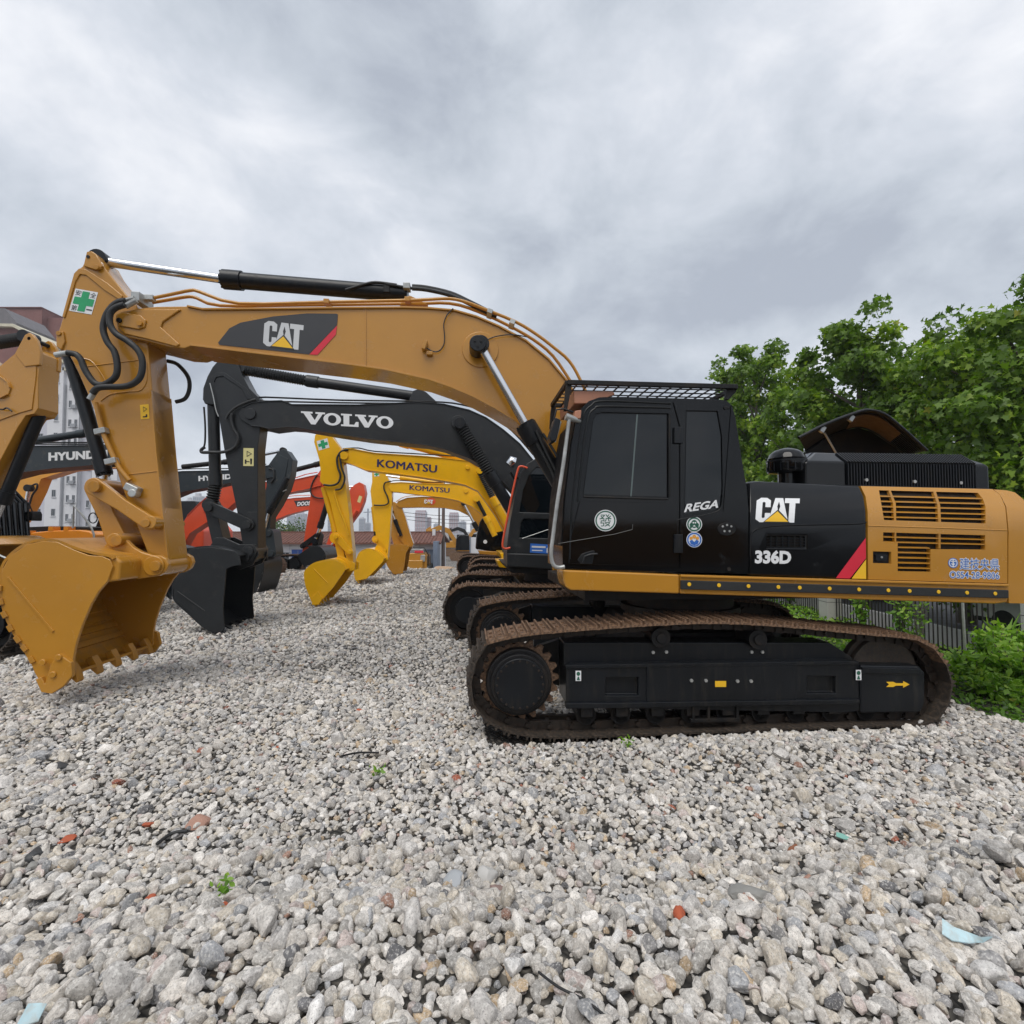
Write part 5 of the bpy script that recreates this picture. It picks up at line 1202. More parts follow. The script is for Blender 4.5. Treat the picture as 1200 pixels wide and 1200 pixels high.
# ---------------- left-hand row, facing right
def lc_extra(T, r):
    for w in (1.38, 1.80): MB().prism(T.poly([(18, 415), (30, 392.8), (35, 390), (38.5, 391.8), (43.8, 398.8), (48, 414), (47, 428), (30, 430)], 1.38), w - .02, w + .06).build('lug_plate', CATY, r, bevel=.015)
    u, z = T.p(35, 397, 1.38); MB().disc(u, z, 1.36, 1.9, .04, 16).build('pin', BLKM, r, bevel=.006)
    w = .2
    MB().prism(T.poly([(-300, 610), (-150, 610), (-141, 640), (-141, 690), (-300, 690)], w), w, 2.0).build('upper_body', CATY, r, bevel=.08)
    cab = MB().prism(T.poly([(-160, 566), (-42, 564), (-24, 584), (-20, 625), (-20, 655), (-160, 655)], 1.92), 1.92, 2.95).build('cab', BLKG, r, bevel=.05, seg=3)
    MB().ribbon(T.poly([(-42, 566), (-23, 586), (-19, 640)], 1.92), 1.97, 2.9, -.02).build('windscreen', GLASS, cab, fix=True)
    for k in range(8):
        ww = 1.96 + k * .13; MB().tube([T.P3(a, b, 1.92)[:1] + (ww,) + T.P3(a, b, 1.92)[2:] for a, b in ((-38, 567), (-19, 587), (-16, 640))], .016, 6).build('guard_bar', BLKM, cab)
    MB().prism(T.poly([(-170, 652), (-15, 652), (-15, 668), (-170, 668)], 1.92), .3, 2.95).build('upper_platform', BLKM, r, bevel=.03)
    MB().prism(T.poly([(35.5, 600), (41.5, 599), (43, 603), (42.5, 610.5), (36.5, 610)], 3.0), 2.9, 3.15).build('mirror', BLKM, r, bevel=.02)
    MB().tube([T.P3(a, b, 3.0) for a, b in ((28, 585), (34, 590), (38, 600))], .012, 6).build('mirror_arm', BLKM, r)
    MB().tube([T.P3(a, b, 1.0) for a, b in spline([(-16, 628), (-8, 645), (2, 652), (14, 656)], 4)], .02, 6).build('front_hose', SILV, r)
cfgLC = dict(
    stick=[(8.7, 421.5), (20, 412), (28, 407), (36, 405), (43, 408), (47.5, 414), (47, 425), (44.5, 442), (44.7, 478), (40, 485), (30, 487), (20, 502), (0, 540), (-25, 590), (-40, 630), (-60, 625), (-46, 560), (-36, 480), (-20, 445)],
    stick_plates=[[(10, 424), (22, 414), (31, 407), (39, 407), (43, 413), (43, 440), (38, 480), (24, 484), (-20, 500), (-15, 450)]],
    ws=(1.40, 1.86), stick_hoses=[([(-5, 478), (3, 480), (8, 478), (14, 482)], .015, RUBB)],
    boom=([(-270, 620), (-240, 510), (-185, 432), (-120, 398), (-60, 395), (-20, 425), (0, 441), (8, 447), (11, 454)], [(8, 462), (0, 466), (-20, 465), (-60, 450), (-110, 460), (-165, 510), (-200, 620)]), wb=(1.33, 1.95),
    cyl=[((34, 396), (-12, 403), (-90, 400), 1.62, .10, .12, dict(name='stick_cylinder', bellows=True)), ((-10, 620), (4, 588), (47, 484), 1.62, .06, .11, dict(name='bucket_cylinder'))],
    plate=[(-70, 690), (-68, 650), (-50, 630), (-20, 640), (-30, 700), (-45, 740), (-60, 735)], back=[(-20, 640), (-50, 630), (-68, 650), (-70, 690), (-60, 735)],
    tracks=(19, None, 1.1), track_right=True, extra=lc_extra)
machine('excavator', 'ochre excavator cut off by the left edge, its stick folded towards the right', 8.6, 30, cfgLC, CATY, yaw=0.0, shoes=True)
def h_text(quad, b=.05):
    return lambda T, w, o: text(T, 'side_lettering', 'HYUNDAI', quad, w, WHT, o, bold=b)
cfgH1 = dict(
    boom=([(-150, 600), (-100, 555), (-50, 530), (0, 523), (24, 522.5), (110, 521.5), (150, 520), (166, 515), (172, 522)], [(170, 532), (150, 540), (109, 545), (60, 549), (25, 553.5), (0, 560), (-40, 575), (-90, 600), (-120, 640)]),
    pipes=[[(-60, 532), (0, 518), (30, 518.5), (105, 518.5), (150, 518)], [(-60, 535), (0, 520.5), (30, 520.5), (105, 520.5)]], pipe_paint=BLKM, text=h_text(((56.7, 540.3), (126, 537), (56.7, 530.4))),
    stick=[(150, 512), (158, 503), (172, 500), (185, 520), (192, 600), (190, 640), (180, 642), (168, 600), (156, 540)],
    plate=[(150, 650), (165, 640), (190, 645), (195, 665), (180, 700), (165, 705), (150, 680)], back=[(190, 645), (165, 640), (150, 650), (150, 680), (165, 703)],
    cyl=[((160, 505), (100, 507.5), (38, 517), 1.6, .05, .10, dict(name='stick_cylinder', mbar=HYUG)), ((184, 640), (180, 600), (160, 540), 1.6, .05, .1, dict(name='bucket_cylinder'))],
    tracks=(-30, None, 1.05), track_right=True, body=[('engine_panel', ORAN, [(-360, 600), (-160, 600), (-160, 670), (-360, 670)], .12, 3.0, .08)])
machine('excavator', 'dark slate boomed excavator with white lettering seen between the ochre stick and the left edge', 12.6, 60, cfgH1, HYUG, yaw=0.0)
def h2_extra(T, r):
    w = .12
    MB().prism(T.poly([(33, 624.5), (58, 622), (92, 621), (105, 623), (110.7, 627), (110.7, 650), (33, 650)], w), w, 2.9).build('engine_panel', ORAN, r, bevel=.04, seg=3)
    MB().prism(T.poly([(34, 617.5), (60, 616.5), (108, 618), (108, 622), (34, 623)], w + .3), w + .3, 2.8).build('deck', BLKM, r, bevel=.02)
    for x in (59, 77): MB().prism(T.poly([(x - 2.5, 617), (x + 2.5, 617), (x + 3, 622.5), (x - 3, 622.5)], w), w, w + .3).build('deck_latch', ORAN, r, bevel=.01)
    MB().tube([T.P3(a, b, w) for a, b in ((85.5, 619), (86, 604), (86.7, 592.5), (97, 604), (107, 618), (110, 626), (110.5, 634))], .03, 8).build('handrail', SILV, r)
    MB().prism(T.poly([(33, 622), (36, 622), (36, 650), (30, 650)], w), w - .03, w + .2).build('edge_post', ORAN, r, bevel=.01)
    MB().prism(T.poly([(20, 650), (215, 650), (215, 664), (20, 662)], w), w, 2.9).build('upper_platform', BLKM, r, bevel=.03)
    MB().prism(T.poly([(108, 625), (116, 604), (122, 600), (150, 600), (160, 640), (150, 652), (108, 652)], 1.9), 1.9, 2.9).build('cab', BLKG, r, bevel=.06)
    MB().tube([T.P3(106 + 5 * cos(a * pi / 8) + 3, 607 - 6 * sin(a * pi / 8), 1.7) for a in range(16)], .02, 6, closed=True).build('guard_hoop', BLKM, r)
def h2_stick(T, w, o):
    decal(T, 'warning_label', [SQ], ((325.7, 547.5), (330.5, 549), (329.5, 535.5)), w, mat('ochre_label', (.55, .40, .10), .5), o)
cfgH2 = dict(
    boom=([(132, 636), (142, 605), (156, 575), (176, 560), (195, 554), (213, 552), (268, 551), (300, 547), (316, 545), (322, 551)], [(320, 559), (300, 562), (268, 566), (245, 571), (215, 576), (190, 586), (172, 605), (160, 640)]),
    pipes=[[(180, 556), (213, 549.8), (268, 549), (312, 544)]], pipe_paint=BLKM, text=h_text(((232.5, 564), (281, 560.8), (232.5, 557.8))),
    stick=[(313, 547), (318, 540), (325, 530.5), (331, 526), (336, 528), (343, 538.5), (341, 556), (336, 573), (326, 592), (317, 606), (315, 640), (312, 651), (302, 650), (305, 600), (312, 570)],
    stick_plates=[[(317, 548), (328, 533), (338, 538), (333, 568), (316, 598), (314, 570)]], stick_hoses=[([(315, 549), (320, 551), (321, 560), (317, 566)], .03, RUBB), ([(330, 570), (324, 578), (336, 574)], .02, SILV)], stick_decor=h2_stick,
    plate=[(287, 655), (295, 652), (304.5, 653), (308.5, 662), (306, 678), (299.7, 695), (290, 694), (285, 675)], back=[(287, 694), (299.7, 695), (306, 678), (308.5, 662), (304.5, 653), (295, 652)], wk=(.9, 2.3), tdir=(-1, -.1),
    bucket_paint=VOLG,
    cyl=[((332, 528), (268, 541), (214, 547), 1.6, .055, .085, dict(name='stick_cylinder', mbar=BLKM)), ((306, 640), (315, 600), (337, 560), 1.35, .05, .1, dict(name='bucket_cylinder'))],
    links=[((315, 625), (318, 648), .16, .16, 1.3, 1.9)], tracks=(205, None, 1.05), track_right=True, extra=h2_extra)
machine('excavator', 'dark slate boomed excavator with an orange engine cover seen over the big ochre bucket', 16.6, 110, cfgH2, HYUG, yaw=0.0, z0=-.1)
def d_text(T, w, o):
    decal(T, 'lettering_plate', [[(0, .9), (1, .9), (.95, .05), (.12, .05)]], ((344.5, 594.5), (372, 592.5), (344.5, 586)), w, DGV, o)
    text(T, 'side_lettering', 'DOOSAN', ((348, 593.2), (371, 591.5), (349, 588.2)), w - .01, WHT, o, bold=.05)
def d_textA(T, w, o):
    decal(T, 'lettering_plate', [[(0, .9), (1, .9), (1, .05), (0, .05)]], ((330, 576.5), (340.5, 574), (330, 568)), w, DGV, o)
    text(T, 'side_lettering', 'N', ((335, 574), (337.5, 573.5), (335, 568.8)), w - .01, WHT, o, bold=.05)
def d_extra(x0, x1, y0, y1):
    def f(T, r):
        MB().prism(T.poly([(x0, y0), (x1 - 8, y0), (x1, y0 + 10), (x1, y1), (x0, y1)], .12), .12, 2.9).build('upper_body', DOOR, r, bevel=.08)
        MB().prism(T.poly([(x1 - 40, y0 - 25), (x1 - 10, y0 - 25), (x1, y0 + 5), (x1 - 5, y1), (x1 - 40, y1)], 1.9), 1.9, 2.9).build('cab', BLKG, r, bevel=.06)
    return f
cfgDA = dict(
    boom=([(205, 628), (219, 604), (234, 589), (247, 578), (260, 569), (272, 566), (300, 565), (336, 564), (360, 558.5), (372, 556), (378, 560)], [(376, 569), (364, 572), (345, 576), (331, 579), (300, 583), (277, 587), (262, 600), (245, 610), (222, 625), (214, 640)]),
    pipes=[[(270, 564), (336, 561.5), (358, 556), (372, 553.5)]], text=d_textA,
    stick=[(363.5, 584), (365, 572), (370, 558), (376, 550), (384, 548), (392, 556), (390, 572), (381, 590), (374, 615), (366, 641), (354, 647)],
    stick_hoses=[([(372, 556), (366, 566), (364, 577), (370, 583), (380, 584)], .03, RUBB)],
    plate=[(348, 651), (363, 641), (375, 640), (381, 652), (375, 660), (356, 664)], back=[(356, 664), (374, 661), (381, 652), (374, 641), (363, 641)], wk=(.8, 2.3), bucket_paint=VOLG, tdir=(-1, .2),
    cyl=[((396, 538), (374, 543.5), (341, 552), 1.6, .06, .1, dict(name='stick_cylinder', mbar=BLKM, mrod=BLKM)), ((369, 634), (375, 618), (384, 588), 1.3, .06, .11, dict(name='bucket_cylinder'))],
    links=[((354, 640), (373, 626), .1, .1, 1.3, 1.5), ((371, 628), (368, 644), .12, .12, 1.3, 1.8)], link_paint=BLKM, tracks=(250, None, 1.05), track_right=True, extra=d_extra(40, 160, 624, 655),
    bosses=[(240, 597, .1)])
machine('excavator', 'orange-red excavator whose boom rises behind the charcoal stick, small dark bucket by the blue door', 19.8, 240, cfgDA, DOOR, yaw=0.0, z0=-.2)
cfgDB = dict(
    boom=([(296, 622), (306, 608), (316, 596), (326, 586), (345, 583.5), (368, 582), (396, 578), (404, 580)], [(404, 590), (380, 596), (358, 597.5), (337, 603), (317, 611.5), (306, 626)]),
    pipes=[[(320, 583.5), (345, 581), (368, 580), (400, 577)]], text=d_text,
    stick=[(404, 586), (411, 572), (416, 567.5), (421, 565), (426, 568), (428, 578), (426, 588), (421.6, 599), (412, 612), (398, 632), (386, 646), (381, 642), (388, 622)],
    stick_decor=lambda T, w, o: decal(T, 'warning_label', [SQ], ((418.5, 588), (422, 589.5), (421, 580.5)), w, CREAM, o),
    plate=[(374, 650), (384, 643), (396, 643), (398, 652), (394, 660), (380, 664)], back=[(380, 664), (394, 660), (398, 652), (395, 643), (384, 643)], wk=(.8, 2.3), bucket_paint=mat('brown_grey_steel', (.22, .16, .13), .6, dirt=.3), tdir=(-1, .2),
    cyl=[((418, 570), (380, 572), (345, 576.5), 1.6, .05, .1, dict(name='stick_cylinder', mbar=BLKM)), ((387, 640), (398, 628), (418, 598), 1.3, .05, .1, dict(name='bucket_cylinder', mbar=DOOR))],
    tracks=(330, None, 1.05), track_right=True, extra=d_extra(130, 238, 612, 652))
machine('excavator', 'orange-red excavator farther back with white letters on a dark plate on its boom', 25.5, 320, cfgDB, DOOR, yaw=0.0, z0=-.2)
def o3_extra(T, r):
    MB().prism(T.poly([(-70, 595), (-20, 595), (-12, 605), (-10, 645), (-70, 650)], 1.9), 1.9, 2.9).build('cab', BLKG, r, bevel=.06)
    MB().prism(T.poly([(-70, 640), (10, 640), (10, 655), (-70, 655)], .2), .2, 2.9).build('upper_platform', ORAN, r, bevel=.04)
    MB().tube([T.P3(a, b, .9) for a, b in spline([(36, 570), (43, 567), (43, 573), (38, 580), (35, 590)], 4)], .04, 6).build('hydraulic_hose', BLKM, r)
cfgO3 = dict(boom=([(-20, 640), (-5, 600), (10, 572), (24, 561), (44, 551), (80, 540), (180, 532), (190, 540)], [(186, 548), (110, 548), (80, 551), (48, 561), (42, 576), (34, 592), (22, 612), (5, 640)]),
             cyl=[((34, 572), (31, 590), (27, 640), 1.1, .08, .12, dict(name='boom_cylinder', mbar=BLKM))],
             stick=[(182, 534), (188, 530), (193, 538), (199, 610), (193, 614), (187, 580)], plate=[(180, 625), (188, 615), (198, 618), (200, 630), (190, 648), (182, 640)], back=[(198, 618), (188, 615), (180, 625), (182, 640), (190, 648)],
             tracks=(40, None, 1.05), track_right=True, extra=o3_extra)
machine('excavator', 'orange-yellow excavator showing only the bend of its boom, under the nearer slate boom', 22.0, 10, cfgO3, mat('amber_paint', (.62, .28, .03), .4, coat=.2), yaw=0.0, z0=-.2)
# ================================================================== REAR NEIGHBOUR (seen only as a reflection in the black panels)
def neighbour():
    r = bpy.data.objects.new('excavator', None); COL.objects.link(r); r.location = (1.5, -4.9, 0); r.rotation_euler = (0, 0, R(5))
    tag(r, 'ochre excavator parked behind the photographer, seen as a reflection in the black cab', 'excavator')
    MB().prism([(.0, 1.25), (6.0, 1.25), (6.2, 1.5), (6.2, 2.1), (5.6, 2.35), (1.6, 2.35), (1.4, 2.1), (0, 1.9)], .1, 3.0).build('upper_body', CATY, r, bevel=.06)
    cab = MB().prism([(-.2, 1.25), (-.2, 2.0), (.1, 3.1), (.35, 3.25), (1.5, 3.25), (1.7, 3.1), (1.75, 1.25)], .12, 1.1).build('cab', BLKG, r, bevel=.05)
    MB().prism([(0, 2.0), (.2, 3.0), (1.4, 3.05), (1.4, 2.0)], .10, .125).build('cab_window', GLASS, cab)
    top = [(-5.6, 4.3), (-4.6, 4.6), (-2, 4.7), (-.6, 4.4), (.4, 3.6), (1.2, 2.2)]; bot = [(.6, 1.9), (-.2, 2.9), (-1.2, 3.6), (-3, 3.85), (-5.6, 4.0)]
    MB().prism(top + bot, 1.3, 1.9).build('boom', CATY, r, bevel=.01)
    MB().prism([(-6.3, 4.6), (-6.0, 5.2), (-5.3, 4.4), (-5.2, 3.8), (-4.9, 1.5), (-5.4, 1.4)], 1.4, 1.85).build('stick', CATY, r, bevel=.01)
    MB().ribbon(spline([(-5.2, 1.5), (-6.3, 1.5), (-6.6, .8), (-6.1, .2), (-5.6, .25)], 4), .9, 2.4, -.03).build('bucket', CATY, r, fix=True)
    lp = simple_loop(-1.2, 4.0, 1.08)
    for w in (0, 2.6):
        track(None, r, lp, w, .6, 49, shoes=False)
        MB().prism([(-.3, .25), (3.1, .25), (3.1, .8), (-.3, .8)], w + .1, w + .5).build('track_frame', BLKM, r, bevel=.02)
neighbour()
# ================================================================== BUILDINGS
def plain(name, label, cat, loc, rz=0.0, group=None, kind=None):
    r = bpy.data.objects.new(name, None); COL.objects.link(r); r.location = loc; r.rotation_euler = (0, 0, rz); return tag(r, label, cat, group, kind)
WALLW = mat('white_render_wall', (.66, .66, .68), .8, var=.05, scale=.3)
WALLG = mat('pale_grey_render_wall', (.55, .55, .60), .8, var=.05, scale=.3)
BROWN = mat('brown_tile_wall', (.21, .095, .085), .8, var=.12, scale=.3)
ROOFT = mat('brown_roof_tile', (.15, .065, .048), .75, var=.3, scale=2)
WFR = mat('window_frame_grey', (.30, .31, .33), .5)
WGL = mat('window_glass', (.035, .045, .055), .08, spec=.8)
CRM = mat('cream_cornice', (.58, .54, .42), .7)
BLUE = mat('blue_door_paint', (.03, .09, .34), .45, var=.15)
BLGR = mat('blue_grey_panel', (.16, .20, .27), .5, var=.15)
CONC = mat('concrete', (.34, .335, .32), .85, var=.12, dirt=.2, bump=.2)
def bx(mb, x0, x1, y0, y1, z0, z1): return mb.box(((x0 + x1) / 2, (y0 + y1) / 2, (z0 + z1) / 2), (x1 - x0, y1 - y0, z1 - z0))
def window(par, x, z, w, h, y, shut=False):
    f = MB(); t = .06
    bx(f, x - w / 2, x + w / 2, y - .06, y + .02, z, z + t); bx(f, x - w / 2, x + w / 2, y - .06, y + .02, z + h - t, z + h)
    bx(f, x - w / 2, x - w / 2 + t, y - .06, y + .02, z + t, z + h - t); bx(f, x + w / 2 - t, x + w / 2, y - .06, y + .02, z + t, z + h - t)
    bx(f, x - .03, x + .03, y - .05, y + .02, z + t, z + h - t)
    o = f.build('window', WFR, par, smooth=0)
    g = bx(MB(), x - w / 2 + .02, x + w / 2 - .02, y - .015, y - .005, z + .02, z + h - .02).build('pane', WGL, o, smooth=0)
    bx(MB(), x - w / 2 - .1, x + w / 2 + .1, y - .14, y, z - .1, z - .003).build('sill', WALLW, o, smooth=0)
    return o
# white apartment block at the left
def apartments():
    Y = 82.0; GZ = -1.4; k = Y / 600
    X = lambda px: (px - 600) * k
    Zt = lambda py: atY(600, py, Y).z
    r = plain('apartment_building', 'white apartment block with small dark windows rising behind the left-hand booms', 'building', (X(80), Y, GZ))
    ox, oy, oz = r.location
    def wall(p0, p1, ptop, dy, m, nm='wall', dep=12):
        return bx(MB(), X(p0) - ox, X(p1) - ox, dy, dy + dep, 0, Zt(ptop) - oz).build(nm, m, r, smooth=0)
    wall(-30, 51.5, 452, .9, WALLG); wall(51.5, 69, 426, 0, WALLW); wall(69, 86, 434, .5, WALLW); wall(86, 104, 437, 1.2, WALLG); wall(104, 134, 452, .3, WALLW); wall(134, 148, 470, 1.5, WALLG, dep=8)
    for p0, p1, pt, dy in ((51.5, 69, 426, 0), (69, 86, 434, .5), (86, 104, 437, 1.2), (104, 134, 452, .3)):
        z = Zt(pt) - oz; bx(MB(), X(p0) - ox - .25, X(p1) - ox + .25, dy - .5, dy + 12, z, z + .5).build('cornice', CRM, r, smooth=0)
    bx(MB(), X(-30) - ox, X(51.5) - ox - .3, .4, 13, Zt(452) - oz + .004, Zt(446) - oz).build('cornice', CRM, r, smooth=0)
    for px, w, dy, top in ((62, .62, 0, 440), (60.5 - 22, .7, .9, 462), (15, .7, .9, 462), (75, .45, .5, 446), (82.2, .45, .5, 446), (95, .5, 1.2, 452), (111, .55, .3, 462), (124, .55, .3, 462), (141, .6, 1.5, 480)):
        py = top
        while py < 632:
            window(r, X(px) - ox, Zt(py + 8.5) - oz, w, 1.15, dy)
            if px in (95, 75, 150, 175): MB().box((X(px) - ox + w * .5 + .55, dy - .22, Zt(py + 8.5) - oz + .1), (.8, .42, .6)).build('air_conditioner', WFR, r, bevel=.03)
            py += 22.3
    gr = MB()
    for px in (70, 87, 103.5): gr.cyl((X(px) - ox, .35, 0), (X(px) - ox, .35, Zt(450) - oz), .06, 6)
    gr.build('drain_pipes', WFR, r)
apartments()
def brown_block():
    Y = 112.0; k = Y / 600; GZ = -1.4; X = lambda px: (px - 600) * k; Zt = lambda py: atY(600, py, Y).z
    r = plain('apartment_building', 'tall brown tiled apartment block behind and above the white one', 'building', (X(30), Y, GZ)); ox, oy, oz = r.location
    bx(MB(), X(-60) - ox, X(41) - ox, 0, 14, 0, Zt(361) - oz).build('wall', BROWN, r, smooth=0)
    bx(MB(), X(41) - ox, X(71) - ox, 1.4, 14, 0, Zt(369.5) - oz).build('wall', BROWN, r, smooth=0)
    MB().add([(X(26) - ox, -.002, Zt(361.5) - oz), (X(41) - ox, -.002, Zt(361.5) - oz), (X(41) - ox, -.002, Zt(369.5) - oz)], [(0, 1, 2)])
    bx(MB(), X(-60) - ox, X(41.5) - ox, -.3, 14, Zt(361) - oz, Zt(360.2) - oz).build('parapet', BROWN, r, smooth=0)
    py = 373
    while py < 600:
        for px in (9, 23): window(r, X(px) - ox, Zt(py + 3.5) - oz, .75, .65, 0)
        window(r, X(68.5) - ox, Zt(py + 55) - oz, .6, .9, 1.4)
        py += 22
    # lower mansard wing with cream cornice in front
    Y2 = 96.0; k2 = Y2 / 600; X2 = lambda px: (px - 600) * k2; Z2 = lambda py: atY(600, py, Y2).z
    h = plain('apartment_building', 'brown walled wing with cream eaves and grey roof at the far left edge', 'building', (X2(0), Y2, GZ)); ox, oy, oz = h.location
    u = lambda px, py: (X2(px) - ox, Z2(py) - oz)
    MB().prism([u(-80, 383), u(12, 384), u(30, 394), u(44, 402), u(44, 650), u(-80, 650)], 0, 8).build('wall', BROWN, h)
    MB().prism([u(-80, 360), u(-2, 362), u(13, 379), u(12, 382), u(-80, 380)], -.3, 8).build('roof', mat('grey_roof', (.16, .15, .16), .7), h)
    MB().ribbon([u(-80, 380), u(12, 381.5), u(30, 391), u(46, 401)], -.9, 8.2, .55).build('cornice', CRM, h, fix=True)
brown_block()
# low building with a brown tiled roof and blue doors
def low_building():
    Y = 44.0; GZ = -1.4; k = Y / 600; X = lambda px: (px - 600) * k; Zt = lambda py: atY(600, py, Y).z
    r = plain('yard_office', 'low white building with a brown tiled roof and blue doors behind the red excavators', 'building', (X(415), Y, GZ)); ox, oy, oz = r.location
    x0, x1 = X(250) - ox, X(514) - ox; ze = Zt(637) - oz; zr = Zt(626) - oz
    bx(MB(), x0, x1, 0, 5, 0, ze).build('wall', WALLW, r, smooth=0)
    rf = MB()
    rf.add([(x0 - .3, -.6, ze - .05), (x1 + .3, -.6, ze - .05), (x1 + .1, 2.5, zr + .0), (x0 - .1, 2.5, zr), (x0 - .3, 5.6, ze - .05), (x1 + .3, 5.6, ze - .05),
            (x0 - .3, -.6, ze + .08), (x1 + .3, -.6, ze + .08), (x1 + .1, 2.5, zr + .14), (x0 - .1, 2.5, zr + .14), (x0 - .3, 5.6, ze + .08), (x1 + .3, 5.6, ze + .08)],
           [(6, 7, 8, 9), (9, 8, 11, 10), (0, 6, 9, 3), (3, 9, 10, 4), (1, 2, 8, 7), (2, 5, 11, 8), (0, 1, 7, 6), (0, 3, 2, 1), (3, 4, 5, 2), (4, 10, 11, 5)])
    ro = rf.build('roof', ROOFT, r, fix=True, smooth=0)
    tl = MB(); nx = int((x1 - x0) / .30)
    for i in range(nx):
        xx = x0 + .15 + i * .30; a_ = Vector((xx, -.62, ze + .10)); b_ = Vector((xx, 2.5, zr + .16)); tl.cyl(a_, b_, .045, 5)
    tl.build('tile_ridges', ROOFT, ro)['kind'] = 'stuff'
    bx(MB(), x0 - .1, x1 + .1, 2.38, 2.62, zr + .1, zr + .24).build('ridge_cap', ROOFT, ro, smooth=0)
    bx(MB(), X(503.5) - ox, X(507) - ox, 1.5, 1.9, ze, Zt(620) - oz).build('chimney', WALLW, ro, smooth=0)
    for p0, p1, m_ in ((342.5, 357.5, BLUE), (497, 510.5, BLGR), (444, 452, BLGR), (468, 476, BLUE)):
        d = bx(MB(), X(p0) - ox, X(p1) - ox, -.05, .02, .02, Zt(644) - oz).build('door', m_, r, smooth=0)
        bx(MB(), X(p0) - ox - .06, X(p1) - ox + .06, -.03, .01, Zt(644) - oz, Zt(643) - oz).build('lintel', WALLG, r, smooth=0)
        bx(MB(), (X(p0) + X(p1)) / 2 - ox - .015, (X(p0) + X(p1)) / 2 - ox + .015, -.065, -.05, .05, Zt(645) - oz).build('door_seam', WFR, d, smooth=0)
    for px in (322, 335, 372, 395, 430, 485): window(r, X(px) - ox, Zt(660) - oz, .9, .95, 0)
    for px in (329, 340, 360, 460, 492):
        bx(MB(), X(px) - ox - .04, X(px) - ox + .04, -.03, .01, 0, ze - .02).build('wall_seam', WALLG, r, smooth=0)
    bx(MB(), X(511) - ox, X(516) - ox, -1.6, 0, 0, Zt(634) - oz).build('side_wall', BLGR, r, smooth=0)
    # white hoarding panels farther right
    Y3 = 50.0; q = plain('hoarding', 'white hoarding panel beyond the parked yellow machines', 'fence', ((575 - 600) * Y3 / 600, Y3, GZ)); X3 = lambda px: (px - 600) * Y3 / 600 - q.location.x
    for p0, p1 in ((551, 563), (563.3, 575), (575.3, 590), (590.3, 606)): bx(MB(), X3(p0), X3(p1), 0, .06, .05, 2.9).build('panel', WALLW, q, smooth=0)
    for p in (551, 563.1, 575.1, 590.1): bx(MB(), X3(p) - .05, X3(p) + .05, -.1, 0, 0, 3.0).build('post', BLGR, q, smooth=0)
low_building()
# tower blocks in the distance
TWA = mat('tower_pale_wall', (.50, .50, .54), .85, var=.04, scale=.02); TWB = mat('tower_pink_wall', (.42, .33, .36), .85, var=.04, scale=.02); TWC = mat('tower_window_band', (.30, .34, .40), .4)
def tower(px0, px1, ptop, Y, tint, label, dark=False):
    k = Y / 600; x0, x1 = (px0 - 600) * k, (px1 - 600) * k; h = atY(600, ptop, Y).z + 1.4; w = x1 - x0
    r = plain('tower_block', label, 'tower', ((x0 + x1) / 2, Y, -1.4), 0, 'tower blocks on the skyline')
    bx(MB(), -w / 2, w / 2, 0, w * .8, 0, h * .93).build('wall', TWA, r, smooth=0)
    if tint: bx(MB(), -w / 2 + w * .06, w / 2 - w * .06, w * .05, w * .7, h * .93, h).build('crown', TWB, r, smooth=0)
    else: bx(MB(), -w / 4, w / 4, w * .1, w * .5, h * .93, h).build('lift_house', TWA, r, smooth=0)
    for f in (-.36, -.12, .12, .36):
        bx(MB(), f * w - w * .07, f * w + w * .07, -.6, .01, 2, h * .9).build('balcony_bay', TWB if tint else TWC, r, smooth=0)
    fl = MB(); n = int(h / 3.2)
    for i in range(1, n): fl.box((0, -.4, h * .9 * i / n), (w * .98, .5, .5))
    fl.build('floor_bands', TWA, r, smooth=0)['kind'] = 'stuff'
for a in ((486, 499, 598, 420, 1, 'left taller pink-topped tower left of the utility pole'), (499.5, 505, 606, 430, 1, 'narrow pink-topped tower beside the taller one left of the utility pole'),
          (526, 537, 600.5, 430, 1, 'pink-topped tower right of the utility pole'), (538, 546, 610, 460, 0, 'short pale tower at the right end of the skyline'),
          (420.5, 427, 606, 520, 0, 'pale tower directly right of the farther red stick'), (428, 433.5, 612, 540, 0, 'lower pale tower left of the fourth yellow stick'),
          (336, 346, 602, 480, 0, 'left pale tower under the red boom'), (347, 357, 600, 470, 0, 'middle pale tower under the red boom'), (384, 392, 603, 500, 0, 'pale tower seen between red and yellow sticks'), (358, 366, 606, 520, 0, 'right pale tower behind the red stick'),
          (217, 224, 583, 520, 0, 'pale domed tower beside the big ochre stick'), (225, 235, 578, 500, 0, 'taller pale tower beside the big ochre stick'), (508, 514, 613, 560, 0, 'distant pale tower just left of the utility pole'), (551, 556, 612, 560, 0, 'faint tower behind the far ochre boom cylinder')):
    tower(*a)
# utility poles
def pole(px, ptop, Y, label, rr=.13):
    p = atY(px, 622, Y); top = atY(px, ptop, Y).z + 1.4
    r = plain('utility_pole', label, 'pole', (p.x, Y, -1.4), 0)
    MB().tube([(0, 0, 0), (0, 0, top)], rr, 10, radii=[rr, rr * .7]).build('pole', mat('weathered_pole', (.13, .10, .09), .8), r)
    bx(MB(), -.9, .9, -.05, .05, top - .8, top - .68).build('crossarm', BLKM, r)
    return r
pole(519.5, 548, 46, 'dark utility pole between the two groups of pink-topped towers', .17)
pole(514.5, 575, 70, 'thin far utility pole just left of the thicker one', .14)
wr = MB()
for i in range(3):
    a = atY(470, 600 + i * 4, 46); b = atY(700, 588 + i * 5, 46)
    wr.tube([tuple(a.lerp(b, t / 12) - Vector((0, 0, .8 * 4 * (t / 12) * (1 - t / 12)))) for t in range(13)], .02, 4)
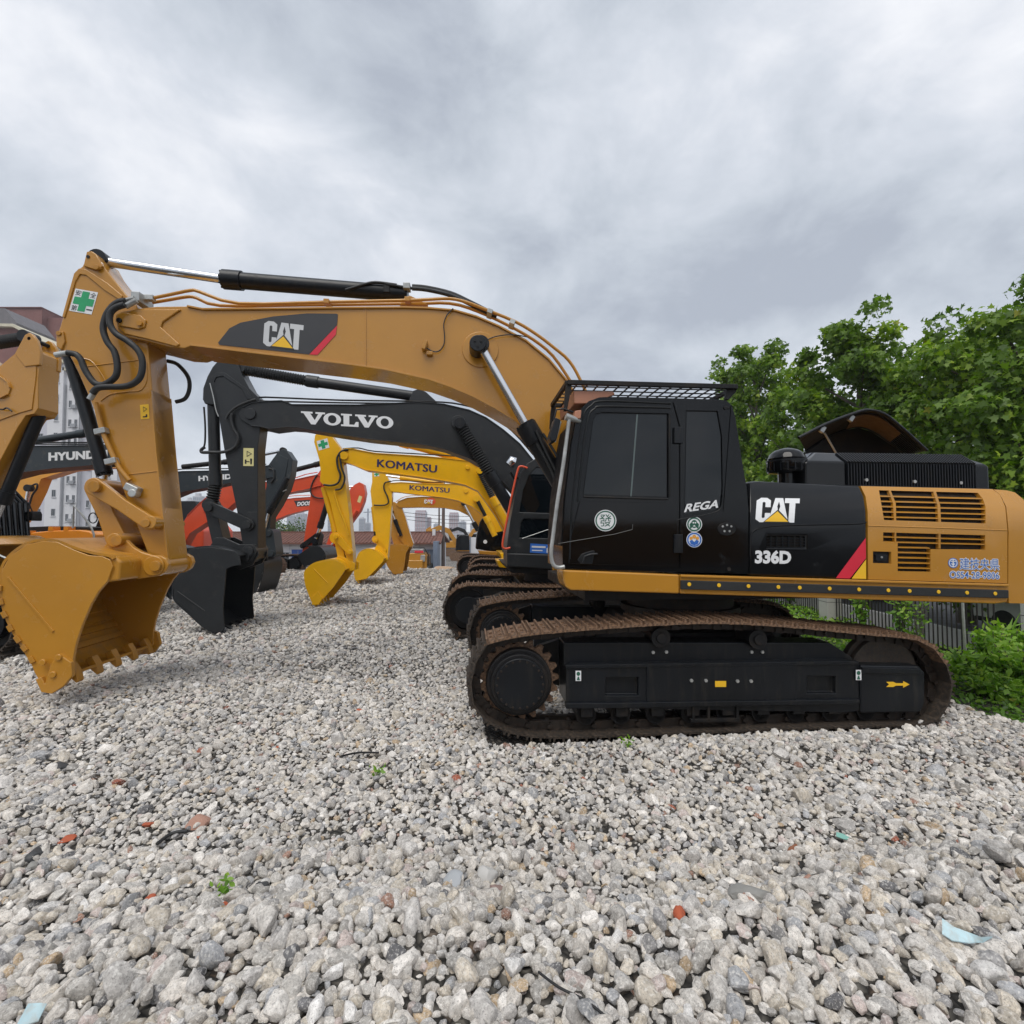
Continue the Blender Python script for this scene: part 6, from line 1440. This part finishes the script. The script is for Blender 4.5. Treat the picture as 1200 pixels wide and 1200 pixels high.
tag(wr.build('overhead_cables', BLKM), 'thin overhead cables crossing the sky beside the utility pole', 'cable')
# tower crane
p = atY(431, 622, 560); r = plain('tower_crane', 'tiny tower crane on the skyline left of the fourth yellow stick', 'crane', (p.x, 560, -1.4))
h = atY(431, 596, 560).z + 1.4
MB().tube([(0, 0, 0), (0, 0, h)], .9, 4).build('mast', TWC, r); MB().tube([(-5, 0, h - 4), (14, 0, h - 3)], .6, 4).build('jib', TWC, r)
# ---------------- distant parked machines
def mini_excavator(px, py, Y, s, label, face=1, paint=CATY):
    p = onZ(px, py, -1.4) if Y is None else atY(px, py, Y)
    r = plain('excavator', label, 'excavator', (p.x, p.y, -1.4), R(8)); f = face
    for w in (-1.2, 1.2):
        lp = simple_loop(-2.2, 2.2, 1.0); MB().prism(lp[::2], w - .3, w + .3).build('track', RUST, r)
    MB().prism([(-1.4 * f, 1.1), (2.6 * f, 1.1), (2.6 * f, 2.1), (-1.0 * f, 2.1)], -1.4, 1.4).build('upper_body', paint, r, bevel=.1)
    MB().prism([(-1.5 * f, 1.2), (-1.4 * f, 2.6), (-1.0 * f, 3.0), (.1 * f, 3.0), (.2 * f, 1.2)], -1.42, -.5).build('cab', BLKG, r, bevel=.05)
    MB().prism([(-.9 * f, 1.8), (-2.2 * f, 3.8), (-3.4 * f, 4.2), (-4.8 * f, 3.6), (-4.8 * f, 3.2), (-3.3 * f, 3.6), (-2.4 * f, 3.2), (-1.4 * f, 1.7)], -.3, .3).build('boom', paint, r, bevel=.03)
    MB().prism([(-4.4 * f, 4.1), (-5.0 * f, 3.7), (-4.6 * f, 1.2), (-4.2 * f, 1.2)], -.22, .22).build('stick', paint, r, bevel=.03)
    MB().ribbon(spline([(-4.2, 1.2), (-5.0, 1.3), (-5.3, .7), (-4.9, .2), (-4.3, .2)] if f > 0 else [(4.3, .2), (4.9, .2), (5.3, .7), (5.0, 1.3), (4.2, 1.2)], 3), -.6, .6, .05).build('bucket', paint, r, fix=True)
mini_excavator(548, 622, 62, 1, 'small looking ochre excavator far away beyond the yard, right of the pole')
mini_excavator(536, 622, 74, 1, 'second ochre excavator far away, half hidden by the nearer one', face=-1)
mini_excavator(560, 622, 86, 1, 'third ochre excavator far away against the hoarding', paint=BLKM)
def loader():
    Y = 41.0; p = atY(487.5, 622, Y)
    r = plain('compact_loader', 'small yellow loader with guard frame parked before the low building', 'loader', (p.x, Y, -1.4))
    MB().prism([(-.9, .35), (.9, .35), (.85, 1.5), (.5, 1.75), (-.5, 1.75), (-.85, 1.5)], 0, 2.2).build('body', CATY, r, bevel=.06)
    for x in (-.95, .95): MB().disc(0, 0, 0, .1, .1); 
    for x in (-1.05, .75):
        for y in (.1, 1.5): MB().tube([(x, y + .35, .4), (x + .3, y + .35, .4)], .42, 20).build('wheel', RUBB, r, bevel=.04)
    MB().tube([(-.95, .2, .5), (-.95, .3, 1.6), (-.6, .4, 2.15), (.6, .4, 2.15), (.95, .3, 1.6), (.95, .2, .5)], .05, 6).build('guard_frame', BLKM, r)
    MB().prism([(-.6, .5), (.6, .5), (.6, 1.2), (-.6, 1.2)], -.3, 0).build('engine_cover', CATY, r, bevel=.06)
    MB().prism([(.35, 1.0), (.75, 1.1), (.75, 1.6), (.4, 1.6)], -.12, .0).build('grille', SILV, r, bevel=.03)
    MB().box((0, .9, 2.0), (1.1, 1.2, .1)).build('canopy', SILV, r, bevel=.02)
    MB().box((.25, -.02, 1.85), (.7, .05, .18)).build('tail_lamp', REDV, r, bevel=.02)
loader()
# ================================================================== ROCKS AND LITTER
def rock(px, py, z, s, m, label, flat=.7, seed=1, name='boulder', cat='rock', squash=(1, 1)):
    p = onZ(px, py, z) if not isinstance(z, tuple) else atY(px, py, z[0])
    rs = np.random.default_rng(seed); bm = bmesh.new(); bmesh.ops.create_icosphere(bm, subdivisions=3, radius=1)
    nr = rs.normal(size=(11, 3)); nr /= np.linalg.norm(nr, axis=1)[:, None]; dd = rs.uniform(.55, .95, 11)
    for v in bm.verts:
        q = np.array(v.co); rr = min(1.1, (dd / np.maximum(nr @ q, 1e-3)).min()); q = q * rr * np.array([squash[0], squash[1], flat])
        v.co = Vector(q) * s * (1 + mnoise.noise(Vector(q) * 3 + Vector((seed, 0, 0))) * .06)
    me = bpy.data.meshes.new(name); bm.to_mesh(me); bm.free(); me.materials.append(m); me.shade_smooth(); me.set_sharp_from_angle(angle=R(30))
    o = bpy.data.objects.new(name, me); COL.objects.link(o); o.location = (p.x, p.y, float(gz(p.x, p.y)) + s * flat * .45 if not isinstance(z, tuple) else p.z); o.rotation_euler = (rs.uniform(-.2, .2), rs.uniform(-.2, .2), rs.uniform(0, 6))
    return tag(o, label, cat)
SAND = mat('sandstone', (.50, .34, .22), .85, var=.2, bump=.5); BRK = mat('broken_brick', (.42, .10, .045), .85, var=.25, bump=.5); GRK = mat('grey_rock', (.27, .265, .25), .8, var=.15, bump=.3, scale=4); DRK = mat('dark_rock', (.05, .052, .055), .6, var=.3, bump=.3); PBR = mat('pale_brick', (.42, .24, .18), .85, var=.25, bump=.4)
rock(522, 671, (29,), .75, SAND, 'tan boulder with a flat cut face at the yard edge near the pole', .55, 3)
rock(533, 673, (29.5,), .45, GRK, 'smaller grey boulder beside the tan one near the dark tracks', .5, 4)
rock(374, 673, (28,), .8, SAND, 'long tan boulder at the yard edge below the blue door', .42, 8)
rock(352, 676, (27.5,), .35, SAND, 'small tan boulder left of the long one below the blue door', .5, 9)
rock(487, 677, (27,), .3, GRK, 'grey boulder under the little yellow loader', .5, 19)
rock(885, 1130, .0, .115, GRK, 'large smooth dark grey stone in the right foreground', .35, 5, 'stone', 'stone', (1, .75))
rock(798, 1119, .12, .05, BRK, 'bright orange-red brick lump in the centre right foreground', .6, 6, 'brick_fragment', 'brick', (1, .65))
rock(789, 1112, .12, .022, BRK, 'tiny brick chip touching the orange-red lump', .7, 26, 'brick_fragment', 'brick')
rock(258, 1092, .0, .04, BRK, 'orange-red brick shard beside a large pale stone, lower left', .5, 7, 'brick_fragment', 'brick')
rock(232, 962, .0, .085, PBR, 'pinkish broken brick piece in the left middle ground', .5, 10, 'brick_fragment', 'brick')
rock(175, 965, .0, .045, BRK, 'small red brick chip left of the pinkish brick piece', .5, 11, 'brick_fragment', 'brick')
rock(77, 982, .0, .06, BRK, 'flat round red brick chip near the left edge', .4, 12, 'brick_fragment', 'brick')
rock(175, 1057, .0, .03, BRK, 'thin red brick sliver, lower left quarter', .5, 13, 'brick_fragment', 'brick')
rock(327, 876, .0, .035, BRK, 'small red brick chip far left of the tracks', .5, 14, 'brick_fragment', 'brick')
rock(422, 833, .0, .045, BRK, 'red brick chip in front of the charcoal bucket area', .5, 15, 'brick_fragment', 'brick')
rock(950, 1047, .0, .05, PBR, 'brownish pink brick piece in the right middle foreground', .55, 16, 'brick_fragment', 'brick')
rock(931, 1000, .0, .05, mat('rusty_scrap', (.25, .10, .05), .7), 'rust brown curled scrap standing among stones on the right', .9, 17, 'scrap_piece', 'scrap', (.5, 1.2))
rock(45, 1003, .0, .075, DRK, 'dark angular rock near the left edge', .6, 18, 'stone', 'stone')
rock(40, 1010, .02, .04, GRK, 'small grey chip lying on the dark rock at left', .5, 28, 'stone', 'stone')
rock(72, 905, .0, .06, DRK, 'round black stone at the left, below the ochre bucket', .6, 20, 'stone', 'stone')
rock(245, 1101, .0, .04, DRK, 'black stone touching the orange-red shard, lower left', .6, 21, 'stone', 'stone')
rock(306, 1040, .0, .05, DRK, 'dark elongated stone, left of centre foreground', .6, 22, 'stone', 'stone')
rock(528, 1035, .0, .085, mat('blue_grey_rock', (.38, .40, .42), .7, var=.1), 'flat pale blue-grey slab in the centre foreground', .4, 23, 'stone', 'stone')
rock(573, 1025, .0, .075, mat('pale_rock', (.52, .51, .49), .7, var=.1), 'tall pointed pale slab in the centre foreground', .9, 24, 'stone', 'stone')
rock(582, 1033, .05, .045, mat('mauve_rock', (.26, .18, .16), .7, var=.1), 'small mauve stone leaning on the pointed pale slab', .8, 25, 'stone', 'stone')
def strip(name, label, cat, pix, r_, m, z=.03):
    P = []
    for px, py in pix:
        p = onZ(px, py, .05); P.append((p.x, p.y, float(gz(p.x, p.y)) + z))
    P = [onZ(px, py, q[2]) for (px, py), q in zip(pix, P)]
    o = MB().tube([tuple(v) for v in spline([tuple(v) for v in P], 4)], r_, 8).build(name, m, None, smooth=60); return tag(o, label, cat)
strip('cable_piece', 'black cable end lying across the stones at the bottom centre', 'cable', [(631, 1139), (655, 1157), (685, 1172), (712, 1193)], .005, RUBB, .05)
strip('rubber_strip', 'curved black rubber strip by the pinkish brick piece', 'rubber strip', [(184, 989), (197, 979), (208, 975), (220, 974)], .012, RUBB, .04)
strip('twig', 'dark twig on the gravel left of the tracks', 'twig', [(400, 886), (420, 882), (444, 882)], .009, BLKM, .05)
def scrap(name, label, px, py, pts, m, h=.05):
    p = onZ(px, py, .1); z = float(gz(p.x, p.y)) + h; p = onZ(px, py, z); q = [onZ(px + a, py + b, z + c) for a, b, c in pts]
    mb = MB(); n = len(q) // 2
    up = [tuple(v) for v in q]; lo = [(a, b, c - .003) for a, b, c in up]; N_ = len(up)
    fs = []
    for i in range(n - 1):
        fs += [(2 * i, 2 * i + 1, 2 * i + 3, 2 * i + 2), (N_ + 2 * i + 2, N_ + 2 * i + 3, N_ + 2 * i + 1, N_ + 2 * i)]
    mb.add(up + lo, fs); o = mb.build(name, m, None, smooth=40); return tag(o, label, 'litter')
PALEB = mat('pale_blue_plastic', (.42, .60, .66), .4, var=.15, dirt=.5, dirtcol=(.45, .40, .34), scale=6)
scrap('plastic_scrap', 'torn pale blue plastic scrap in the right foreground', 1130, 1092, [(-26, -16, .05), (-26, 2, 0), (-12, -6, .03), (-14, 10, 0), (4, 0, .02), (6, 13, 0), (20, 6, .03), (16, 12, .0), (34, 5, .04), (22, 12, .01)], PALEB)
scrap('plastic_scrap', 'pale blue plastic flake near the bottom left corner', 37, 1188, [(-18, 14, .0), (-4, -12, .03), (-4, 12, 0), (10, -13, .04), (8, 8, 0), (18, -12, .03)], PALEB)
scrap('plastic_scrap', 'faint turquoise plastic sliver in the right middle ground', 988, 979, [(-8, -4, .01), (-8, 1, 0), (0, -2, .01), (0, 4, 0), (7, 2, .01), (7, 5, 0)], mat('turquoise_plastic', (.20, .42, .36), .4), .04)
# ================================================================== PLANTS
LEAFS = {}
def leafmat(name, c0, c1, c2):
    m = bpy.data.materials.new(name); m.use_nodes = True; t = m.node_tree; b = t.nodes['Principled BSDF']
    at = N(t, 'ShaderNodeAttribute', attribute_name='tint')
    c = ramp(t, at.outputs['Fac'], [(0, c0), (.5, c1), (.93, c2), (1.0, (.30, .30, .03))])
    t.links.new(c, b.inputs['Base Color']); b.inputs['Roughness'].default_value = .5
    tr = N(t, 'ShaderNodeBsdfTranslucent'); t.links.new(mixc(t, 1.0, c, (1.3, 1.5, .5), 'MULTIPLY'), tr.inputs[0])
    mx = N(t, 'ShaderNodeMixShader'); mx.inputs[0].default_value = .38
    t.links.new(b.outputs[0], mx.inputs[1]); t.links.new(tr.outputs[0], mx.inputs[2]); t.links.new(mx.outputs[0], t.nodes['Material Output'].inputs[0]); return m
TREEL = leafmat('plane_tree_leaf', (.055, .110, .012), (.145, .250, .022), (.33, .44, .040))
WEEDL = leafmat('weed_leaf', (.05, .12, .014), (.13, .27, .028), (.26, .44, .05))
FARL = leafmat('far_leaf', (.05, .085, .035), (.08, .13, .05), (.12, .17, .07))
MAPLE = np.array([(0, 0), (.18, .10), (.50, .02), (.36, .28), (.52, .52), (.22, .52), (0, 1.0), (-.22, .52), (-.52, .52), (-.36, .28), (-.50, .02), (-.18, .10)]) - np.array([0, .1])
OVAL = np.array([(0, 0), (.22, .25), (.25, .55), (0, 1.0), (-.25, .55), (-.22, .25)])
BLADE = np.array([(-.04, 0), (.04, 0), (.06, .5), (0, 1.0), (-.06, .5)])
def leaves(name, P, size, shape, m, parent=None, droop=.6, outward=None, kind=None, tint=None):
    n = len(P); K = len(shape)
    nz = rng.normal(size=(n, 3)) * .55 + np.array([0, 0, droop])
    if outward is not None: nz = nz + outward
    nz /= np.linalg.norm(nz, axis=1)[:, None]
    a = rng.normal(size=(n, 3)); ax = np.cross(nz, a); ax /= np.linalg.norm(ax, axis=1)[:, None]; ay = np.cross(nz, ax)
    s = size * rng.uniform(.6, 1.35, n); x = shape[:, 0]; y = shape[:, 1]; curl = -(np.abs(x) * .35 + y * y * .25)
    V = P[:, None, :] + s[:, None, None] * (x[None, :, None] * ax[:, None, :] + y[None, :, None] * ay[:, None, :] + curl[None, :, None] * nz[:, None, :])
    me = bpy.data.meshes.new(name); me.vertices.add(n * K); me.vertices.foreach_set('co', V.astype(np.float32).ravel())
    me.loops.add(n * K); me.loops.foreach_set('vertex_index', np.arange(n * K, dtype=np.int32)); me.polygons.add(n)
    me.polygons.foreach_set('loop_start', (np.arange(n) * K).astype(np.int32)); me.polygons.foreach_set('loop_total', np.full(n, K, np.int32)); me.update()
    at = me.attributes.new('tint', 'FLOAT', 'FACE'); tv = rng.beta(2, 2.6, n) if tint is None else np.clip(tint + rng.normal(0, .16, n), 0, 1)
    tv = np.where(rng.random(n) < .006, 1.0, np.minimum(tv, .95)); at.data.foreach_set('value', tv.astype(np.float32))
    me.materials.append(m); o = bpy.data.objects.new(name, me); COL.objects.link(o); o.parent = parent
    if kind: o['kind'] = kind
    return o
BARK = mat('plane_tree_bark', (.11, .095, .075), .85, var=.35, bump=.6, scale=3)
def tree(x, y, z0, H, rad, label, nleaf, lsize, m=TREEL, seed=1, base=.22, shape=MAPLE, fill=(.45, 1.0), squash=1.0):
    rs = np.random.default_rng(seed); r = plain('plane_tree', label, 'tree', (x, y, z0), 0, 'roadside trees behind the iron fence')
    tb = MB().tube([(0, 0, 0), (.05, .03, H * .25), (-.04, .05, H * .5), (.02, 0, H * .82)], .2, 10, radii=[.22, .17, .13, .03])
    cl = []
    nl = 26
    for i in range(nl):
        f = base + (.98 - base) * (i + rs.uniform(0, 1)) / nl; a = i * 2.399 + rs.uniform(-.3, .3)
        prof = rad * min(1.0, 1.25 * sqrt(max(0, 1 - ((f - .48) / .56) ** 2))) * rs.uniform(.72, 1.12)
        s0 = Vector((0, 0, H * max(.12, f - .16))); e = Vector((cos(a) * prof, sin(a) * prof * squash, H * f + rs.uniform(0, .25)))
        md = s0.lerp(e, .55) + Vector((0, 0, -.1)); tb.tube([s0, md, e], .05, 5, radii=[.06, .035, .012])
        for j in range(9):
            t_ = rs.uniform(*fill); q = s0.lerp(e, t_) + Vector(rs.normal(0, .34 * rad / 2.3, 3)); cl.append((q, rs.uniform(.36, .74) * rad / 2.3))
    tb.build('trunk', BARK, r, smooth=60)
    P = []; T_ = []; O_ = []; per = int(nleaf / len(cl))
    for q, s in cl:
        k = rs.normal(0, 1, (per, 3)); k /= np.maximum(np.linalg.norm(k, axis=1)[:, None], .6); k *= rs.uniform(.5, 1.15, (per, 1))
        P.append(np.array(q) + k * s * np.array([1, 1, .8])); b_ = rs.uniform(.15, .7); T_.append(np.full(per, b_)); O_.append(k * .5 + np.array([(q.x) * .15, (q.y) * .15, 0]))
    leaves('crown', np.concatenate(P), lsize, shape, m, r, .35, np.concatenate(O_), tint=np.concatenate(T_))
for i, (px, Y, ptop, rad, n_, ls, lab) in enumerate((
        (1215, 12.2, 372, 2.2, 23000, .165, 'nearest plane tree, its big lobed leaves filling the right edge'),
        (1130, 14.6, 384, 1.65, 18000, .165, 'plane tree over the black radiator box, second from the right edge'),
        (1010, 17.6, 380, 1.95, 24000, .18, 'tallest looking plane tree, above the raised engine hood'),
        (948, 22.0, 455, 1.9, 10000, .20, 'plane tree standing between the tallest one and the lightest one'),
        (889, 26.5, 402, 1.75, 16000, .20, 'light green plane tree right behind the cab roof, farthest in the row'),
        (868, 33.0, 430, 2.0, 5000, .25, 'plane tree mostly hidden behind the cab'))):
    p = atY(px, 622, Y); top = atY(px, ptop, Y).z
    tree(p.x, Y, -.5, top + .5, rad, lab, n_, ls, seed=i + 3, base=.2)
p = atY(333, 622, 60); tree(p.x, 60, -1.4, 4.6, 2.6, 'round green tree behind the low building, left of the blue door', 2500, .30, m=FARL, seed=30, base=.25, shape=OVAL)
p = atY(322, 622, 58); tree(p.x, 58, -1.4, 4.0, 2.0, 'smaller green tree left of the round one behind the low building', 1800, .30, m=FARL, seed=31, base=.25, shape=OVAL)
for i, px in enumerate((38, 52, 68, 84, 98)):
    p = atY(px, 622, 76); rr = plain('roof_shrub', ('shrub low before the white block, number counted from the left: ' + 'first second third fourth fifth'.split()[i]), 'shrub', (p.x, 76, atY(px, 622, 76).z - 1.2), 0, 'hedge shrubs before the white apartment block')
    rr.location.z = .6
    k = rng.normal(0, 1, (260, 3)) * np.array([1.1, .6, .35]) + np.array([0, 0, .3]); leaves('foliage', k, .3, OVAL, FARL, rr); MB().cyl((0, 0, -2.0), (0, 0, .2), .08, 6).build('stem', BARK, rr)
# weeds on the bank between gravel and fence
def wz(x, y): return gz(x, y)
def weed_patch(n, xr, yr, hmax, size, name, label, shape=OVAL, kind='stuff', dens=None):
    x = rng.uniform(*xr, n); y = rng.uniform(*yr, n); k = x > (5.75 + .25 * np.sin(y * 1.7) + rng.uniform(-.25, .5, n)); x, y = x[k], y[k]
    h = hmax * (.25 + .75 * np.clip(undul(x, y, 1.5, 2, 5) * 1.5 + .5, 0, 1)) * np.clip((x - 5.6) / 1.2, .15, 1)
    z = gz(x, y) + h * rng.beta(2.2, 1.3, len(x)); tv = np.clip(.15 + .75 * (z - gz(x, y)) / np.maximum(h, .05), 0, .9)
    o = leaves(name, np.stack([x, y, z], 1), size, shape, WEEDL, None, .7, tint=tv); return tag(o, label, 'weeds', kind=kind)
weed_patch(26000, (5.6, 10.4), (4.0, 13), .27, .075, 'weeds', 'dense bright green weeds on the bank between gravel and iron fence')
weed_patch(14000, (6.0, 10.4), (13, 30), .35, .12, 'ground_cover', 'green undergrowth along the foot of the iron fence farther back')
def shrub(px, Y, ztop, rad, label, n=500, size=.11, blade=False, z0=None, name='shrub'):
    p = atY(px, 700, Y); zb = float(gz(p.x, Y)) if z0 is None else z0; H = ztop - zb
    r = plain(name, label, 'shrub', (p.x, Y, zb)); st = MB(); P = []; T_ = []
    ns = 14
    for i in range(ns):
        a = rng.uniform(0, 6.28); e = np.array([cos(a) * rad * rng.uniform(.3, 1), sin(a) * rad * rng.uniform(.3, 1), H * rng.uniform(.7, 1)])
        st.tube([(0, 0, -.02), tuple(e * np.array([.5, .5, .6])), tuple(e)], .008, 4)
        for t_ in np.linspace(.35, 1, n // ns): P.append(e * np.array([t_, t_, t_]) + rng.normal(0, .06, 3)); T_.append(.25 + .6 * t_)
    st.build('stems', WEEDL if False else BARK, r); leaves('foliage', np.array(P), size, BLADE if blade else OVAL, WEEDL, r, .6, tint=np.array(T_)); return r
for i, (px, Y, zt, rd, n_, lab) in enumerate(((1163, 8.3, .55, .36, 800, 'tall bright green broadleaf weed right behind the end of the track'), (1192, 7.6, .42, .45, 800, 'broad clump of light green leaves at the right edge under the counterweight'),
        (1140, 8.0, .25, .35, 500, 'low leafy clump at the corner of the gravel by the track end'), (1175, 6.9, .05, .4, 500, 'low fern-like clump on the gravel edge at the right'),
        (925, 19, 1.05, .9, 1300, 'light green bush seen under the machine left of the stone pillar'), (1010, 14.5, .8, .3, 260, 'climbing leaves on the fence just right of the stone pillar'), (1055, 12.5, 1.1, .3, 220, 'leafy climber on the fence above the track end'), (1075, 11.6, .75, .25, 160, 'second leafy climber on the fence, lower and closer'), (905, 21, .9, 1.0, 900, 'low light green bush in the gap below the engine panel'))):
    shrub(px, Y, zt, rd, lab, n_, .10 if Y < 12 else .13)
shrub(1183, 8.6, .55, .35, 'grassy tuft with long blades beside the tall weed', 420, .34, blade=True, name='grass_tuft')
for px, py, lab in ((737, 874, 'small green weed sprout against the track in the gravel'), (444, 906, 'tiny green sprout in the gravel left of the tracks'), (263, 1060, 'yellow-green sprig among stones in the lower left')):
    p = onZ(px, py, .03); r = plain('sprout', lab, 'plant', (p.x, p.y, float(gz(p.x, p.y)) + .02)); k = rng.normal(0, .03, (26, 3)); k[:, 2] = np.abs(k[:, 2]) + .03
    leaves('leaf_cluster', k, .045, OVAL, WEEDL, r, .8, tint=np.full(26, .7)); MB().cyl((0, 0, -.03), (0, 0, .05), .003, 5).build('stem', BARK, r)
# ================================================================== FENCE, ROAD AND TRAFFIC
def fence():
    FX = 10.05; PST = mat('fence_paint', (.018, .014, .013), .5, var=.2)
    r = plain('iron_fence', 'dark iron railing fence between weeds and road, seen under the excavator', 'fence', (FX, 14, -.9)); bar = None
    y0, y1 = 6.2, 34.0; n = int((y1 - y0) / .13); k = 0
    me = MB().box((0, 0, .95), (.022, .022, 1.75)).mesh('fence_bar', PST, 0)
    for i in range(n):
        y = y0 + i * .13
        if abs(y - 10.35) < .3 or abs(y - 16.3) < .3: continue
        if k < 290:
            o = bpy.data.objects.new('fence_bar', me); COL.objects.link(o); o.parent = r; o.location = (0, y - 14, 0); k += 1
    for z in (.25, 1.72):
        for a, b in ((y0, 10.1), (10.6, 16.05), (16.6, y1)): bx(MB(), -.02, .02, a - 14, b - 14, z, z + .045).build('rail', PST, r, smooth=0)
    for a, b in ((y0, 10.1), (10.6, 16.05), (16.6, y1)): bx(MB(), -.12, .12, a - 14, b - 14, -.25, .1).build('plinth', CONC, r, smooth=0)
    for y, m_, lab in ((9.75, CONC, 'pale stone fence pillar at the right edge behind the counterweight'), (16.3, CONC, 'pale stone fence pillar showing in the gap under the engine panel'), (22.5, CONC, 'farther stone fence pillar hidden behind the machines')):
        q = plain('fence_pillar', lab, 'pillar', (FX + .02, y, -1.0), 0, 'stone pillars along the iron fence')
        MB().box((0, 0, 1.1), (.46, .46, 2.24)).build('shaft', mat('pillar_stone', (.48, .47, .44), .8, var=.08, bump=.2), q, bevel=.01)
        for z in (.9, 1.5): MB().box((0, 0, z), (.464, .464, .012)).build('joint', BLKM, q)
        MB().box((0, 0, 2.24), (.56, .56, .08)).build('cap', CONC, q, bevel=.01)
    p = plain('plastic_pipe', 'thin pale pipe stuck upright in the weeds before the fence', 'pipe', (9.0 * .83 + .3, 9.3, -.8)); p.location.x = atY(1131, 700, 9.3).x
    MB().tube([(0, 0, 0), (-.04, 0, 1.2), (-.05, 0, 1.75)], .022, 8).build('pipe', SILV, p)
fence()
ASPH = mat('asphalt', (.075, .078, .085), .85, var=.12, scale=.4, bump=.3)
grid_sheet('road', np.array([11.6, 14, 18, 23.]), np.array([-10, 0, 10, 20, 40, 80, 160.]), ASPH, zf=lambda x, y: np.full_like(x, -.56))
grid_sheet('pavement', np.array([23.1, 25, 28.]), np.array([-10, 0, 10, 20, 40, 80, 160.]), CONC, zf=lambda x, y: np.full_like(x, -.44))
for xa, xb in ((11.45, 11.6), (23.0, 23.12)):
    o = bx(MB(), xa, xb, -10, 160, -1.2, -.42).build('kerb', mat('kerb_stone', (.50, .50, .49), .8), None, smooth=0); o['kind'] = 'structure'
o = bx(MB(), 17.1, 17.25, -10, 160, -.57, -.552).build('lane_line', mat('road_paint', (.7, .7, .68), .7), None, smooth=0); o['kind'] = 'structure'
def van(x, y, rz, label, body, name='parked_van', cat='van'):
    r = plain(name, label, cat, (x, y, -.56), rz)
    MB().prism([(-2.4, .35), (2.4, .35), (2.45, .9), (2.2, 1.15), (1.5, 1.85), (-2.3, 1.9), (-2.42, 1.6)], -.9, .9).build('body', body, r, bevel=.08, seg=3)
    MB().prism([(-2.0, 1.2), (1.9, 1.2), (1.45, 1.75), (-2.0, 1.75)], -.91, -.88).build('side_window', GLASS, r)
    MB().prism([(-2.0, 1.2), (1.9, 1.2), (1.45, 1.75), (-2.0, 1.75)], .88, .91).build('side_window', GLASS, r)
    MB().prism([(-2.3, .30), (2.3, .30), (2.3, .42), (-2.3, .42)], -.92, .92).build('sill', BLKM, r, bevel=.02)
    for u in (-1.5, 1.5):
        for w in (-.93, .71):
            wh = MB().disc(u, .33, w, w + .22, .34, 28).build('wheel', RUBB, r, bevel=.03); MB().disc(u, .33, w - .01, w + .05, .2, 20).build('rim', SILV, wh, bevel=.01)
van(13.4, 11.6, R(90), 'white van with dark sills parked on the road behind the fence, far right', mat('white_car_paint', (.72, .72, .73), .25, coat=.6, var=.02))
van(14.4, 21.5, R(90), 'dark red car on the road, glimpsed beside the stone pillar', mat('red_car_paint', (.30, .01, .015), .25, coat=.6, var=.02), 'parked_car', 'car')
# backdrop trees across the road
for i, (px, Y, ptop, rd) in enumerate(((1190, 30, 560, 3.0), (1080, 34, 560, 3.2), (1000, 40, 570, 3.2), (930, 46, 575, 3.0))):
    p = atY(px, 622, Y); tree(p.x, Y, -.5, 5.0 + i * .4, rd, 'roadside tree across the road, ' + ('nearest of four', 'second of four', 'third of four', 'farthest of four')[i], 3500, .34, seed=50 + i, base=.08)
# ================================================================== HAZE
hz = MB().box((0, 330, 22), (1400, 740, 51)).build('haze', None, None, smooth=0); hz['kind'] = 'stuff'; hz['label'] = 'thin pale haze in the air over the yard and the distant towers'
hm = bpy.data.materials.new('haze'); hm.use_nodes = True; t = hm.node_tree; t.nodes.clear()
pv = N(t, 'ShaderNodeVolumePrincipled'); pv.inputs['Density'].default_value = .0005; pv.inputs['Color'].default_value = (.90, .93, .97, 1); pv.inputs['Anisotropy'].default_value = 0.2
om = N(t, 'ShaderNodeOutputMaterial'); t.links.new(pv.outputs[0], om.inputs['Volume']); hz.data.materials.append(hm)
